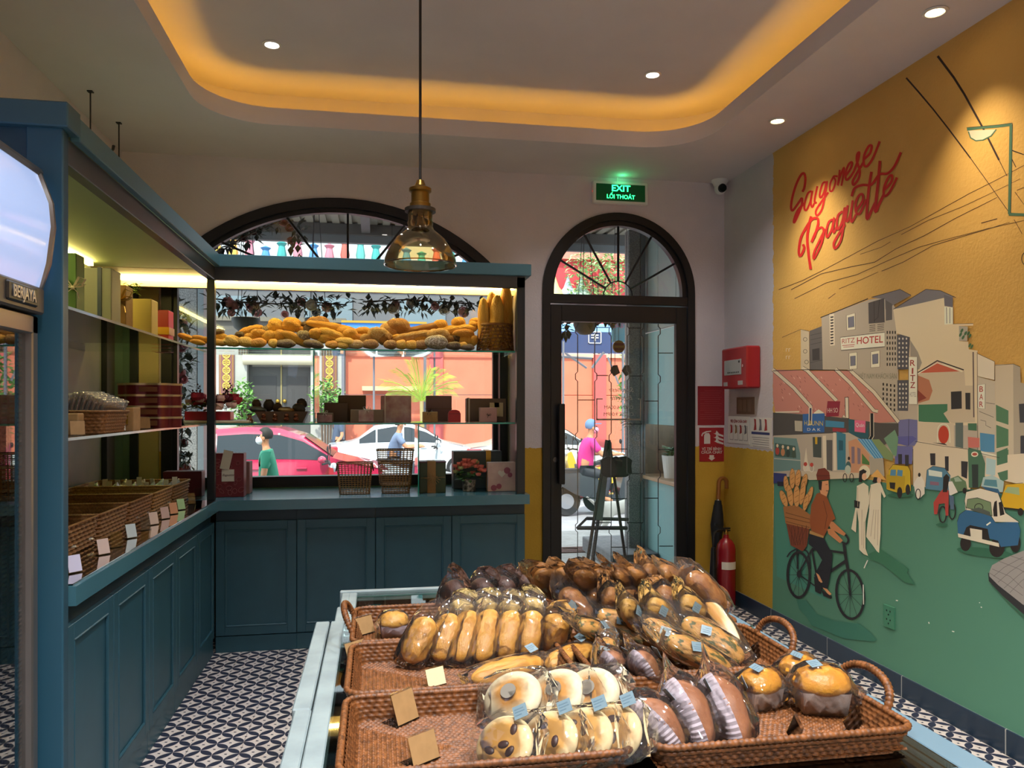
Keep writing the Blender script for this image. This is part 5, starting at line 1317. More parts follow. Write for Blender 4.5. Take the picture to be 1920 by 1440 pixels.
b_.p('A', 'c8b898', '968 398 1050 366 1136 396 1134 420 1050 392 968 424').p('A', '5a544e', '1050 392 1134 420 1074 446 1000 420')
b_.p('A', 'd4c8b4', '548 450 880 412 882 520 553 548').s('A', INKD, 4, '548 450 880 412 882 520 553 548', closed=True).s('A', 'a85040', 5, '562 512 655 505').s('A', 'a85040', 4, '570 524 650 518')
b_.done('painted_hotel')
mtext('RITZ', 'A', (560, 480), (655, 470), 34, '9c4030'); mtext('HOTEL', 'A', (672, 476), (868, 462), 52, 'a03424', bold=.01); mtext('VIỆT NAM KHÁCH SẠN', 'A', (685, 740), (970, 738), 62, '7c7864')
b_ = Pt()
b_.p('A', 'c4b494', '945 240 1325 155 1395 215 1395 350 1545 345 1545 362 1440 364 1440 478 1508 482 1512 540 1578 550 1582 1110 1130 1110 1130 598 1064 594 1072 450 970 420')
b_.p('A', '6c686a', '945 240 1190 90 1300 100 1415 150 1340 150 1170 190').s('A', INKD, 4, '945 240 1190 90 1300 100 1415 152').p('A', '5c5a60', '1325 130 1392 152 1392 225 1330 215').p('A', 'd4cab4', '1328 220 1392 226 1392 350 1330 355').s('A', INKD, 4, '1345 225 1347 345').s('A', INKD, 4, '1370 228 1370 345').s('A', INKD, 3, '1395 225 1395 350 1545 346')
b_.p('A', '8c8274', '1072 470 1130 560 1160 640 1140 690 1128 690 1126 598 1072 594')
b_.p('A', '9a9484', '1438 365 1505 368 1500 478 1440 476')
for (u, v) in ((1450, 430), (1470, 450), (1488, 420), (1510, 420), (1520, 440), (1520, 510), (1535, 520), (1460, 400)): b_.e('A', '3c5c3c', u, v, 9, 18, .5, 10)
b_.p('A', 'b4a488', '1130 720 1478 702 1486 812 1545 812 1560 1085 1390 1095 1130 960').p('A', 'b0543c', '1130 718 1275 632 1450 705').s('A', INKD, 9, '1130 715 1275 625 1475 695').s('A', 'd0c4ac', 8, '1130 722 1275 640 1465 708').p('A', 'a2684c', '1130 735 1215 770 1240 850 1215 920 1130 945').p('A', '7a3426', '1130 845 1195 905 1130 935')
b_.p('A', '2a2828', '1378 858 1458 853 1460 985 1380 990').p('A', '2a2828', '1486 866 1524 866 1524 992 1488 990').s('A', '5c4c48', 10, '1545 560 1550 1050').s('A', INKD, 3, '1575 560 1580 1360')
b_.done('painted_tall_house')
b_ = Pt()
b_.p('A', 'c8bca4', '1578 572 1706 632 1706 770 1580 742').s('A', INKD, 3, '1578 572 1706 632 1706 775 1722 775').p('A', 'b0a48e', '1580 745 1710 778 1712 1330 1582 1300').p('A', 'b4a68c', '1710 655 1848 650 1850 1360 1714 1360').p('A', '9a8e7a', '1845 650 1898 670 1902 790 1945 800 1945 1360 1850 1360').s('A', INKD, 3, '1710 660 1848 650 1898 672')
b_.p('A', '4a6e50', '1716 955 1810 1000 1810 1106 1718 1076').p('A', '4a6e50', '1718 1106 1810 1140 1810 1262 1720 1282').p('A', '4a6e50', '1750 1312 1810 1290 1810 1365 1750 1365').p('A', '38383c', '1888 950 1945 945 1945 1090 1895 1090').p('A', '38383c', '1900 1190 1945 1190 1945 1320 1900 1320')
b_.done('painted_corner_block'); b_ = Pt()
b_.p('A', 'd4c8b4', '1578 808 1636 800 1634 986 1580 980').s('A', INKD, 3, '1578 808 1636 800 1634 986 1580 980', closed=True)
b_.done('painted_sign'); b_ = Pt(); b_.p('A', 'd4c8b4', '1060 597 1126 597 1126 952 1060 950').s('A', INKD, 3, '1060 597 1126 597 1126 952 1060 950', closed=True)
b_.done('painted_sign'); b_ = Pt(); b_.s('A', INKD, 3, '1590 1005 1700 1050').s('A', INKD, 3, '1600 1070 1640 1080 1640 1110 1680 1130').s('A', INKD, 3, '1640 940 1708 950')
b_.done('painted_stair_lines')
for s_, v in (('R', 642), ('I', 702), ('T', 755), ('Z', 808)): mtext(s_, 'A', ((1072 if s_ != 'I' else 1084), v), ((1110 if s_ != 'I' else 1096), v), 44, '8c3428', bold=.01)
mtext('HOTEL', 'A', (1068, 878), (1118, 878), 34, '8c8070')
for s_, v in (('B', 838), ('A', 896), ('R', 952)): mtext(s_, 'A', (1592, v), (1620, v), 42, '9c3c2c', bold=.01)
b_ = Pt()
b_.p('A', '3c6c4e', '1135 955 1352 950 1352 1000 1322 1020 1372 1096 1240 1090 1135 1080').p('A', 'bcac90', '1125 1082 1400 1092 1402 1300 1420 1420 1090 1420 1110 1220').p('A', '66668c', '985 1070 1060 1062 1127 1070 1127 1262 1050 1266 968 1242 985 1180').p('A', '54548a', '968 1195 1090 1190 1120 1210 1060 1262 968 1245').p('A', '5c5c8c', '958 1262 1092 1268 1086 1400 958 1400')
b_.s('A', INKD, 3, '1062 1065 1060 1262').e('A', 'aa3822', 1323, 1180, 40, 68).s('A', 'd0c4ac', 7, '1278 1240 1282 1130 1320 1100 1362 1125 1372 1240', True).p('A', '3a3432', '1228 1240 1330 1245 1402 1296 1240 1284').p('A', '56605a', '1412 1090 1470 1090 1470 1292 1412 1286').p('A', '3c6248', '1506 1095 1572 1095 1572 1150 1508 1145').p('A', 'b4665a', '1505 1196 1592 1205 1592 1276 1508 1276').p('A', '4a7c98', '1596 1165 1706 1180 1706 1312 1600 1306').p('A', '3c5c46', '1510 1276 1600 1300 1600 1420 1510 1420').p('A', '2e5470', '1420 1295 1508 1310 1506 1346 1424 1340').p('A', 'd0c4ac', '1600 1300 1750 1340 1745 1365 1600 1330').e('A', 'd0c4ac', 1552, 1328, 26, 16).e('A', 'a04838', 1552, 1328, 18, 9)
b_.done('painted_shopfronts')
# shophouse roofs and the street-level fronts
b_ = Pt()
b_.p('A', 'b07466', '42 690 300 702 640 702 985 1082 840 1092 430 1035 60 1012 42 900')
rnd = random.Random(4)
for i in range(70):
    u = rnd.uniform(80, 760); v = rnd.uniform(720, 1000)
    if u < 250 + v * .6: b_.s('A', '8c5248' if i % 3 else 'd0a898', 4, '%d %d %d %d' % (u, v, u + 9, v + 14))
for q in ('40 690 200 830 330 975', '262 678 300 700 520 925', '512 688 620 790 800 1000 830 1005', '625 700 800 860 985 1085'): b_.s('A', INKD, 30, q).s('A', 'c0b49c', 24, q)
b_.s('A', INKD, 5, '42 702 300 692 640 700').s('A', 'c8bca4', 10, '60 1012 240 1008')
b_.p('A', '46423e', '42 1014 440 1040 840 1092 985 1095 985 1190 870 1262 42 1190')
b_.p('A', '2e5a90', '265 1025 430 1020 428 1162 268 1166').p('A', '3a7896', '436 1072 578 1085 576 1128 436 1120').p('A', '802030', '452 928 548 930 536 1040 440 1046').p('A', 'c8607a', '655 1070 738 1075 735 1166 655 1156').p('A', '245058', '610 1062 655 1075 655 1160 740 1170 760 1090 760 1212 610 1192').p('A', 'b4a890', '205 1075 262 1078 262 1155 208 1152').p('A', '8c2c34', '490 1128 592 1135 592 1160 490 1155')
for k in range(5): b_.s('A', '8a8a80', 3, '%d 1080 %d 1150' % (215 + 10 * k, 215 + 10 * k))
b_.s('A', 'd0c4ac', 30, '785 1020 786 1190 770 1222 755 1215').s('A', '1e1c1c', 22, '785 1020 786 1190 768 1220 752 1210').s('A', 'd0c4ac', 26, '325 975 322 1105 308 1100').s('A', '3a3a52', 14, '325 980 322 1100').s('A', INKD, 30, '596 898 600 1060 566 1040').s('A', 'c8bca4', 22, '596 902 600 1055 568 1040')
b_.p('A', 'd0c4ac', '350 1015 385 990 420 1012 425 1020 350 1022')
b_.done('painted_shophouse_roofs')
mtext('H.BUNN', 'A', (278, 1092), (418, 1096), 34, 'c0a83c'); mtext('D A K', 'A', (300, 1140), (400, 1142), 20, 'd0c8b4'); mtext('HH SO', 'A', (452, 998), (530, 996), 34, 'd0b8a8'); mtext('Quán', 'A', (664, 1108), (728, 1112), 34, 'e0d0c8')
b_ = Pt()
b_.p('B', 'a89c88', '42 60 550 40 625 80 785 220 792 335 620 315 280 335 42 340').p('B', '64807a', '42 70 198 80 222 180 226 290 42 305').p('B', '3a524a', '52 110 190 130 196 212 52 200').s('B', 'a8a89c', 6, '46 215 226 228').p('B', '2a3468', '42 310 130 318 130 372 42 384').p('B', '1e2030', '66 370 110 372 108 400 70 400')
for u, c in ((68, 'a03c30'), (105, 'b07850'), (140, '2c3c34'), (178, '3c4c3c')): b_.e('B', 'd0b898', u, 128 + (u - 68) * .2, 8, 12, n=10).e('B', c, u, 165 + (u - 68) * .2, 14, 26, n=10)
b_.p('B', '3c4440', '306 70 366 70 366 210 310 205').p('B', 'b8941e', '322 70 338 70 338 118 324 118').p('B', '56524e', '400 90 440 90 440 300 402 290').s('B', 'c8bca4', 22, '385 60 390 290').s('B', 'c8bca4', 20, '455 40 458 295').p('B', '346e7e', '468 32 530 50 530 292 474 292').p('B', '24505c', '482 90 512 95 512 160 484 160').p('B', 'b88664', '548 100 602 80 692 192 692 312 560 312').p('B', '7a6872', '568 135 590 135 590 248 570 248').p('B', '7a6872', '608 140 630 150 630 252 610 252').p('B', '4a7038', '640 180 690 240 690 260 640 250')
b_.p('B', '9a9280', '688 200 785 222 792 335 700 325').p('B', '4480a8', '608 80 702 86 788 212 722 214').p('B', '748658', '702 86 756 85 852 190 846 232 788 214').p('B', '64866a', '788 80 862 20 886 80 872 202 850 190').p('B', 'c8bca4', '250 230 262 140 272 230 290 300 245 300')
for k in range(4): b_.s('B', '98c0d0', 3, '%d 82 %d 212' % (625 + 20 * k, 722 + 18 * k))
b_.p('B', 'c0b094', '985 145 1020 92 1362 152 1372 425 985 402')
for q in ('884 185 910 185 910 252 886 250', '930 190 956 190 956 262 932 262', '1100 180 1136 180 1136 262 1104 260', '1200 200 1226 200 1226 302 1202 292', '1310 232 1356 236 1350 352 1312 334'): b_.p('B', '2c2a2c', q)
b_.s('B', INKD, 3, '1000 100 1180 130 1360 152').s('B', INKD, 3, '985 150 985 400').p('B', '42644c', '1356 150 1442 160 1478 262 1478 325 1432 412 1362 412').p('B', '2a322e', '1382 255 1426 255 1426 412 1386 412').e('B', 'd0c4ac', 1402, 186, 24, 18).e('B', 'a04838', 1402, 186, 17, 10)
b_.p('B', 'c4b498', '1476 200 1760 180 1760 400 1470 335').p('B', '46684e', '1550 172 1624 142 1624 242 1552 262').p('B', '46684e', '1556 312 1626 292 1626 355 1580 372').p('B', '38383c', '1715 60 1760 60 1760 150 1718 150').s('B', INKD, 3, '1440 180 1570 210').p('B', '9ab0ac', '1480 210 1545 225 1540 330 1478 320')
b_.p('B', 'b8aa92', '228 298 622 312 620 346 285 360 240 335')
b_.done('painted_street_fronts')
# vehicles
b_ = Pt(); b_.e('B', '2e5c46', 900, 462, 90, 14).p('B', 'b89a24', '822 292 850 256 950 265 966 290 972 432 900 452 806 422').p('B', 'a88a1e', '806 322 932 332 926 442 806 418').p('B', '4c7c98', '835 290 870 290 868 332 830 330').p('B', '4c7c98', '880 290 916 295 912 336 876 331').p('B', INKD, '826 375 866 378 862 425 830 415').e('B', INKD, 895, 445, 18, 38).e('B', INKD, 950, 425, 16, 36).s('B', INKD, 3, '822 292 850 256 950 265 968 300 972 432').done('painted_yellow_jeep')
b_ = Pt(); b_.p('B', '4a7286', '1070 402 1080 292 1120 266 1200 280 1238 332 1232 442 1070 420').p('B', 'c0c4b8', '1090 290 1182 306 1182 342 1092 330').p('B', '7a5a68', '1100 368 1160 375 1160 398 1100 392').s('B', INKD, 3, '1070 402 1080 292 1120 266 1200 280 1238 332').done('painted_blue_van')
b_ = Pt(); b_.p('B', '586e4e', '1238 350 1290 330 1342 370 1354 432 1240 442').p('B', '8c9c84', '1262 345 1290 338 1318 368 1270 372').e('B', INKD, 1334, 432, 14, 20).done('painted_olive_car')
b_ = Pt(); b_.p('B', '98aca4', '1445 402 1460 342 1520 326 1600 370 1592 442 1500 440').p('B', '4e7880', '1462 395 1472 355 1550 360 1556 408').p('B', '2e5470', '1445 402 1560 420 1580 460 1500 440').done('painted_pale_car')
b_ = Pt(); b_.p('B', 'c0961c', '1580 482 1612 390 1780 380 1780 570 1600 546').p('B', '8c9c70', '1602 442 1626 406 1702 410 1706 462').s('B', INKD, 3, '1580 482 1612 390 1728 380').s('B', INKD, 10, '1600 548 1700 560').e('B', INKD, 1712, 575, 20, 26).done('painted_taxi')
b_ = Pt(); b_.e('B', '2e5c46', 1480, 850, 200, 30, .12).e('B', INKD, 1340, 788, 36, 52).e('B', INKD, 1552, 818, 52, 64).e('B', INKD, 1676, 782, 36, 66)
b_.p('B', '2c5878', '1284 640 1300 592 1345 560 1505 600 1545 650 1692 640 1712 702 1694 800 1580 812 1560 770 1400 730 1290 740').p('B', 'c8bca4', '1334 500 1345 440 1440 415 1560 448 1612 582 1705 645 1540 642 1500 578 1340 562').p('B', '687a58', '1344 548 1354 490 1420 480 1510 510 1522 602 1420 562').s('B', INKD, 4, '1344 548 1354 490 1420 480 1510 510 1522 602 1420 562', closed=True).r('B', INKD, 5, 1430, 545, 28, 26).p('B', '4a5048', '1370 560 1430 545 1505 575 1510 605')
b_.p('B', INKD, '1526 560 1535 508 1552 498 1556 606 1530 606').p('B', INKD, '1564 512 1585 504 1604 592 1574 602').p('B', INKD, '1325 730 1345 680 1372 664 1490 690 1505 770').p('B', 'c8bca4', '1370 685 1452 698 1452 764 1376 745').p('B', 'c8bca4', '1288 720 1565 786 1568 812 1292 746').s('B', INKD, 3, '1284 640 1300 592 1345 560 1334 500 1345 440 1440 415 1560 448 1612 582 1705 645').s('B', 'd8ccb8', 10, '1482 665 1510 645').done('painted_truck')
b_ = Pt()
for u, v in ((258, 258), (300, 262)): b_.r('B', 'c8c0b0', 5, u, v + 20, 14, 22).e('B', 'b04030', u, v - 5, 12, 14)
b_.done('painted_parked_bikes'); b_ = Pt(); b_.e('B', '3c5c5c', 548, 268, 18, 34).e('B', INKD, 552, 214, 8, 12).r('B', INKD, 5, 525, 345, 12, 28).r('B', INKD, 5, 570, 345, 12, 28).e('B', 'a8b0a0', 545, 290, 20, 30)
b_.done('painted_rider'); b_ = Pt(); b_.p('B', 'c8c0b0', '990 385 1012 345 1040 330 1062 372 1064 452 1022 492 1002 462').e('B', INKD, 1028, 325, 9, 14).r('B', INKD, 6, 1020, 455, 16, 34)
b_.done('painted_rider'); b_ = Pt(); b_.r('B', INKD, 9, 1186, 592, 24, 54).r('B', INKD, 8, 1250, 570, 22, 54).p('B', 'c8c0b4', '1222 372 1250 368 1288 442 1232 468').p('B', '4a5c70', '1228 460 1262 470 1262 560 1238 556').p('B', 'a03a32', '1168 442 1192 415 1226 430 1226 512 1160 522 1150 590 1128 592 1124 512').p('B', 'a03a32', '1200 515 1226 512 1224 600 1206 600').p('B', INKD, '1190 340 1212 318 1232 340 1216 442 1186 442').e('B', '2e5c46', 1180, 662, 40, 12)
b_.done('painted_rider')
# kerb
b_ = Pt(); b_.p('B', '2f5844', '1510 1060 1640 1200 1790 1345 2400 1800 2400 1300 1728 1100').p('B', '28282a', '1492 985 1498 1042 1590 1140 1728 1262 2400 1720 2400 1300 1728 1100').p('B', '8a847e', '1500 985 1520 935 1600 890 1728 838 1950 780 2400 700 2400 1560 1728 1200 1560 1068 1502 1010')
for q in ('1520 960 1640 1010 1728 1090', '1560 905 1700 960 1800 1020', '1640 870 1760 910', '1560 1050 1640 980 1760 900', '1640 1120 1720 1040 1800 980', '1600 1090 1690 1010 1780 940', '1530 1010 1600 950 1728 880', '1500 985 1600 1050 1728 1140'): b_.s('B', '5c5854', 3, q)
b_.done('painted_kerb')
# figures
b_ = Pt(); b_.p('B', '35684e', '680 862 762 822 960 962 942 985 1002 1070 930 1050 770 922 690 892').e('B', 'd0c0a0', 657, 308, 38, 48)
b_.p('B', 'cfc0a6', '622 392 652 378 684 402 688 520 664 640 664 822 682 872 652 860 622 830 618 640 606 560 600 715 568 690 602 520 606 400').p('B', '1c1818', '618 372 622 300 650 286 672 300 660 322 640 330 640 376').e('B', 'c89c78', 656, 338, 16, 24).p('B', '1c1818', '588 495 626 506 622 552 588 545')
b_.p('B', 'cfc0a6', '700 392 762 372 802 470 790 480 770 440 768 560 766 722 756 852 740 840 712 800 668 742 690 560 686 470').p('B', 'cc9c54', '698 334 745 288 806 362 760 352').p('B', '1c1818', '710 375 722 340 745 342 738 378').e('B', 'c89c78', 756, 362, 14, 20)
for q in ('640 560 640 800', '655 640 652 820', '720 560 700 740', '735 560 725 760', '750 560 745 800', '612 410 612 540', '700 400 690 540'): b_.s('B', 'a08c70', 3, q)
b_.done('painted_women')
b_ = Pt(); b_.p('B', '346a58', '196 1165 262 1170 330 1262 460 1312 620 1330 690 1380 740 1440 720 1450 520 1430 300 1340 270 1290 215 1230')
for a in ((212, 1000, 75, 152, 0), (560, 1132, 92, 165, -.1)):
    b_.r('B', '1c1c20', 17, *a)
    for k in range(12):
        t = 2 * PI * k / 12; b_.s('B', '1c1c20', 2.5, '%f %f %f %f' % (a[0], a[1], a[0] + a[2] * math.cos(t), a[1] + a[3] * math.sin(t)))
b_.e('B', '1c1c20', 215, 995, 16, 24)
for q, k in (('210 995 300 830', 11), ('300 825 400 835 522 852', 15), ('518 790 530 880 545 965', 20), ('545 960 560 1135', 14), ('300 825 345 1060', 13), ('430 975 532 905', 20), ('200 820 205 960', 10), ('210 995 345 1090', 9), ('506 780 535 790 548 765 535 735 520 728', 13), ('134 880 160 845 215 825 275 850 292 960', 9)): b_.s('B', '1c1c20', k, q, True)
b_.p('B', '72381e', '128 650 285 690 268 805 240 842 158 800').p('B', '9a6434', '108 540 200 528 298 600 292 692 124 652')
for q in ('125 580 290 625', '122 610 292 650', '128 640 285 680'): b_.s('B', '5c3418', 4, q)
for k in range(5): b_.s('B', '4a200e', 3, '%d 665 %d 800' % (145 + 30 * k, 190 + 18 * k)); b_.s('B', '4a200e', 3, '%d 675 %d 800' % (265 - 25 * k, 215 - 12 * k))
for (u, v, ru, rv, a) in ((128, 385, 18, 55, -.1), (170, 350, 20, 70, 0), (208, 350, 20, 62, .1), (250, 375, 20, 60, .25), (112, 485, 22, 60, -.35), (155, 465, 22, 75, -.15), (200, 470, 24, 75, 0), (238, 450, 20, 80, .15), (285, 470, 18, 70, .3), (262, 510, 18, 60, .2)):
    b_.e('B', '8c5a28', u, v, ru, rv, a).e('B', 'c48e50', u, v, ru * .85, rv * .95, a)
    for k in (-.5, 0, .5): b_.s('B', '8c5a28', 3, '%f %f %f %f' % (u - ru * .5, v + k * rv + 8, u + ru * .5, v + k * rv - 8))
b_.p('B', 'b8784c', '410 640 445 640 532 722 520 738 430 690').p('B', 'b8784c', '405 690 440 690 512 768 492 786 415 725').p('B', '8a4820', '298 530 335 452 370 440 402 470 440 562 462 622 432 640 404 702 384 742 300 712 288 640').s('B', '5c2c10', 4, '380 500 405 600 390 690')
b_.p('B', 'c88c60', '350 372 414 362 418 420 402 472 362 452 350 400').p('B', '6a2a16', '332 325 345 286 390 278 420 308 426 356 338 362').s('B', '4a1a0c', 4, '335 332 425 330').p('B', '1c1818', '345 364 372 370 366 432 350 422').s('B', '1c1818', 4, '398 432 414 434').s('B', '1c1818', 3, '395 392 410 390')
b_.p('B', 'a88048', '288 700 382 738 380 756 286 722').p('B', '1a1c22', '284 722 382 752 442 862 434 960 408 1092 352 1092 318 1002 372 900 330 832 280 792').p('B', 'c88c60', '330 985 350 1000 375 1050 355 1055').p('B', 'c88c60', '375 1085 405 1095 435 1130 420 1140').p('B', '16161a', '316 1010 372 1060 362 1130 325 1112').p('B', '16161a', '368 1100 440 1148 432 1162 380 1142')
b_.done('painted_bread_cyclist')
b_ = Pt()
for q in ('655 955 680 900', '650 1065 652 1200', '870 1172 885 1174', '1092 1318 1096 1330', '1250 1380 1266 1384', '1445 1215 1452 1222', '1435 1185 1438 1190'): b_.s('B', 'c8c8bc', 7, q)
stuff(b_.done('paint_chips'))
# ================================================================ island table with trays of wrapped bread
TZ = 0.85
GREYW = mat('whitewashed_wood', '8e9a9a', .55, var=(12, '7a8688', .8)); BGREY = mat('bluegrey_board', '5e7682', .5)
TX0, TX1, TY0, TY1 = -.172, 1.10, 1.155, 2.385
tb = thing('island_table', 'whitewashed island display table with a glass top under the bread trays', 'table', (.46, 1.77, 0))
Tt = Matrix.Translation((-.46, -1.77, 0))
def tp(mb, name, m, sm=.6): return mb.xf(Tt).build(name, m, tb, sm)
tp(MB().box(TX0, TX0 + .036, TY0, 1.70, TZ - .035, TZ, .003), 'plank', GREYW); tp(MB().box(TX0 - .006, TX0 + .034, 1.704, TY1, TZ - .035, TZ, .003), 'plank', GREYW)
tp(MB().box(TX0 + .038, TX0 + .078, TY0, TY1, TZ - .033, TZ, .003), 'plank', GREYW)
tp(MB().box(TX1 - .065, TX1, TY0, TY1, TZ - .035, TZ, .003), 'plank', BGREY); tp(MB().box(TX0 + .08, TX1 - .067, TY0, TY0 + .07, TZ - .035, TZ, .003), 'plank', BGREY); tp(MB().box(TX0 + .08, TX1 - .067, TY1 - .05, TY1, TZ - .035, TZ, .003), 'plank', GREYW)
tp(MB().box(TX0 + .078, TX1 - .065, TY0 + .07, TY1 - .05, TZ - .009, TZ - .001), 'glass_top', GLASS, 0)
for x in (TX0 + .01, TX1 - .04): tp(MB().box(x, x + .03, TY0 + .02, TY1 - .02, .12, TZ - .036), 'side_board', GREYW)
for y in (TY0 + .02, TY1 - .05): tp(MB().box(TX0 + .04, TX1 - .04, y, y + .03, .12, TZ - .036), 'end_board', GREYW)
tp(MB().box(TX0 + .04, TX1 - .04, TY0 + .05, TY1 - .05, TZ - .06, TZ - .045), 'inner_shelf', mat('inner_shelf', '8c7a6a', .6))
for x in (TX0 + .015, TX1 - .075):
    for y in (TY0 + .03, TY1 - .09): tp(MB().box(x, x + .06, y, y + .06, 0, .14, .003), 'leg', GREYW)
# low glass case behind
bc_ = thing('glass_case', 'low glass-topped case behind the island table holding stationery', 'case', (.43, 2.575, 0))
def cp(mb, name, m, sm=.6): return mb.xf(Matrix.Translation((-.43, -2.575, 0))).build(name, m, bc_, sm)
CX0, CX1, CY0, CY1, CZ_ = -.125, .98, 2.40, 2.76, .845
cp(MB().box(CX0, CX0 + .03, CY0, 2.57, CZ_ - .03, CZ_, .003), 'plank', GREYW); cp(MB().box(CX0 + .008, CX0 + .036, 2.575, CY1, CZ_ - .03, CZ_, .003), 'plank', GREYW); cp(MB().box(CX0 + .032, CX0 + .06, CY0, CY1, CZ_ - .03, CZ_, .003), 'plank', GREYW)
cp(MB().box(CX0, CX1, CY1 + .001, CY1 + .025, .0, CZ_ + .004, .003), 'back_board', GREYW); cp(MB().box(CX1 - .04, CX1, CY0, CY1, .0, CZ_, .003), 'end_board', GREYW); cp(MB().box(CX0 + .01, CX0 + .04, CY0, CY1, 0, CZ_ - .031), 'end_board', GREYW)
cp(MB().box(CX0 + .04, CX1 - .04, CY0, CY1, .70, .715), 'inner_shelf', CARD)
cp(MB().box(CX0 + .06, CX1 - .04, CY0, CY1, CZ_ - .008, CZ_ - .002), 'glass_top', GLASS, 0)
def inbox(label, px0, px1, y0, y1, z0, z1, m, name='paper_stack', cat='paper'):
    x0, x1 = ony(px0, 1115, y0).x, ony(px1, 1115, y0).x
    t = thing(name, label, cat, ((x0 + x1) / 2, (y0 + y1) / 2, z0)); w = (x1 - x0) / 2; d = (y1 - y0) / 2
    MB().box(-w, w, -d, d, 0.0005, z1 - z0, .002).build('stack', m, t); MB().box(-w * .98, w * .98, -d * .98, d * .98, z1 - z0, z1 - z0 + .002).build('top_sheet', CARD, t)
    return t
inbox('white paper pad lying in the low glass case', 656, 702, 2.46, 2.7, .7155, .76, CARD)
cb = basket('dark plastic basket of red packets in the low glass case', (ony(740, 1115, 2.6).x, 2.6, .716), .125, .20, .075, .05, mat('dark_basket', '3a2c26', .5), 0, None, 40, 6, name='plastic_basket')
for k in range(9):
    x = ony(740, 1115, 2.6).x - .05 + .0125 * k
    t = thing('red_packet', 'slim red and white packet in the dark case basket, %s from the left' % ORD[k], 'packet', (x, 2.6, .724), 0, 'red packets in the case basket')
    MB().box(-.0045, .0045, -.06, .06, 0, .085, .001).build('pack', mat('packet_red', 'b83c44', .4), t); MB().box(-.0047, .0047, -.061, .061, .03, .045).build('white_stripe', CARD, t)
inbox('row of grey card sleeves in the low glass case', 784, 832, 2.46, 2.7, .7155, .80, mat('grey_sleeves', '8c8c8a', .6), 'card_sleeves', 'cards')
inbox('green edged book standing in the low glass case', 776, 782, 2.48, 2.68, .7155, .80, mat('book_green', '2c7c68', .5), 'book', 'book')

# ---- rattan trays
TW, TD, TH = .515, .342, .05
def tray_meshes():
    mb = MB(); nu, nv = 290, 205
    def fn(u, v):
        x, y = (u - .5) * TW * .95, (v - .5) * TD * .93
        if abs(x) / TW + .08 > abs(y) / TD + .18: a, b = y / .0105, x / .0088
        else: a, b = x / .0105, y / .0088
        row = math.floor(b)
        z = .0042 * abs(math.sin(PI * b)) * (.45 + .55 * abs(math.sin(PI * (a + .5 * (row % 2)))))
        return (x, y, .006 + z)
    mb.grid(fn, nu, nv); base = mb.mesh('woven_base', RATTAN, 3)
    mbw, per = weave_wall(TW / 1.10, TD / 1.10, TH, .085, .03, 92, 6, .0030, .008); wall = mbw.mesh('woven_wall', RATTAN, 3)
    mb = MB(); loop = [(x * 1.085, y * 1.085) for x, y in per]; coil(mb, loop, .0068, 150, 0, TH); coil(mb, [(x * 1.07, y * 1.06) for x, y in per], .005, 140, 0, TH - .012); rim = mb.mesh('rim', RATTAN, 3)
    mb = MB(); pts = []; rs = []
    for i in range(76):
        t = i / 75; a = PI * t; y = -.085 * math.cos(a); k = math.sin(a) ** .7
        pts.append((TW / 2 - .006 + .028 * k, y, TH - .004 + .058 * k)); rs.append(.0082 * (1.13 if i % 3 == 1 else .88))
    mb.tube(pts, rs, 8); hand = mb.mesh('handle', RATTAN, 3)
    und = MB().prism([(x, y) for x, y in per], 'z', .0, .005).mesh('tray_bottom', RATTAN, 0)
    return base, wall, rim, hand, und
TM = tray_meshes()
def tray(cx, cy, label, hr=True, hl=False):
    t = thing('rattan_tray', label, 'tray', (cx, cy, TZ), 0, 'rattan bread trays')
    for me, nm in zip((TM[0], TM[1], TM[2], TM[4]), ('woven_base', 'woven_wall', 'rim', 'tray_bottom')): link(nm, me, t)
    if hr: link('handle', TM[3], t)
    if hl: link('handle', TM[3], t, None, (0, 0, PI))
    return t
LXc, RXc = .193, .737
for r, (y, nm) in enumerate(((1.447, 'front'), (1.803, 'middle'), (2.158, 'back'))):
    tray(LXc, y, 'brown rattan tray in the %s row, on the aisle side of the island' % nm, False, r == 2)
    tray(RXc, y, 'brown rattan tray in the %s row, on the mural side of the island' % nm, True)

# ---- wrapped breads
def bag_unit(seed, flare=1.0):
    rnd = random.Random(seed); mb = MB(); n = 16
    st = [(-1.22, .80, .05), (-1.12, .92, .35), (-.92, 1.0, .85), (-.55, 1.10, 1.10), (-.1, 1.12, 1.15), (.35, 1.10, 1.13), (.72, 1.04, 1.02), (.98, .98, .72), (1.16, .92, .40), (1.34 * flare, .92, .20), (1.58 * flare, .74, .08), (1.86 * flare, .34, .03)]
    sk = rnd.choice((-1, 1)); vs_ = []
    for i, (x, ry, rz_) in enumerate(st):
        for k in range(n):
            a = 2 * PI * (k + .5 * (i % 2)) / n; j = 1 + rnd.uniform(-.05, .075)
            y = ry * math.cos(a) * j; z = rz_ * math.sin(a) * (1 + rnd.uniform(-.06, .09)); xx = x + rnd.uniform(-.04, .04)
            if x > 1.1: y += sk * (x - 1.1) * .55; z += (x - 1.1) * .4
            vs_.append((xx, y, z))
    fs = []
    for i in range(len(st) - 1):
        for k in range(n):
            a, b, c, d = i * n + k, i * n + (k + 1) % n, (i + 1) * n + (k + 1) % n, (i + 1) * n + k
            fs += ([(a, b, c), (a, c, d)] if i % 2 else [(a, b, d), (b, c, d)])
    fs += [list(range(n))[::-1]]
    mb.add(vs_, fs); return mb.mesh('bag', PLASTIC, 0)
BAGS = [bag_unit(i) for i in range(6)]; BAGS_F = [bag_unit(20 + i, .82) for i in range(4)]
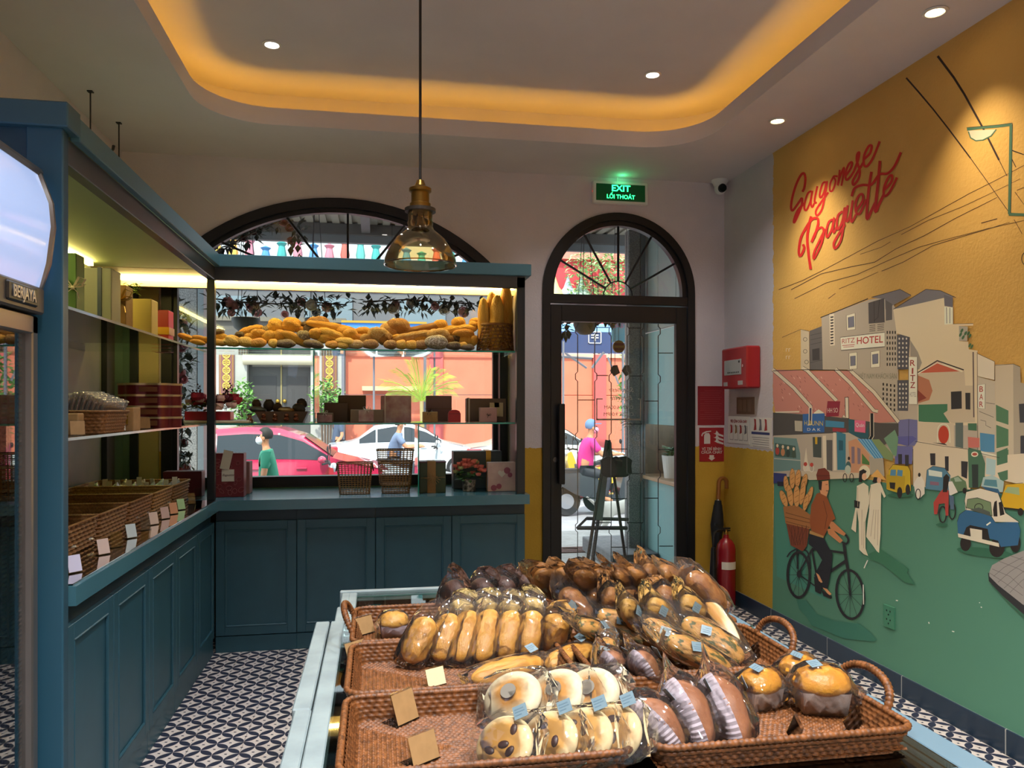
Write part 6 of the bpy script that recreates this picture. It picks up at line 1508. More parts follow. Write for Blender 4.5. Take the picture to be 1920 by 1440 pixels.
def radial(name, mid_, rim_, r0, r1):
    m = bpy.data.materials.new(name); m.use_nodes = True; nt = m.node_tree; b = nt.nodes['Principled BSDF']; N = nt.nodes.new; L = nt.links.new
    b.inputs['Roughness'].default_value = .5
    tc = N('ShaderNodeTexCoord'); mp_ = N('ShaderNodeMapping'); mp_.inputs['Scale'].default_value = (1, 1, 0); L(tc.outputs['Object'], mp_.inputs[0])
    ln_ = N('ShaderNodeVectorMath'); ln_.operation = 'LENGTH'; L(mp_.outputs[0], ln_.inputs[0]); n = N('ShaderNodeTexNoise'); n.inputs['Scale'].default_value = 3; L(tc.outputs['Object'], n.inputs['Vector'])
    ad = N('ShaderNodeMath'); ad.operation = 'MULTIPLY_ADD'; ad.inputs[1].default_value = .35; L(n.outputs[0], ad.inputs[0]); L(ln_.outputs['Value'], ad.inputs[2])
    mr = N('ShaderNodeMapRange'); mr.inputs[1].default_value = r0 + .17; mr.inputs[2].default_value = r1 + .17; L(ad.outputs[0], mr.inputs[0])
    mx = N('ShaderNodeMix'); mx.data_type = 'RGBA'; mx.inputs[6].default_value = H(mid_); mx.inputs[7].default_value = H(rim_); L(mr.outputs[0], mx.inputs[0]); L(mx.outputs[2], b.inputs['Base Color'])
    return m
def herb_mat():
    m = crust('crust_herb', 'b87c34', 'cc9c50', floury=('4a4c1c', 1.0), bs=.15, fs=3.2); return m
CR.update({'choc': crust('crust_choc', '4a2a20', '5c382c', bs=.13), 'brn': crust('crust_nut_brown', '945824', 'b47c3c', bs=.13), 'gold': crust('crust_deep_gold', 'c8862c', 'e2ac50', rough=.4, bs=.13), 'herb': herb_mat(), 'pale': crust('crust_pale', 'c8903c', 'd8ac5c', bs=.13), 'cream': radial('crust_cream', 'c08434', 'e6d8b4', .40, .82), 'rais': radial('crust_raisin_bun', 'c8913e', 'e0c898', .62, .92), 'mous': crust('crust_mousse', '8a5232', 'a06844', bs=.13), 'chs': crust('crust_cheese', 'c87c1c', 'dc9c34', rough=.3, bs=.13), 'yel': crust('crust_milk', 'dcb868', 'e8d090', bs=.13)})
STK = mat('bluish_sticker', '6c8088', .4); COIN = mat('grey_sticker', '7c7468', .4); STX = mat('sticker_ink', '5a707c', .5)
PAPER = mat('fluted_paper', 'b8aab4', .6); PAPERW = mat('loaf_paper', 'b4a49c', .6, var=(50, '8c6c5c', .5))
stk_me = MB().mi(0).box(-.5, .5, -.5, .5, 0, .02).mi(1).box(-.4, .3, .18, .28, .02, .03).box(-.4, .35, -.02, .06, .02, .03).box(-.4, .1, -.25, -.17, .02, .03).mesh('sticker', [STK, STX], 0)
coin_me = MB().lathe([(0, 0), (.5, 0), (.5, .02), (0, .02)], 24).mesh('sticker', COIN, .5)
def cup_mesh():
    mb = MB(); n = 72
    def fn(u, v):
        a = 2 * PI * u; ph = v * PI * .5; pl = 1 + (.045 if int(round(u * n)) % 2 else -.02)
        return (math.cos(a) * math.cos(ph * .97) ** .55 * 1.02, math.sin(a) * math.cos(ph * .97) ** .55 * pl, -.98 * math.sin(ph) * pl + .06)
    mb.grid(fn, n, 8, wu=True); return mb.mesh('fluted_paper_case', PAPER, .2)
CUPM = cup_mesh()
nb = [0]
def frame_of(A, B, up):
    X = (B - A).normalized(); Z = Vector(up); Z = (Z - X * Z.dot(X)).normalized(); Y = Z.cross(X)
    return Matrix((X, Y, Z)).transposed()
def bagged(label, A, B, W, T_, c, kind='braid', up=(-.1, -.65, .75), grp='wrapped breads on the island', sticker=None, case=False, bag=True, coin=False, raisins=None, rnd_=True, flat=False, twist=0.0, ext=1.0):
    nb[0] += 1
    a, b = onz(*A), onz(*B); mid_ = (a + b) / 2; a, b = mid_ + (a - mid_) * ext, mid_ + (b - mid_) * ext; L = (b - a).length
    M3 = frame_of(a, b, up)
    if twist: M3 = M3 @ Matrix.Rotation(twist, 3, 'X')
    t = thing('wrapped_bread', label, 'bread', (a + b) / 2, 0, grp); t.rotation_euler = M3.to_euler()
    sc = (L / 2, W / 2, T_ / 2)
    link('bread', bread_mesh(kind, c), t, None, None, sc)
    if case: link('fluted_paper_case', CUPM, t, None, None, (L / 2 * 1.03, W / 2 * 1.05, T_ / 2 * 1.05))
    if bag: link('bag', (BAGS_F if flat else BAGS)[nb[0] % (4 if flat else 6)], t, None, None, (sc[0] * 1.02, sc[1] * 1.02, sc[2] * 1.10))
    if sticker: link('sticker', stk_me, t, (sticker[0] * sc[0], sticker[1] * sc[1], sc[2] * 1.27), (0, .0, sticker[2] if len(sticker) > 2 else .2), (.026, .024, .03))
    if coin: link('sticker', coin_me, t, (0, 0, sc[2] * 1.22), None, (.033, .033, .03))
    if raisins:
        for k, (u, v) in enumerate(raisins): link('raisin', RAIS, t, (u * sc[0], v * sc[1], sc[2] * (.98 - .35 * (u * u + v * v))), (0, 0, k * 1.3), (.011, .007, .004))
    return t
RAIS = MB().ell((0, 0, 0), 1, n=10, m=6).mesh('raisin', mat('raisin_dark', '3a1814', .4), 1.5)
Z0 = TZ + .022
# golden standing row
for i, (ax_, ay, bx_, by_) in enumerate(((766, 1243, 806, 1158), (822, 1240, 848, 1151), (860, 1240, 884, 1146), (898, 1239, 923, 1144), (939, 1234, 965, 1146), (980, 1231, 1004, 1146), (1024, 1222, 1050, 1152))):
    bagged('wrapped golden milk bun, %s from the left in the standing row' % ORD[i], (ax_, ay, Z0), (bx_, by_, .967), .078, .058, 'gold', 'braid', grp='golden buns in the standing row')
for i, (x, y) in enumerate(((866, 1120), (911, 1118), (955, 1122), (998, 1116))):
    bagged('wrapped pale milk bread, %s from the left behind the golden row' % ORD[i], (x - 6, y + 52, .91), (x + 4, y + 2, .985), .07, .05, 'yel', 'roll', grp='pale breads behind the golden row')
for i, (x, y) in enumerate(((852, 1100), (903, 1096), (943, 1092), (986, 1087))):
    bagged('wrapped dark chocolate loaf, %s from the left at the back of the island' % ORD[i], (x - 12, y + 46, .90), (x + 8, y - 12, .995), .085, .06, 'choc', 'roll', grp='chocolate loaves', sticker=(.1, .5) if i == 2 else None)
for i, (ax_, ay, bx_, by_) in enumerate(((1048, 1110, 1018, 1080), (1092, 1112, 1056, 1078), (1125, 1114, 1092, 1082), (1155, 1114, 1124, 1080), (1190, 1114, 1156, 1078), (1218, 1112, 1187, 1076), (1252, 1114, 1214, 1072), (1287, 1112, 1247, 1074), (1348, 1138, 1300, 1084))):
    bagged('wrapped brown bread, %s from the left in the rear row' % ORD[i], (ax_, ay, .955), (bx_, by_, 1.03), .075, .06, 'brn', 'long', (-.5, -.55, .7), 'brown breads of the rear row', ext=1.35, sticker=(.3, .2) if i in (1, 3, 6) else None)
for i, (ax_, ay, bx_, by_) in enumerate(((1100, 1162, 1060, 1112), (1146, 1148, 1110, 1106), (1172, 1154, 1140, 1114), (1206, 1140, 1172, 1104), (1242, 1136, 1206, 1098), (1278, 1154, 1240, 1110))):
    bagged('wrapped nut-brown bun, %s from the left in the second rear row' % ORD[i], (ax_, ay, .92), (bx_, by_, .99), .07, .058, 'brn', 'long', (-.5, -.55, .7), 'buns of the second rear row', ext=1.3, sticker=(.2, .3) if i % 2 == 0 else None)
for i, (ax_, ay, bx_, by_, c, k, lab) in enumerate(((1210, 1180, 1172, 1135, 'pale', 'long', 'wrapped golden bun behind the herb breads, nearest the aisle'), (1268, 1182, 1222, 1132, 'pale', 'long', 'wrapped golden bun in the middle behind the herb breads'), (1330, 1176, 1284, 1126, 'pale', 'long', 'wrapped pale baton beside the long baguette'), (1376, 1200, 1308, 1110, 'cream', 'long', 'long pale baguette in a clear bag at the mural side'))):
    bagged(lab, (ax_, ay, .905), (bx_, by_, .985), .066 if i < 3 else .052, .05, c, k, (-.5, -.55, .7), 'pale breads behind the herb breads', ext=1.2, sticker=(.55, .1) if i < 3 else None)
for i, (ax_, ay, bx_, by_, w_) in enumerate(((1165, 1206, 1090, 1172, .062), (1228, 1212, 1126, 1150, .068), (1310, 1240, 1212, 1168, .07), (1388, 1236, 1285, 1166, .075), (1366, 1258, 1256, 1200, .062))):
    bagged('wrapped long herb bread, %s of five counted from the aisle' % ORD[i], (ax_, ay, Z0 + (.0 if i != 4 else .002)), (bx_, by_, .945), w_, .05, 'herb', 'long', (-.3, -.55, .8), 'herb breads', sticker=(.25, .1, .4), ext=1.1)
bagged('wrapped golden baton lying before the golden row', (884, 1274, Z0), (1018, 1240, Z0 + .008), .062, .05, 'gold', 'braid', (0, -.5, .85), sticker=(.7, .7), flat=True)
bagged('wrapped golden baton lying behind the plain flat buns', (1024, 1250, Z0), (1112, 1214, Z0 + .012), .062, .05, 'gold', 'braid', (0, -.5, .85), sticker=(.5, .6))
bagged('short wrapped herb roll with a blue sticker beside the cup breads', (1128, 1262, Z0), (1140, 1196, .92), .058, .045, 'herb', 'roll', sticker=(-.1, .1))
# cakes in fluted paper lying on their sides
for i, (ax_, ay, bx_, by_, w_, bz) in enumerate(((1170, 1276, 1136, 1222, .06, .945), (1228, 1284, 1188, 1220, .066, .95), (1276, 1404, 1190, 1314, .085, .945), (1326, 1398, 1260, 1276, .088, .965), (1392, 1396, 1330, 1268, .088, .965))):
    bagged('wrapped brown cake in fluted white paper, %s' % ('rear one nearest the flat buns', 'rear one nearest the herb breads', 'front one nearest the flat buns', 'front one in the middle', 'front one nearest the cheese loaves')[i], (ax_, ay, Z0 + .004), (bx_, by_, bz), w_, w_ * .9, 'mous', 'roll', (.85, .25, .6), 'cakes in fluted paper', case=True, sticker=(.35, .55))
# square loaves in paper cups
def cup_loaf(label, px, py, s, c='chs', case=PAPERW, rz=.3, stick=True, zb=TZ + .009):
    p = onz(px, py, zb); t = thing('paper_cup_loaf', label, 'bread', p, rz, 'loaves in paper cups')
    me = ('cup', case.name)
    if me not in BM:
        mb = MB(); mb.grid(lambda u, v: tuple((lambda q: (q[0] * (.86 + .14 * v) * (1 + .012 * (int(round(u * 52)) % 2)), q[1] * (.86 + .14 * v), v * .95))(rrect(-.8, .8, -.6, .6, .2, 12)[min(int(round(u * 52)), 51)])), 52, 2, wu=True); mb.add([(x * .86, y * .86, .01) for x, y in rrect(-.8, .8, -.6, .6, .2, 12)], [list(range(52))]); BM[me] = mb.mesh('paper_cup', case, .3)
    link('paper_cup', BM[me], t, None, None, (s, s, s * .75))
    if ('dome', c) not in BM:
        BM['dome', c] = MB().ell((0, 0, 0), .92, .72, .62, 22, 14, fn=lambda p: Vector((p.x * (1 + .08 * p.z), p.y, p.z * (1 - .10 * math.cos(7 * p.x) ** 2 if p.z > 0 else .6)))).mesh('crust_dome', CR[c], 2)
    link('crust_dome', BM['dome', c], t, (0, 0, s * .82), None, (s, s, s))
    link('bag', BAGS_F[0], t, (0, 0, s * .62), None, (s * .83, s * .82, s * .78))
    if stick: link('sticker', stk_me, t, (-s * .25, -s * .1, s * 1.50), (.25, -.1, .3), (.026, .024, .03))
cup_loaf('wrapped golden cheese loaf in paper, nearest the fluted cakes', 1424, 1322, .056)
cup_loaf('wrapped golden cheese loaf in paper, farthest toward the tray rim', 1496, 1292, .055, rz=.5)
cup_loaf('wrapped golden cheese loaf in paper, nearest the tray front', 1540, 1330, .066, rz=-.25)
cup_loaf('wrapped round bun in a mauve paper cup beside the left price tags', 738, 1192, .048, 'gold', PAPER, .1, False)
# flat buns
for i, (px, py, w_) in enumerate(((962, 1310, .128), (1046, 1305, .122), (1108, 1303, .120))):
    z = TZ + .052 + .004 * i; c = onz(px, py, z); 
    k = 60 * c.y / F
    bagged('wrapped pale flat bun with a round grey sticker, %s from the left' % ORD[i], (px - 54, py + 10, z - .014), (px + 54, py - 12, z + .020), .118, .046, 'cream', 'disc', (-.25, -.56, .80), 'plain flat buns', coin=True, flat=True)
RZ = (((.1, -.1), (.45, .35), (-.4, -.2), (.3, -.35)), ((-.1, .4), (.3, -.2), (-.35, -.25)), ((-.3, .4), (.1, .1)), ((.1, .35), (.05, -.3)))
for i, (px, py) in enumerate(((948, 1398), (1032, 1388), (1098, 1381), (1152, 1374))):
    z = TZ + .048 + .004 * i
    bagged('wrapped flat raisin bun leaning on the next, %s from the left' % ORD[i], (px - 54, py + 10, z - .014), (px + 52, py - 10, z + .018), .104, .038, 'rais', 'disc', (-.3, -.66, .70), 'flat raisin buns', raisins=RZ[i], flat=True, sticker=(.75, .85))
# price cards on the trays
for i, (px, py, rz, w_, h_, m, lab) in enumerate(((688, 1190, -.0 + .7, .062, .05, KRAFT, 'price card beside the mauve cup bun'), (672, 1242, .7, .066, .052, KRAFT, 'price card at the aisle end of the middle tray'), (820, 1288, .5, .052, .042, mat('cream_board', 'd8c8a0', .6), 'pale price card before the golden baton'), (766, 1356, .75, .064, .062, KRAFT, 'price card standing highest in the front tray'), (800, 1432, .6, .064, .052, KRAFT, 'yellow glinting price card at the front of the front tray'),
     (1500, 1385, .9, .11, .03, None, 'clear acrylic holder before the cheese loaves'), (1610, 1368, .75, .11, .03, None, 'clear acrylic holder at the mural end of the front tray'), (1425, 1232, .8, .09, .03, None, 'clear acrylic holder beside the long herb bread'), (1412, 1200, .8, .09, .03, None, 'clear acrylic holder beside the long pale baguette'))):
    p = onz(px, py, TZ + .0095); acrylic_tag(lab, p, rz, w_, h_, m, None, m is not None, lean=.35 if i < 5 else .5)
# ================================================================ the street outside
RG = -.35
def opx(px, py, Y): return ony(px, py, Y)
# porch
PORCH = mat('porch_boards', '8c8478', .7)
po = thing('porch_roof', 'beige corrugated porch roof with grey beams outside the window', 'roof', (0, 7, 3.42)); po['kind'] = 'structure'
mb = MB()
for k in range(90): x = -5 + k * .13; mb.box(x, x + .075, -1.15, 1.3, -.0, .02)
mb.box(-5, 7, -1.15, 1.3, .02, .05); stuff(mb.build('corrugated_sheet', PORCH, po, 0))
for y in (.05, 1.25): MB().box(-5, 7, y, y + .09, -.11, 0).build('beam', mat('porch_beam', '4c4a4a', .6), po)
for x in (-2.9, -.15, 2.1, 4.0): MB().box(x, x + .09, -1.15, 1.3, -.09, 0).build('cross_beam', mat('porch_beam', '4c4a4a', .6), po)
MB().box(-5, 7, 1.3, 1.36, -.19, .1).build('gutter_board', mat('gutter_grey', '6c7074', .6), po)
GRAN = mat('granite', '8c8c8a', .55, var=(90, '5c5c5e', 1.0))
for px, y, w_, lab in ((1186, 7.55, .13, 'speckled granite pillar outside the glazed door'), (352, 7.4, .22, 'speckled granite pillar outside the left edge of the window')):
    p = ony(px, 800, y); t = thing('granite_pillar', lab, 'pillar', (p.x, y, -.1)); t['kind'] = 'structure'
    MB().box(-w_ / 2, w_ / 2, -w_ / 2, w_ / 2, 0, 3.4, .01).build('shaft', GRAN, t); MB().box(w_ / 2, w_ / 2 + .05, -w_ / 2, w_ / 2, 0, 3.4).build('steel_edge', mat('steel_strip', '6c7478', .4, metal=.6), t)
# takeaway kiosk wall
ki = thing('takeaway_kiosk', 'pale teal takeaway kiosk front with a serving shelf beside the door', 'kiosk', (2.74, 6.75, -.1))
TEALP = mat('pale_teal_panel', '8fb8b8', .5); GRYP = mat('kiosk_grey', '8a9a98', .5)
for y0, y1 in ((-.9, -.46), (-.455, .0), (.005, .46), (.465, .92)):
    MB().box(0, .04, y0, y1, 1.42, 2.35, .003).build('upper_panel', TEALP, ki); MB().box(0, .04, y0, y1, .0, .86, .003).build('lower_panel', TEALP, ki); MB().box(0, .04, y0, y1, 2.36, 3.5, .003).build('top_panel', GRYP, ki)
MB().box(-.06, .5, -.9, .92, .865, .90, .004).build('serving_shelf', mat('pale_wood', 'b89878', .5), ki)
MB().box(.48, .5, -.9, .92, .9, 1.42).build('back_board', mat('brown_board', '7c6a58', .6, var=(3, '6a5848', .8)), ki)
MB().box(0, .5, .88, .92, .9, 1.42).build('end_board', mat('brown_board', '7c6a58', .6), ki)
MB().box(.44, .48, .2, .5, 1.28, 1.38, .004).build('meter_box', WHITE, ki)
MB().box(0, .4, -.9, -.86, .9, 1.42).build('jamb', GRYP, ki)
for i, (y, s) in enumerate(((7.12, 1.0), (6.72, .9))):
    t = thing('potted_shrub', ('small leafy shrub in a ribbed white pot on the kiosk shelf', 'cactus-like plant in a ribbed white pot nearest the door frame')[i], 'plant', (2.86, y, .8005))
    pr = [(0, 0), (.085 * s, 0), (.11 * s, .22 * s), (.10 * s, .22 * s), (.095 * s, .2 * s), (0, .2 * s)]; MB().lathe(pr, 26).build('pot', WHITE, t, .15)
    L = MB(); rnd = random.Random(i)
    for k in range(90):
        a = rnd.uniform(0, 6.28); r = rnd.uniform(0, .09); leaf(L, (r * math.cos(a), r * math.sin(a), .2 + rnd.uniform(0, .09)), (math.cos(a), math.sin(a), rnd.uniform(.1, 1)), .06, .018)
    L.build('foliage', GREENL, t, 0)
# security grille of thin jogged rods outside the door
GRM = mat('grille_rod', '2c2c30', .4)
gr = thing('door_grille', 'thin black jogged-rod security grille outside the glazed door', 'grille', (DCX, YB + .17, 0))
T = Matrix.Translation(-Vector(gr.location)); Yg = YB + .17
jog = {0: (610, 697, 810, 980), 1: (610, 697, 805, 980), 2: (612, 700, 812, 985), 3: (612, 695, 885, 980), 4: (615, 698, 885, 978), 5: (612, 702, 880, 985)}
for i, px in enumerate((1083, 1115, 1146, 1176, 1206, 1234)):
    pts = []; py = 580; sg = -1 if i % 2 == 0 else 1
    def add(x, y): pts.append(ony(x, y, Yg))
    add(px, 575)
    for j in jog[i]: add(px, j); add(px + 4 * sg, j + 4); add(px + 4 * sg, j + 14); add(px, j + 18)
    add(px, 1190); MB().tube(pts, .0042, 4).xf(T).build('rod', GRM, gr)
for k, (x0, x1, y) in enumerate(((1118, 1142, 614), (1178, 1202, 615), (1234, 1262, 662), (1118, 1140, 704), (1180, 1206, 705), (1083, 1115, 750), (1206, 1234, 752), (1055, 1083, 842), (1146, 1176, 842), (1176, 1204, 795), (1234, 1262, 843), (1176, 1206, 888), (1206, 1234, 934), (1083, 1115, 934), (1115, 1146, 980), (1176, 1206, 980), (1146, 1176, 1026), (1236, 1262, 1024), (1146, 1176, 935), (1055, 1083, 1028))):
    MB().tube([ony(x0, y, Yg), ony(x1, y, Yg)], .0036, 4).xf(T).build('cross_rod', GRM, gr)
# roses and hanging bowls in the porch
ROSEP, ROSEW = mat('rose_pink', 'e8b0b0', .6), mat('rose_white', 'ece6d6', .6)
def rose_me(m):
    mb = MB(); rose(mb, (0, 0, 0), 1.0, 3)
    return mb.mesh('rose', m, 1.2)
RM = [rose_me(ROSEP), rose_me(ROSEW), rose_me(mat('rose_deep', '94444c', .6))]
DLEAF = mat('dark_leaf', '2e3a2e', .6)
def garland(label, roses, leaves, Y, name='rose_garland', stem=None, drop=.03, n=16):
    c = ony(roses[0][0], roses[0][1], Y); t = thing(name, label, 'flowers', c, 0, 'silk rose garlands'); rnd = random.Random(len(label))
    for i, (px, py, r, k) in enumerate(roses):
        q = ony(px, py, Y + rnd.uniform(-.05, .05)); link('rose', RM[k], t, q - c, (PI / 2 + rnd.uniform(-.5, .5), rnd.uniform(-.5, .5), rnd.uniform(-.6, .6)), [r * Y / F] * 3)
    L = MB()
    for (px, py, sx, sy) in leaves:
        for k in range(n):
            q = ony(px + rnd.uniform(-sx, sx), py + rnd.uniform(-sy, sy), Y + rnd.uniform(-.06, .08)) - c; a = rnd.uniform(0, 6.28); leaf(L, q, (math.cos(a), rnd.uniform(-.4, .4), math.sin(a)), rnd.uniform(.05, .09), .024)
    L.build('leaves', DLEAF, t, 0)
    if stem:
        S = MB(); S.tube([ony(x, y, Y) - c for x, y in stem], .006, 5); S.build('stem', mat('vine_stem', '3a2c24', .7), t)
    return t
rnd = random.Random(11)
rs = [(428, 567, 11, 0), (440, 572, 9, 0), (474, 577, 13, 0), (481, 586, 10, 0), (434, 586, 8, 0)]; garland('pink silk rose garland over the left of the window', rs, [(x, 570, 20, 14) for x in range(408, 520, 16)], 6.25, stem=[(400, 560), (450, 566), (520, 570)])
rs = [(584, 572, 12, 1), (592, 587, 10, 1), (613, 577, 11, 0), (534, 590, 8, 0), (565, 566, 9, 0)]; garland('white and pink rose garland over the middle of the window', rs, [(x, 572, 20, 14) for x in range(530, 650, 16)], 6.25, stem=[(520, 570), (580, 566), (650, 572)])
rs = [(738, 579, 12, 1), (833, 581, 12, 1), (815, 575, 9, 0), (868, 585, 12, 0), (742, 572, 9, 0), (770, 570, 10, 1)]; garland('white rose garland over the right of the window', rs, [(x, 574, 22, 12) for x in range(690, 895, 18)], 6.25, stem=[(680, 566), (760, 562), (890, 570)])
rs = [(338, 583, 9, 0), (344, 606, 9, 0), (335, 622, 7, 2), (340, 700, 10, 2), (345, 712, 9, 2), (334, 740, 9, 2), (344, 830, 9, 2), (350, 876, 8, 2), (337, 880, 7, 2), (332, 660, 7, 2)]; garland('climbing rose vine hanging down the left window edge', rs, [(338 + 10 * math.sin(y), y, 13, 12) for y in range(575, 890, 14)], 6.1, 'rose_vine', stem=[(330, 285), (332, 565), (340, 640), (330, 720), (342, 800), (336, 890)])
rs = [(532, 416, 10, 2), (543, 426, 9, 2), (545, 452, 8, 2), (455, 446, 9, 2), (440, 438, 8, 2), (475, 432, 9, 2), (413, 475, 8, 2)]; garland('dark red rose spray hanging inside the window arch', rs, [(x, 470 - (x - 400) * .45, 16, 9) for x in range(408, 520, 14)] + [(553, 465, 10, 22), (560, 430, 12, 14)], 6.0, 'rose_spray', stem=[(402, 480), (450, 448), (500, 425), (540, 408), (548, 285)])
rs = [(1074, 590, 9, 1), (1090, 592, 10, 1), (1066, 600, 8, 2), (1128, 592, 9, 0), (1122, 601, 8, 0), (1140, 590, 8, 0)]; garland('white and pink roses over the hanging bowl beyond the door', rs, [(x, 592, 12, 12) for x in range(1056, 1160, 14)] + [(1062, 615, 8, 10), (1152, 600, 8, 8)], 6.35, stem=[(1056, 588), (1110, 584), (1156, 590)])
for i, (px, py, r, lab) in enumerate(((461, 598, 25, 'dark round hanging bowl behind the left of the bread pile'), (592, 598, 20, 'dark round hanging bowl behind the middle of the bread pile'), (1097, 606, 23, 'dark round hanging bowl behind the glazed door'))):
    c = ony(px, py, 6.4); k = r * 6.4 / F; t = thing('hanging_bowl', lab, 'planter', (c.x, 6.4, c.z - k), 0, 'hanging bowls')
    MB().lathe([(0, 0), (k * .45, k * .06), (k * .8, k * .35), (k, k * .85), (k * .98, k * 1.05), (k * .9, k * 1.05), (0, k * .9)], 24).build('bowl', mat('bowl_slate', '4a5054', .6), t)
    for a in (0, 2.1, 4.2): MB().cyl((k * .95 * math.cos(a), k * .95 * math.sin(a), k * 1.02), (0, 0, 3.415 - c.z + k), .003, n=5).build('hanger_wire', GRM, t)
# menu easel outside the door
ez = onz(1118, 1092, -.1)
es = thing('easel', 'dark wooden artist easel standing outside the glazed door', 'easel', (ez.x, ez.y, -.1))
EZM = mat('dark_easel_wood', '3a2c24', .5)
Ye = ez.y
def epx(px, py, dy=0.0): return ony(px, py, Ye + dy) - Vector(es.location)
for a, b, dy in (((1095, 1080), (1138, 825), 0), ((1178, 1080), (1142, 825), 0), ((1108, 1085), (1140, 830), .35)):
    p, q = epx(*a, dy), epx(*b); p.z = 0.0; MB().tube([p, q], .017, 4).build('leg', EZM, es)
MB().tube([epx(1082, 990), epx(1176, 990)], .018, 4).build('shelf_rail', EZM, es); MB().tube([epx(1100, 972, .12), epx(1178, 974, .12)], .016, 4).build('shelf_rail', EZM, es); MB().tube([epx(1082, 990), epx(1100, 972, .12)], .014, 4).build('shelf_rail', EZM, es)
MB().add([epx(1116, 975, .01), epx(1130, 975, .02), epx(1146, 828, .01), epx(1136, 828, 0)], [(0, 1, 2, 3)]).build('glass_slat', mat('slat_grey', '7c8488', .3), es)
c = epx(1155, 875, -.06); sg_ = thing('hanging_board', 'small dark scalloped board hung on the easel', 'sign', c + Vector(es.location))
w_, h_ = .148, .095
pts = [(w_ * x, h_ * y) for x, y in ((-1, -.6), (-.85, -.8), (-.6, -1), (.6, -1), (.85, -.8), (1, -.6), (.95, 0), (1, .6), (.85, .8), (.6, 1), (.15, .9), (0, 1), (-.15, .9), (-.6, 1), (-.85, .8), (-1, .6), (-.95, 0))]
MB().prism(pts, 'y', -.012, .012).build('board', mat('dark_board', '241c18', .6), sg_, 0); MB().prism([(x * .86, y * .82) for x, y in pts], 'y', -.015, -.011).build('inner_panel', mat('dark_board_inner', '2e2622', .6), sg_, 0)
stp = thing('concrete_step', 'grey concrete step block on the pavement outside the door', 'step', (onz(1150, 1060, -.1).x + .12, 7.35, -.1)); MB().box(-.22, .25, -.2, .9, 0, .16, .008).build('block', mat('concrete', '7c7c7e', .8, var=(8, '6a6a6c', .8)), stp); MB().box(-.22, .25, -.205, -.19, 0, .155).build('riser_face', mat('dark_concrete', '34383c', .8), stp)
# things hung in the doorway view
t = thing('round_plaque', 'round brown striped plaque hanging beyond the door glass', 'plaque', ony(1160, 650, 6.5)); MB().lathe([(0, -.01), (.055, -.01), (.055, .01), (0, .01)], 24, (0, 0, 0), 'y').build('disc', mat('plaque_wood', '8c6c38', .5), t)
for z in (-.022, .02): MB().box(-.042, .042, -.0125, -.0095, z - .011, z + .011).build('stripe', DARKRED, t)
for i, px in enumerate((1153, 1175)):
    t = thing('leaf_plaque', ('dark diamond leaf plaque left of its twin beyond the door', 'dark diamond leaf plaque right of its twin beyond the door')[i], 'plaque', ony(px, 695, 6.5), 0, 'diamond leaf plaques')
    MB().prism([(-.045, 0), (-.01, -.05), (.045, -.02), (.02, .05), (-.02, .045)], 'y', -.006, .006).build('blade', mat('leaf_plaque', '4a4640', .6), t, 0); MB().tube([(0, -.007, .045), (.0, -.007, -.045)], .003, 4).build('vein', GRM, t)
bl = thing('blue_sign', 'pale blue vertical shop sign with pink script across the porch', 'sign', ony(1161, 612, 7.9)); MB().box(-.085, .085, -.02, .02, -.17, .17, .004).build('board', mat('sign_pale_blue', '7cb8cc', .5), bl)
link('lettering', text_mesh('Bagu', .085, mat('sign_pink', 'd88ca8', .5), .001, shear=.4), bl, (0, -.022, .02), (PI / 2, -.25, 0))

for nm_ in ('round_plaque', 'leaf_plaque', 'leaf_plaque.001', 'blue_sign'):
    q = bpy.data.objects[nm_]; dz = {'r': .055, 'l': .045, 'b': .17}[nm_[0]]; MB().cyl((0, 0, dz), (0, 0, 3.415 - q.location.z), .0025, n=5).build('hanger_wire', GRM, q)
# ---- cars
TYRE = mat('tyre', '1c1c1e', .8); CARGL = mat('car_glass', '2a3238', .12, spec=.35); RIM = mat('alloy', 'a8a8ac', .3, metal=.8); HLAMP = mat('head_lamp', 'd0d8dc', .1, spec=.8); TLAMP = mat('tail_lamp', 'c03040', .2, spec=.7)
def interp(tab, x):
    for (a, u), (b, v) in zip(tab[:-1], tab[1:]):
        if x <= b: return u + (v - u) * (x - a) / max(b - a, 1e-6)
    return tab[-1][1]
PROF = {'hatch': [(0, .50), (.015, .70), (.05, .88), (.12, .97), (.3, 1.0), (.45, .985), (.56, .90), (.70, .68), (.76, .64), (.92, .56), (.985, .44), (1, .32)], 'sedan': [(0, .45), (.015, .62), (.15, .67), (.20, .72), (.30, .93), (.42, 1.0), (.52, .985), (.62, .88), (.73, .68), (.78, .64), (.93, .55), (.985, .44), (1, .32)]}
GH = {'hatch': (.055, .71), 'sedan': (.18, .745)}
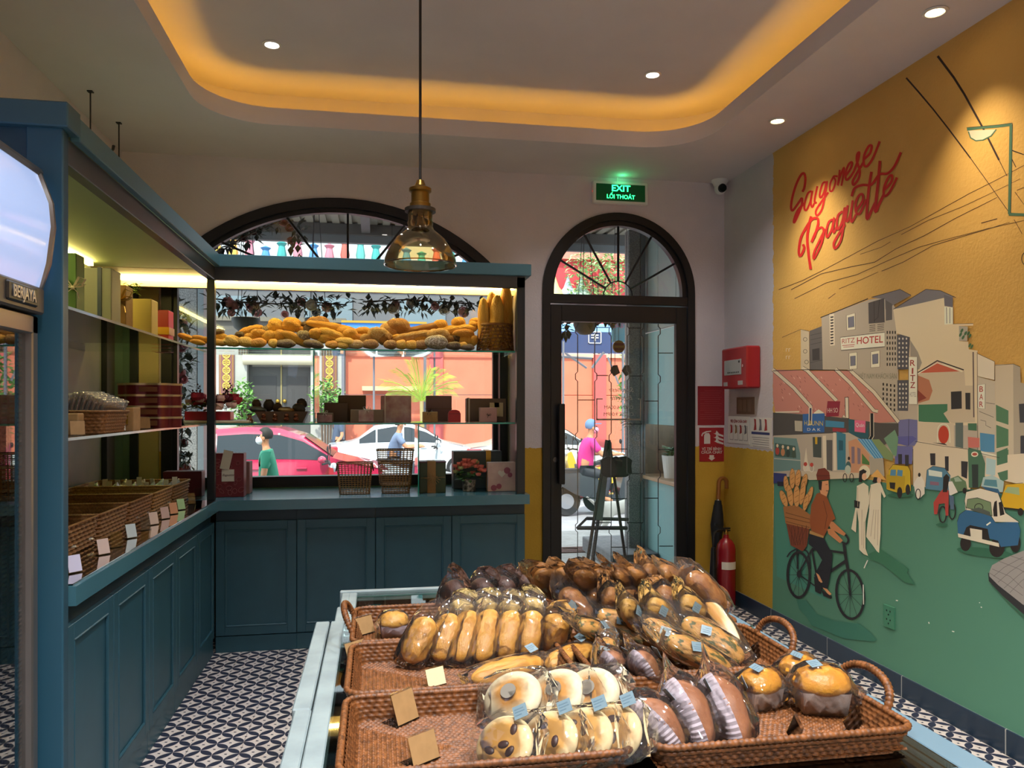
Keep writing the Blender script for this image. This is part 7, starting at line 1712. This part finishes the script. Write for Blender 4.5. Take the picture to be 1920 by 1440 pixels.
def car(label, px_tail, px_nose, Y, body, kind, hgt, flip=False, L=None):
    x0, x1 = ony(px_tail, 800, Y).x, ony(px_nose, 800, Y).x
    L = x1 - x0; W = 1.68; Hh = hgt; P = PROF[kind]; g0, g1 = GH[kind]
    t = thing('car', label, 'car', ((x0 + x1) / 2, Y + W / 2, RG))
    bm = mat('car_' + body, body, .18, spec=.7, coat=.6)
    NS = 60; mb = MB(); rows = []
    belt = lambda s: min(.645 - .02 * abs(s - .5), interp(P, s) - .005)
    def ring(s):
        zt = interp(P, s) * Hh; zb = belt(s) * Hh; x = (s - .5) * L; e = 1 - .10 * (abs(s - .5) * 2) ** 5; w = W / 2 * e
        wt = w * (1 - .26 * max(0, (zt - zb) / (.36 * Hh))); lo = .17 + .05 * (abs(s - .5) * 2) ** 4
        half = [(w * .9, lo), (w, lo + .12), (w * 1.0, zb * .75), (w * .97, zb), (wt, zb + (zt - zb) * .86), (wt * .86, zt), (0, zt + .01 * Hh)]
        return [(x, -y, z) for y, z in half] + [(x, y, z) for y, z in half[-2::-1]]
    mb.grid(lambda u, v: ring(u)[int(round(v * 12))], NS, 13)
    mb.add(ring(0), [list(range(13))]); mb.add(ring(1), [list(range(13))[::-1]])
    mb.build('body', bm, t, .5)
    def side(s0, s1, nm, m, ins=.04):
        for sg in (-1,):
            lo, hi = [], []
            for i in range(13):
                s = s0 + (s1 - s0) * i / 12; r = ring(s); a, b = Vector(r[3]), Vector(r[4]); f0, f1 = .08, .93
                p, q = a.lerp(b, f0), a.lerp(b, f1); p.y -= .006; q.y -= .006; lo.append(p); hi.append(q)
            MB().add(lo + hi, [(i, i + 1, 14 + i, 13 + i) for i in range(12)]).build(nm, m, t, .5)
    mid = (g0 + g1) * .5 + .01
    side(g0 + .03, g0 + .13 if kind == 'sedan' else g0 + .10, 'quarter_window', CARGL); side(g0 + (.14 if kind == 'sedan' else .115), mid - .012, 'rear_window', CARGL); side(mid + .012, g1 - .03, 'front_window', CARGL)
    lo, hi = [ring(g1 - .015)[5], ring(g1 - .015)[6], ring(g1 - .015)[7]], None
    ws = MB(); ws.grid(lambda u, v: tuple(Vector(ring((.565 if kind == 'hatch' else .55) + .135 * u)[5].__class__(ring((.565 if kind == 'hatch' else .55) + .135 * u)[5 + int(round(v * 2))])) + Vector((.01, 0, .012))), 8, 3); ws.build('windscreen', CARGL, t, .6)
    for s in (.17, .815):
        for sg in (-1, 1):
            mbw = MB(); x = (s - .5) * L; y = sg * (W / 2 - .09); mbw.lathe([(0, -.1), (.22, -.1), (.31, -.08), (.31, .08), (.22, .1), (0, .1)], 24, (x, y, .31), 'y'); wh = mbw.build('wheel', TYRE, t, .4)
            MB().lathe([(0, -.108), (.19, -.105), (.2, -.09), (0, -.09)], 20, (x, y, .31), 'y').build('hub_cap', RIM, wh)
    MB().box((mid - .5) * L - .25, (mid - .5) * L - .09, -W / 2 - .02, -W / 2 + .02, .56 * Hh, .575 * Hh, .005).build('door_handle', bm, t); MB().box((g1 - .1 - .5) * L - .25, (g1 - .1 - .5) * L - .09, -W / 2 - .02, -W / 2 + .02, .56 * Hh, .575 * Hh, .005).build('door_handle', bm, t)
    MB().ell(((g1 - .055 - .5) * L, -W / 2 - .09, .66 * Hh), .07, .09, .06, 12, 8).build('wing_mirror', bm, t)
    MB().ell((.5 * L - .20, -W / 2 + .17, .47 * Hh), .22, .14, .09, 12, 8).build('head_lamp', HLAMP, t); MB().box(-.5 * L - .01, -.5 * L + .32, -W / 2 + .01, -W / 2 + .30, .47 * Hh, .60 * Hh, .03).build('tail_lamp', TLAMP, t)
    MB().tube([((mid - .5) * L, -W / 2 - .006, .25), ((mid - .5) * L, -W / 2 - .006, .6 * Hh)], .006, 4).build('door_seam', TYRE, t)
    return t
car('cherry red hatchback parked just beyond the window', 330, 742, 12.6, 'b02048', 'hatch', 1.52)
car('white sedan behind the red hatchback', 608, 912, 19.2, 'd8dce0', 'sedan', 1.45)
car('silver-white sedan with red tail lamps beyond the right of the window', 878, 1180, 17.3, 'c8ccc8', 'sedan', 1.46)

# ---- scooters
def scooter(label, px, Y, body, facing=1, grp='scooters in the street', seat='222226'):
    x = ony(px, 800, Y).x; t = thing('scooter', label, 'scooter', (x, Y, RG), 0 if facing > 0 else PI, grp)
    bm = mat('scooter_' + body, body, .25, spec=.6, coat=.4)
    for xx in (-.62, .62):
        w = MB().lathe([(.0, -.03), (.15, -.03), (.235, -.045), (.25, 0), (.235, .045), (.15, .03), (0, .03)], 22, (xx, 0, .25), 'y').build('wheel', TYRE, t); MB().lathe([(0, -.036), (.13, -.034), (.13, .034), (0, .036)], 16, (xx, 0, .25), 'y').build('rim', RIM, w)
    MB().prism([(-.85, .55), (-.78, .72), (-.4, .74), (-.1, .66), (-.05, .45), (-.25, .30), (-.5, .38), (-.7, .50)], 'y', -.13, .13).build('rear_body', bm, t, .3)
    MB().prism([(-.25, .30), (.3, .24), (.36, .30), (.32, .36), (-.2, .38)], 'y', -.15, .15).build('footboard', bm, t, .3)
    MB().prism([(.28, .26), (.42, .36), (.52, .80), (.50, .95), (.43, .97), (.36, .80), (.26, .40)], 'y', -.17, .17).build('front_shield', bm, t, .3)
    MB().prism([(.40, .42), (.55, .54), (.75, .50), (.86, .36), (.80, .36), (.7, .45), (.55, .46)], 'y', -.06, .06).build('front_mudguard', bm, t, .3)
    MB().prism([(-.82, .72), (-.75, .80), (-.3, .80), (.0, .74), (-.05, .70), (-.4, .73)], 'y', -.12, .12).build('seat', mat('scooter_seat_' + seat, seat, .6), t, .3)
    MB().tube([(.62, -.06, .25), (.47, -.05, .85), (.44, 0, 1.0)], .022, 6).build('fork', RIM, t)
    MB().tube([(.36, -.32, 1.02), (.42, -.2, 1.03), (.45, 0, 1.0), (.42, .2, 1.03), (.36, .32, 1.02)], .016, 6).build('handlebar', TYRE, t)
    MB().ell((.50, 0, .95), .07, .12, .07, 12, 8).build('head_lamp', HLAMP, t)
    for sg in (-1, 1):
        m = MB(); m.tube([(.42, sg * .2, 1.03), (.44, sg * .27, 1.2)], .007, 5); m.ell((.43, sg * .29, 1.24), .015, .07, .045, 12, 6); m.build('mirror', TYRE, t)
    MB().box(-.9, -.84, -.07, .07, .58, .64, .01).build('tail_lamp', TLAMP, t)
    return t
scooter('red scooter parked in front of the red hatchback', 560, 11.6, 'a82030', 1)
scooter('pale grey scooter ridden by the man in blue', 778, 15.6, 'b8c4c8', 1)
scooter('bright red scooter at the left of the door view', 1054, 13.0, 'b01c28', 1)
scooter('black scooter ridden by the person in pink', 1128, 12.6, '2c3036', 1)
scooter('yellow scooter behind the rider in pink', 1108, 14.6, 'c8a430', -1)
# ---- people (continuous skinned bodies, clothing as parts)
def skin(name, pts, edges, m, parent, sub=2):
    me = bpy.data.meshes.new(name); me.from_pydata([p[:3] for p in pts], edges, []); o = link(name, me, parent); me.materials.append(m)
    md = o.modifiers.new('Skin', 'SKIN'); md.use_smooth_shade = True
    if not me.skin_vertices: me.skin_vertices.new() if hasattr(me.skin_vertices, 'new') else None
    for i, p in enumerate(pts):
        sv = me.skin_vertices[0].data[i]; sv.radius = (p[3], p[4] if len(p) > 4 else p[3]); sv.use_root = (i == 0)
    ss_ = o.modifiers.new('Sub', 'SUBSURF'); ss_.levels = sub; ss_.render_levels = sub
    return o
SKIN = mat('skin', 'b8805c', .55)
def person(label, loc, rz, shirt, legs, hair, pose, cap=None, mask=None, name='person'):
    """local +x is forward; pose 'walk' or 'ride'"""
    t = thing(name, label, 'person', loc, rz)
    h0 = .92 if pose == 'walk' else .80        # hip height
    q = Vector((0, 0, h0)); ch = q + Vector((.02 if pose == 'walk' else .08, 0, .42)); nk = ch + Vector((.02, 0, .12)); hd = nk + Vector((.03, 0, .14))
    pts = [(*q, .13, .15), (*(q + Vector((.01, 0, .2))), .11, .14), (*ch, .12, .17), (*nk, .05), (*(nk + Vector((.02, 0, .06))), .055), (*hd, .085, .075), (*(hd + Vector((0, 0, .075))), .07, .065)]; ed = [(0, 1), (1, 2), (2, 3), (3, 4), (4, 5), (5, 6)]
    sl = [(*(q + Vector((0, 0, -.10))), .15, .175), (*(q + Vector((.01, 0, .2))), .125, .155), (*ch, .135, .185), (*(nk + Vector((0, 0, -.02))), .075, .085)]; se = [(0, 1), (1, 2), (2, 3)]
    tr = [(*q, .13, .15)]; te = []
    for sg in (-1, 1):
        sh = ch + Vector((0, sg * .19, .03)); k = len(pts)
        el, ha = (sh + Vector((.02, sg * .05, -.28)), sh + Vector((.16 * sg, sg * .03, -.50))) if pose == 'walk' else (sh + Vector((.16, sg * .06, -.22)), sh + Vector((.40, sg * .05, -.20)))
        tip = ha + (ha - el).normalized() * .09
        pts += [(*sh, .06), (*el, .042), (*ha, .032), (*tip, .028, .016)]; ed += [(2, k), (k, k + 1), (k + 1, k + 2), (k + 2, k + 3)]
        for f_ in range(5):
            fd = (ha - el).normalized(); sd = Vector((0, 1, 0)) if abs(fd.y) < .8 else Vector((1, 0, 0)); b0 = tip + sd * (f_ - 2) * .012; k2 = len(pts)
            pts += [(*(b0 + fd * (.03 if f_ else .0) + (Vector((0, 0, -.012)))), .009), (*(b0 + fd * (.055 if f_ else .02) + Vector((0, 0, -.025))), .007)]; ed += [(k + 3, k2), (k2, k2 + 1)]
        s0 = len(sl); sl += [(*sh, .078), (*(sh.lerp(el, .75)), .066)]; se += [(2, s0), (s0, s0 + 1)]
        hp = q + Vector((0, sg * .09, -.05)); k = len(pts); j = len(tr)
        if pose == 'walk': kn, an = hp + Vector((.10 * sg + .03, 0, -.40)), hp + Vector((.16 * sg - .05, 0, -.80))
        else: kn, an = hp + Vector((.38, sg * .05, -.06)), hp + Vector((.30, sg * .06, -.44))
        to = an + Vector((.15, 0, -.05))
        pts += [(*hp, .085), (*kn, .058), (*an, .042), (*to, .038, .03)]; ed += [(0, k), (k, k + 1), (k + 1, k + 2), (k + 2, k + 3)]
        tr += [(*hp, .10), (*kn, .075), (*an, .06)]; te += [(0, j), (j, j + 1), (j + 1, j + 2)]
    skin('body', pts, ed, SKIN, t); skin('shirt', sl, se, mat('cloth_' + shirt, shirt, .7), t); skin('trousers', tr, te, mat('cloth_' + legs, legs, .7), t)
    hc = hd + Vector((0, 0, .03))
    MB().ell(hc + Vector((-.018, 0, .025)), .108, .088, .105, 14, 10, fn=lambda p: Vector((p.x if p.x < .35 or p.z > .5 else .35, p.y, p.z if p.z > -.6 else -.6))).build('hair' if not cap else 'cap', mat('hair_' + (cap or hair), cap or hair, .7), t)
    if cap: MB().prism([(.04, -.07), (.15, -.05), (.17, 0), (.15, .05), (.04, .07)], 'z', hc.z + .04, hc.z + .055).xf(Matrix.Translation((hc.x, 0, 0))).build('cap_peak', mat('hair_' + cap, cap, .7), t)
    f = Vector((hd.x + .083, 0, hd.z))
    MB().ell(f + Vector((.01, 0, .005)), .018, .014, .026, 8, 6).build('nose', SKIN, t)
    for sg in (-1, 1):
        MB().ell(f + Vector((-.008, sg * .03, .03)), .012, .014, .009, 8, 6).build('eye', mat('eye_dark', '241c18', .4), t); MB().ell(hd + Vector((0, sg * .078, .0)), .02, .010, .03, 8, 6).build('ear', SKIN, t)
    MB().ell(f + Vector((-.004, 0, -.045)), .010, .022, .006, 8, 4).build('mouth', mat('lip', '8a4a40', .5), t)
    if mask: MB().ell(f + Vector((-.03, 0, -.03)), .068, .072, .062, 12, 8).build('face_mask', mat('mask_' + mask, mask, .6), t)
    return t
p = ony(505, 850, 10.3); person('person in a green shirt and white mask walking past the window', (p.x, 10.3, RG), PI, '2c8a6c', '2a3238', '2a2622', 'walk', None, 'd8dce0').scale = (.9, .9, .9)
x = ony(778, 800, 15.6).x; person('person in a blue-grey shirt riding the pale scooter', (x - .42, 15.6, RG), 0, '6a7c98', '3a4048', '2a2622', 'ride', None, None)
x = ony(1128, 800, 12.6).x; person('person in a magenta shirt and blue cap on the black scooter', (x - .30, 12.6, RG), 0, 'd02c80', '2c2c34', '2a2622', 'ride', '5c7ca0', 'd890a8')
p = ony(632, 800, 20.4); person('person in a dark vest standing behind the white sedan', (p.x, 20.6, RG), .4, '3c4a60', '2c3038', 'c8a03c', 'walk')
# ---- dog
p = onz(1172, 1012, -.35); dg = thing('dog', 'pale dog with dark muzzle walking on the road beyond the easel', 'dog', (onz(1166, 1012, RG).x, onz(1166, 1012, RG).y, RG), .2)
dp = [(-.28, 0, .46, .10, .11), (-.05, 0, .44, .10, .10), (.2, 0, .47, .12, .13), (.36, 0, .58, .07), (.45, 0, .66, .075), (.57, 0, .62, .04), (-.42, 0, .52, .025), (-.55, 0, .62, .015)]; de = [(0, 1), (1, 2), (2, 3), (3, 4), (4, 5), (0, 6), (6, 7)]
for sg in (-1, 1):
    k = len(dp); dp += [(-.25, sg * .08, .34, .07), (-.33, sg * .08, .2, .03), (-.28, sg * .08, .02, .022), (.2, sg * .08, .3, .05), (.20, sg * .08, .15, .028), (.22, sg * .08, .02, .024)]; de += [(0, k), (k, k + 1), (k + 1, k + 2), (2, k + 3), (k + 3, k + 4), (k + 4, k + 5)]
skin('body', dp, de, mat('dog_fur', 'c8c0b4', .8), dg)
for sg in (-1, 1): MB().add([(.42, sg * .05, .71), (.47, sg * .07, .71), (.44, sg * .09, .79), (.43, sg * .06, .75)], [(0, 1, 2), (0, 2, 3), (1, 3, 2)]).build('ear', mat('dog_dark', '4a4038', .8), dg)
MB().ell((.60, 0, .625), .02, n=8, m=6).build('nose', mat('dog_dark', '4a4038', .8), dg)

# ---- far side of the street
YW = 24.0
ORW = mat('orange_wall', 'd8785c', .8, var=(1.2, 'cc6c52', .6)); PINKP = mat('pink_pier', 'c85a58', .8); STONE = mat('gate_stone', 'b0aea8', .8, var=(2, '9c9a94', .7))
def far(mb, name, m, parent, base): return mb.xf(Matrix.Translation(-Vector(base))).build(name, m, parent)
ow = thing('orange_wall', 'long salmon orange compound wall across the street', 'wall', (9, YW, RG)); B = Vector(ow.location)
top = ony(850, 668, YW).z
xa = ony(648, 700, YW).x
for (x0, x1) in ((xa, xa + 2.6), (xa + 2.62, xa + 5.2), (xa + 5.22, xa + 7.8), (xa + 7.82, xa + 10.4), (xa + 10.42, 24)):
    far(MB().box(x0, x1, YW, YW + .3, RG, RG + 2.2), 'wall_panel', ORW, ow, B); far(MB().box(x0, x1, YW + .02, YW + .3, RG + 2.22, top), 'wall_panel', ORW, ow, B)
for px in (805, 1112, 1190): x = ony(px, 700, YW).x; far(MB().box(x, x + .42, YW - .08, YW + .3, RG, top + .1), 'pier', PINKP, ow, B)
far(MB().box(xa, 24, YW - .06, YW + .36, top, top + .12), 'coping', mat('coping', 'e0a890', .8), ow, B)
x = ony(735, 732, YW).x; far(MB().box(x - .9, x + .75, YW - .5, YW, ony(735, 733, YW).z, ony(735, 725, YW).z), 'small_awning', mat('awning_sand', 'd8b890', .7), ow, B)
ow2 = thing('orange_wall', 'short salmon wall section left of the grey temple gate', 'wall', (-10, YW, RG)); B = Vector(ow2.location)
x1 = ony(409, 700, YW).x; far(MB().box(-24, x1, YW, YW + .3, RG, top), 'wall_panel', ORW, ow2, B); far(MB().box(-24, x1, YW - .06, YW + .36, top, top + .12), 'coping', mat('coping', 'e0a890', .8), ow2, B)
# temple gate
gt = thing('temple_gate', 'grey stone temple gate with dark doors across the street', 'gate', (ony(525, 800, YW).x, YW, RG)); B = Vector(gt.location)
X = lambda px: ony(px, 700, YW).x
Zp = lambda py: ony(525, py, YW).z
far(MB().box(X(409), X(466), YW - .3, YW + .4, RG, Zp(605)), 'stone_pier', STONE, gt, B); far(MB().box(X(584), X(646), YW - .3, YW + .4, RG, Zp(605)), 'stone_pier', STONE, gt, B)
far(MB().box(X(404), X(650), YW - .4, YW + .4, Zp(640), Zp(606)), 'entablature', mat('gate_dark', '54504c', .8), gt, B)
far(MB().cyl((X(460), YW - .35, Zp(675)), (X(588), YW - .35, Zp(675)), .17, n=14), 'rolled_blind', mat('blind_cream', 'd8ccb0', .8), gt, B)
for a, b in ((467, 526), (529, 584)):
    d = far(MB().box(X(a), X(b), YW, YW + .1, RG, Zp(684)), 'door_leaf', mat('gate_door', '4a4846', .6), gt, B)
    far(MB().box(X(a + 8), X(b - 8), YW - .02, YW, Zp(790), Zp(705)), 'door_panel', mat('gate_door_panel', '3c3a3a', .6), d, Vector((0, 0, 0)) + B)
    far(MB().ell((X(b - 5 if a < 500 else a + 5), YW - .05, Zp(752)), .06, n=8, m=6), 'knob', GOLD, d, B)
far(MB().box(X(526), X(529), YW - .03, YW, RG, Zp(684)), 'door_stile', mat('gilt_strip', '8a7c50', .6), gt, B)
far(MB().box(X(404), X(650), YW - .5, YW + .6, Zp(606), Zp(598)), 'eave', mat('eave_tile', '6a6458', .8), gt, B)
for px in (430, 620):
    pl2 = far(MB().box(X(px - 15), X(px + 13), YW - .36, YW - .30, Zp(742), Zp(655)), 'plaque', mat('plaque_plum', '7c5048', .6), gt, B)
    far(MB().box(X(px - 13), X(px + 11), YW - .365, YW - .355, Zp(740), Zp(657)), 'plaque_border', GOLD, pl2, B); far(MB().box(X(px - 12), X(px + 10), YW - .372, YW - .36, Zp(739), Zp(658)), 'plaque_field', mat('plaque_plum', '7c5048', .6), pl2, B)
    for k in range(5):
        z = Zp(668 + 14 * k); m = MB(); m.tube([(X(px - 1) + .10 * math.cos(a), YW - .38, z + .10 * math.sin(a)) for a in [2 * PI * i / 14 for i in range(14)]], .015, 4, closed=True)
        for q in (-.05, 0, .05): m.box(X(px - 1) - .08, X(px - 1) + .08, YW - .385, YW - .375, z + q - .012, z + q + .012)
        m.box(X(px - 1) - .012, X(px - 1) + .012, YW - .385, YW - .375, z - .09, z + .09); far(m, 'gilt_character', mat('gilt_paint', 'd8b44c', .5), pl2, B)
# upper temple facade seen over the shelf and through the arch
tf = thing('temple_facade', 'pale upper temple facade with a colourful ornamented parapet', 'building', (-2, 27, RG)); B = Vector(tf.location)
far(MB().box(-22, 12, 27, 27.4, RG, 6.1), 'facade_wall', mat('facade_shade_grey', '6a6a6c', .8, var=(.6, '5a5c62', .7)), tf, B)  # grey darkened so the wall colour carries the porch shadow
for k in range(7): far(MB().box(-12 + k * 3.2, -10.4 + k * 3.2, 26.9, 27.0, 3.6, 5.2), 'window', mat('facade_window', '6c7c84', .4), tf, B)
cols_ = ['3c9c98', 'c87c8c', '4c8cc0', 'd8b050', '58a8a0', 'b85c50']
rnd = random.Random(6)
for k in range(44):
    x = -13 + k * .52; c = cols_[rnd.randrange(6)]; m = MB(); h = rnd.uniform(.75, 1.15); m.lathe([(0, 0), (.19, 0), (.19, .1), (.10, .2), (.16, h * .5), (.10, h * .8), (.18, h * .9), (0, h)], 8, (x, 26.8, 6.1)); far(m, 'baluster', paint(c), tf, B)
far(MB().box(-14, 10.5, 26.6, 27.2, 5.95, 6.12), 'parapet_base', paint('c85c58'), tf, B); far(MB().box(-14, 10.5, 26.7, 27.1, 7.1, 7.3), 'parapet_rail', paint('4cb0a8'), tf, B)
far(MB().box(-14, 10.5, 28.5, 29, 6, 9.8), 'rear_wall', mat('haze_wall', 'c0c4c8', .8), tf, B)
rs_ = thing('red_shrine', 'red shrine wall with cream and blue domes beyond the door', 'building', (9, 26, RG)); B = Vector(rs_.location)
far(MB().box(5.6, 12, 26, 26.5, RG, 6.6), 'red_wall', paint('d04048'), rs_, B); far(MB().box(5.5, 12.1, 25.8, 26.5, 6.6, 6.85), 'cornice', paint('e08070'), rs_, B)
for k, px in enumerate((1040, 1065, 1090)):
    x = ony(px, 520, 25.4).x; m = MB(); m.lathe([(0, 0), (.42, 0), (.44, .25), (.34, .6), (.15, .85), (.06, 1.1), (0, 1.3)], 14, (x, 25.4, 4.7)); far(m, 'dome', paint(('d8c880', 'c0ccd8', '98b0a0')[k]), rs_, B); far(MB().box(x - .5, x + .5, 25.1, 25.7, 4.3, 4.7), 'dome_base', paint('d8b060'), rs_, B)
far(MB().box(6, 12, 25.0, 25.9, 3.2, 4.3), 'ledge', paint('c8b0b8'), rs_, B)
# navy banner awning and steel truss beyond the door
aw = thing('banner_awning', 'navy banner awning with a white emblem beyond the door', 'awning', (ony(1110, 640, 20).x, 20, RG)); B = Vector(aw.location)
x0, x1 = ony(1040, 640, 20).x, ony(1172, 640, 20).x
far(MB().box(x0, x1, 20, 20.05, ony(1100, 662, 20).z, ony(1100, 622, 20).z), 'banner', mat('banner_navy', '2c3c64', .7), aw, B); far(MB().add([(x0, 20, ony(1100, 622, 20).z), (x1, 20, ony(1100, 622, 20).z), (x1, 21.5, ony(1100, 596, 20).z), (x0, 21.5, ony(1100, 596, 20).z)], [(0, 1, 2, 3)]), 'top_sheet', mat('banner_blue', '6c9cd0', .7), aw, B)
ex_, ez_ = ony(1115, 633, 20).x, ony(1115, 633, 20).z; m = MB()
for a, b, c_, d_ in ((-.18, .18, .14, .16), (-.18, .18, -.16, -.14), (-.18, -.16, -.16, .16), (.16, .18, -.16, .16), (-.1, .1, .05, .08), (-.1, .1, -.02, .01), (-.02, .02, -.1, .1)): m.box(ex_ + a, ex_ + b, 19.97, 20, ez_ + c_, ez_ + d_)
far(m, 'emblem', CARD, aw, B)
for a, b in (((1060, 662), (1100, 690)), ((1132, 660), (1110, 690)), ((1040, 668), (1110, 672)), ((1140, 670), (1160, 720)), ((1056, 640), (1056, 900)), ((1168, 640), (1168, 900))):
    p, q = ony(*a, 20), ony(*b, 20)
    if b[1] == 900: q.z = RG
    far(MB().tube([p, q], .035, 4), 'steel_strut', mat('strut_grey', '6c6c74', .5), aw, B)
# blue awning above the wall seen behind the bread pile
ba = thing('blue_awning', 'bright blue fringed awning behind the bread pile', 'awning', (ony(700, 612, 22).x, 22, RG)); B = Vector(ba.location)
x0, x1 = ony(640, 612, 22).x, ony(800, 612, 22).x
far(MB().box(x0, x1, 22, 22.1, ony(700, 622, 22).z, ony(700, 606, 22).z), 'valance', mat('valance_blue', '3c7cc8', .7), ba, B); far(MB().box(x0, x1, 21.95, 22.1, ony(700, 606, 22).z, ony(700, 602, 22).z), 'gold_trim', GOLD, ba, B)
for x in (x0, x1 - .08): far(MB().box(x, x + .08, 22.1, 22.2, RG, ony(700, 602, 22).z), 'post', mat('strut_grey', '6c6c74', .5), ba, B)
um_ = thing('white_canopy', 'white curved market canopy with a pink edge above the orange wall', 'canopy', (ony(760, 665, 21).x, 21, RG)); B = Vector(um_.location)
x0, x1 = ony(694, 665, 21).x, ony(822, 665, 21).x; zc = ony(760, 669, 21).z
far(MB().prism([(x0, zc), (x0 + (x1 - x0) * .25, zc + .12), ((x0 + x1) / 2, zc + .17), (x0 + (x1 - x0) * .75, zc + .12), (x1, zc), ((x0 + x1) / 2, zc + .08)], 'y', 20.6, 21.6), 'sheet', CARD, um_, B); far(MB().box(x1 - .2, x1 + .1, 20.6, 21.6, zc - .02, zc + .05), 'pink_edge', paint('c8607a'), um_, B)
for x in (x0 + .1, x1 - .1): far(MB().cyl((x, 21.1, RG), (x, 21.1, zc + .03), .03, n=8), 'pole', mat('strut_grey', '6c6c74', .5), um_, B)
# greenery
def bush(label, px, py, Y, rx, rz_, n, m, zb=None, name='shrub'):
    c = ony(px, py, Y); t = thing(name, label, 'plant', (c.x, Y, RG)); L = MB(); rnd = random.Random(int(px))
    for k in range(n):
        a, b, r = rnd.uniform(0, 6.28), rnd.uniform(-1, 1), rnd.random() ** .4; q = Vector((math.cos(a) * math.sqrt(1 - b * b) * rx * r, math.sin(a) * math.sqrt(1 - b * b) * rx * .6 * r, b * rz_ * r + c.z - RG))
        leaf(L, q, (rnd.uniform(-1, 1), rnd.uniform(-1, 1), rnd.uniform(-.4, 1)), rnd.uniform(.14, .26), .05)
    stuff(L.build('foliage', m, t, 0)); S = MB()
    for k in range(4): S.tube([(.06 * k - .1, 0, 0), (.2 * (k - 1.5) * rx, 0, c.z - RG)], .03, 5)
    S.build('stems', mat('bark', '5c4a3c', .8), t)
LG = mat('fresh_green_leaf', '6c9c4c', .6);  # plain green foliage for the shrubs and creeper across the street
bush('leafy shrub beside the left pier of the temple gate', 456, 757, 23.2, .38, .75, 260, LG); bush('leafy shrub beside the right pier of the temple gate', 612, 752, 23.2, .5, .65, 300, LG)
bush('tall light green tree beyond the red shrine', 1128, 520, 25.0, 1.3, 1.5, 900, mat('pale_leaf', '98b878', .6), name='tree'); bush('climbing plant behind the granite pillar', 1180, 740, 21, .3, 1.2, 260, LG, name='creeper')
pm = thing('palm', 'bright potted palm with arching fronds in front of the orange wall', 'palm', (ony(790, 780, 21).x, 21, RG)); cz = ony(790, 752, 21).z - RG
PALM = mat('palm_leaf', '8cac3c', .5, var=(3, 'b8c848', .7))
for i, (px, py) in enumerate(((720, 715), (742, 690), (770, 676), (780, 672), (808, 690), (824, 690), (840, 700), (858, 716), (728, 732), (850, 730), (812, 700), (765, 700))):
    tip = ony(px, py, 21 + (.5 if i % 2 else -.4)) - Vector(pm.location); b0 = Vector((0, 0, cz)); m = MB(); mid_ = (b0 + tip) / 2 + Vector((0, 0, .28)); P_ = [b0.lerp(mid_, s / 5).lerp(mid_.lerp(tip, s / 5), s / 5) for s in range(6)]; m.tube(P_, .015, 4)
    for k in range(26):
        s = k / 26; j = s * 5; a = P_[int(j)].lerp(P_[min(int(j) + 1, 5)], j - int(j)); d = (P_[min(int(j) + 1, 5)] - P_[int(j)]).normalized()
        for sg in (-1, 1):
            o_ = d * .26 + Vector((0, sg * .10, -.08)) + d.cross(Vector((0, 1, 0))) * sg * .15; m.add([a, a + o_ * .5 + Vector((0, 0, .008)), a + o_, a + o_ * .5 - d * .014], [(0, 1, 2, 3)])
    m.build('frond', PALM, pm, 0)
MB().tube([(0, 0, .4), (.03, 0, cz * .6), (0, 0, cz)], [.09, .06, .05], 8).build('trunk', mat('palm_trunk', 'a09060', .7), pm)
MB().lathe([(0, 0), (.25, 0), (.34, .45), (.3, .45), (0, .4)], 18).build('pot', mat('terracotta', 'a06048', .7), pm)
bpy.context.view_layer.update()
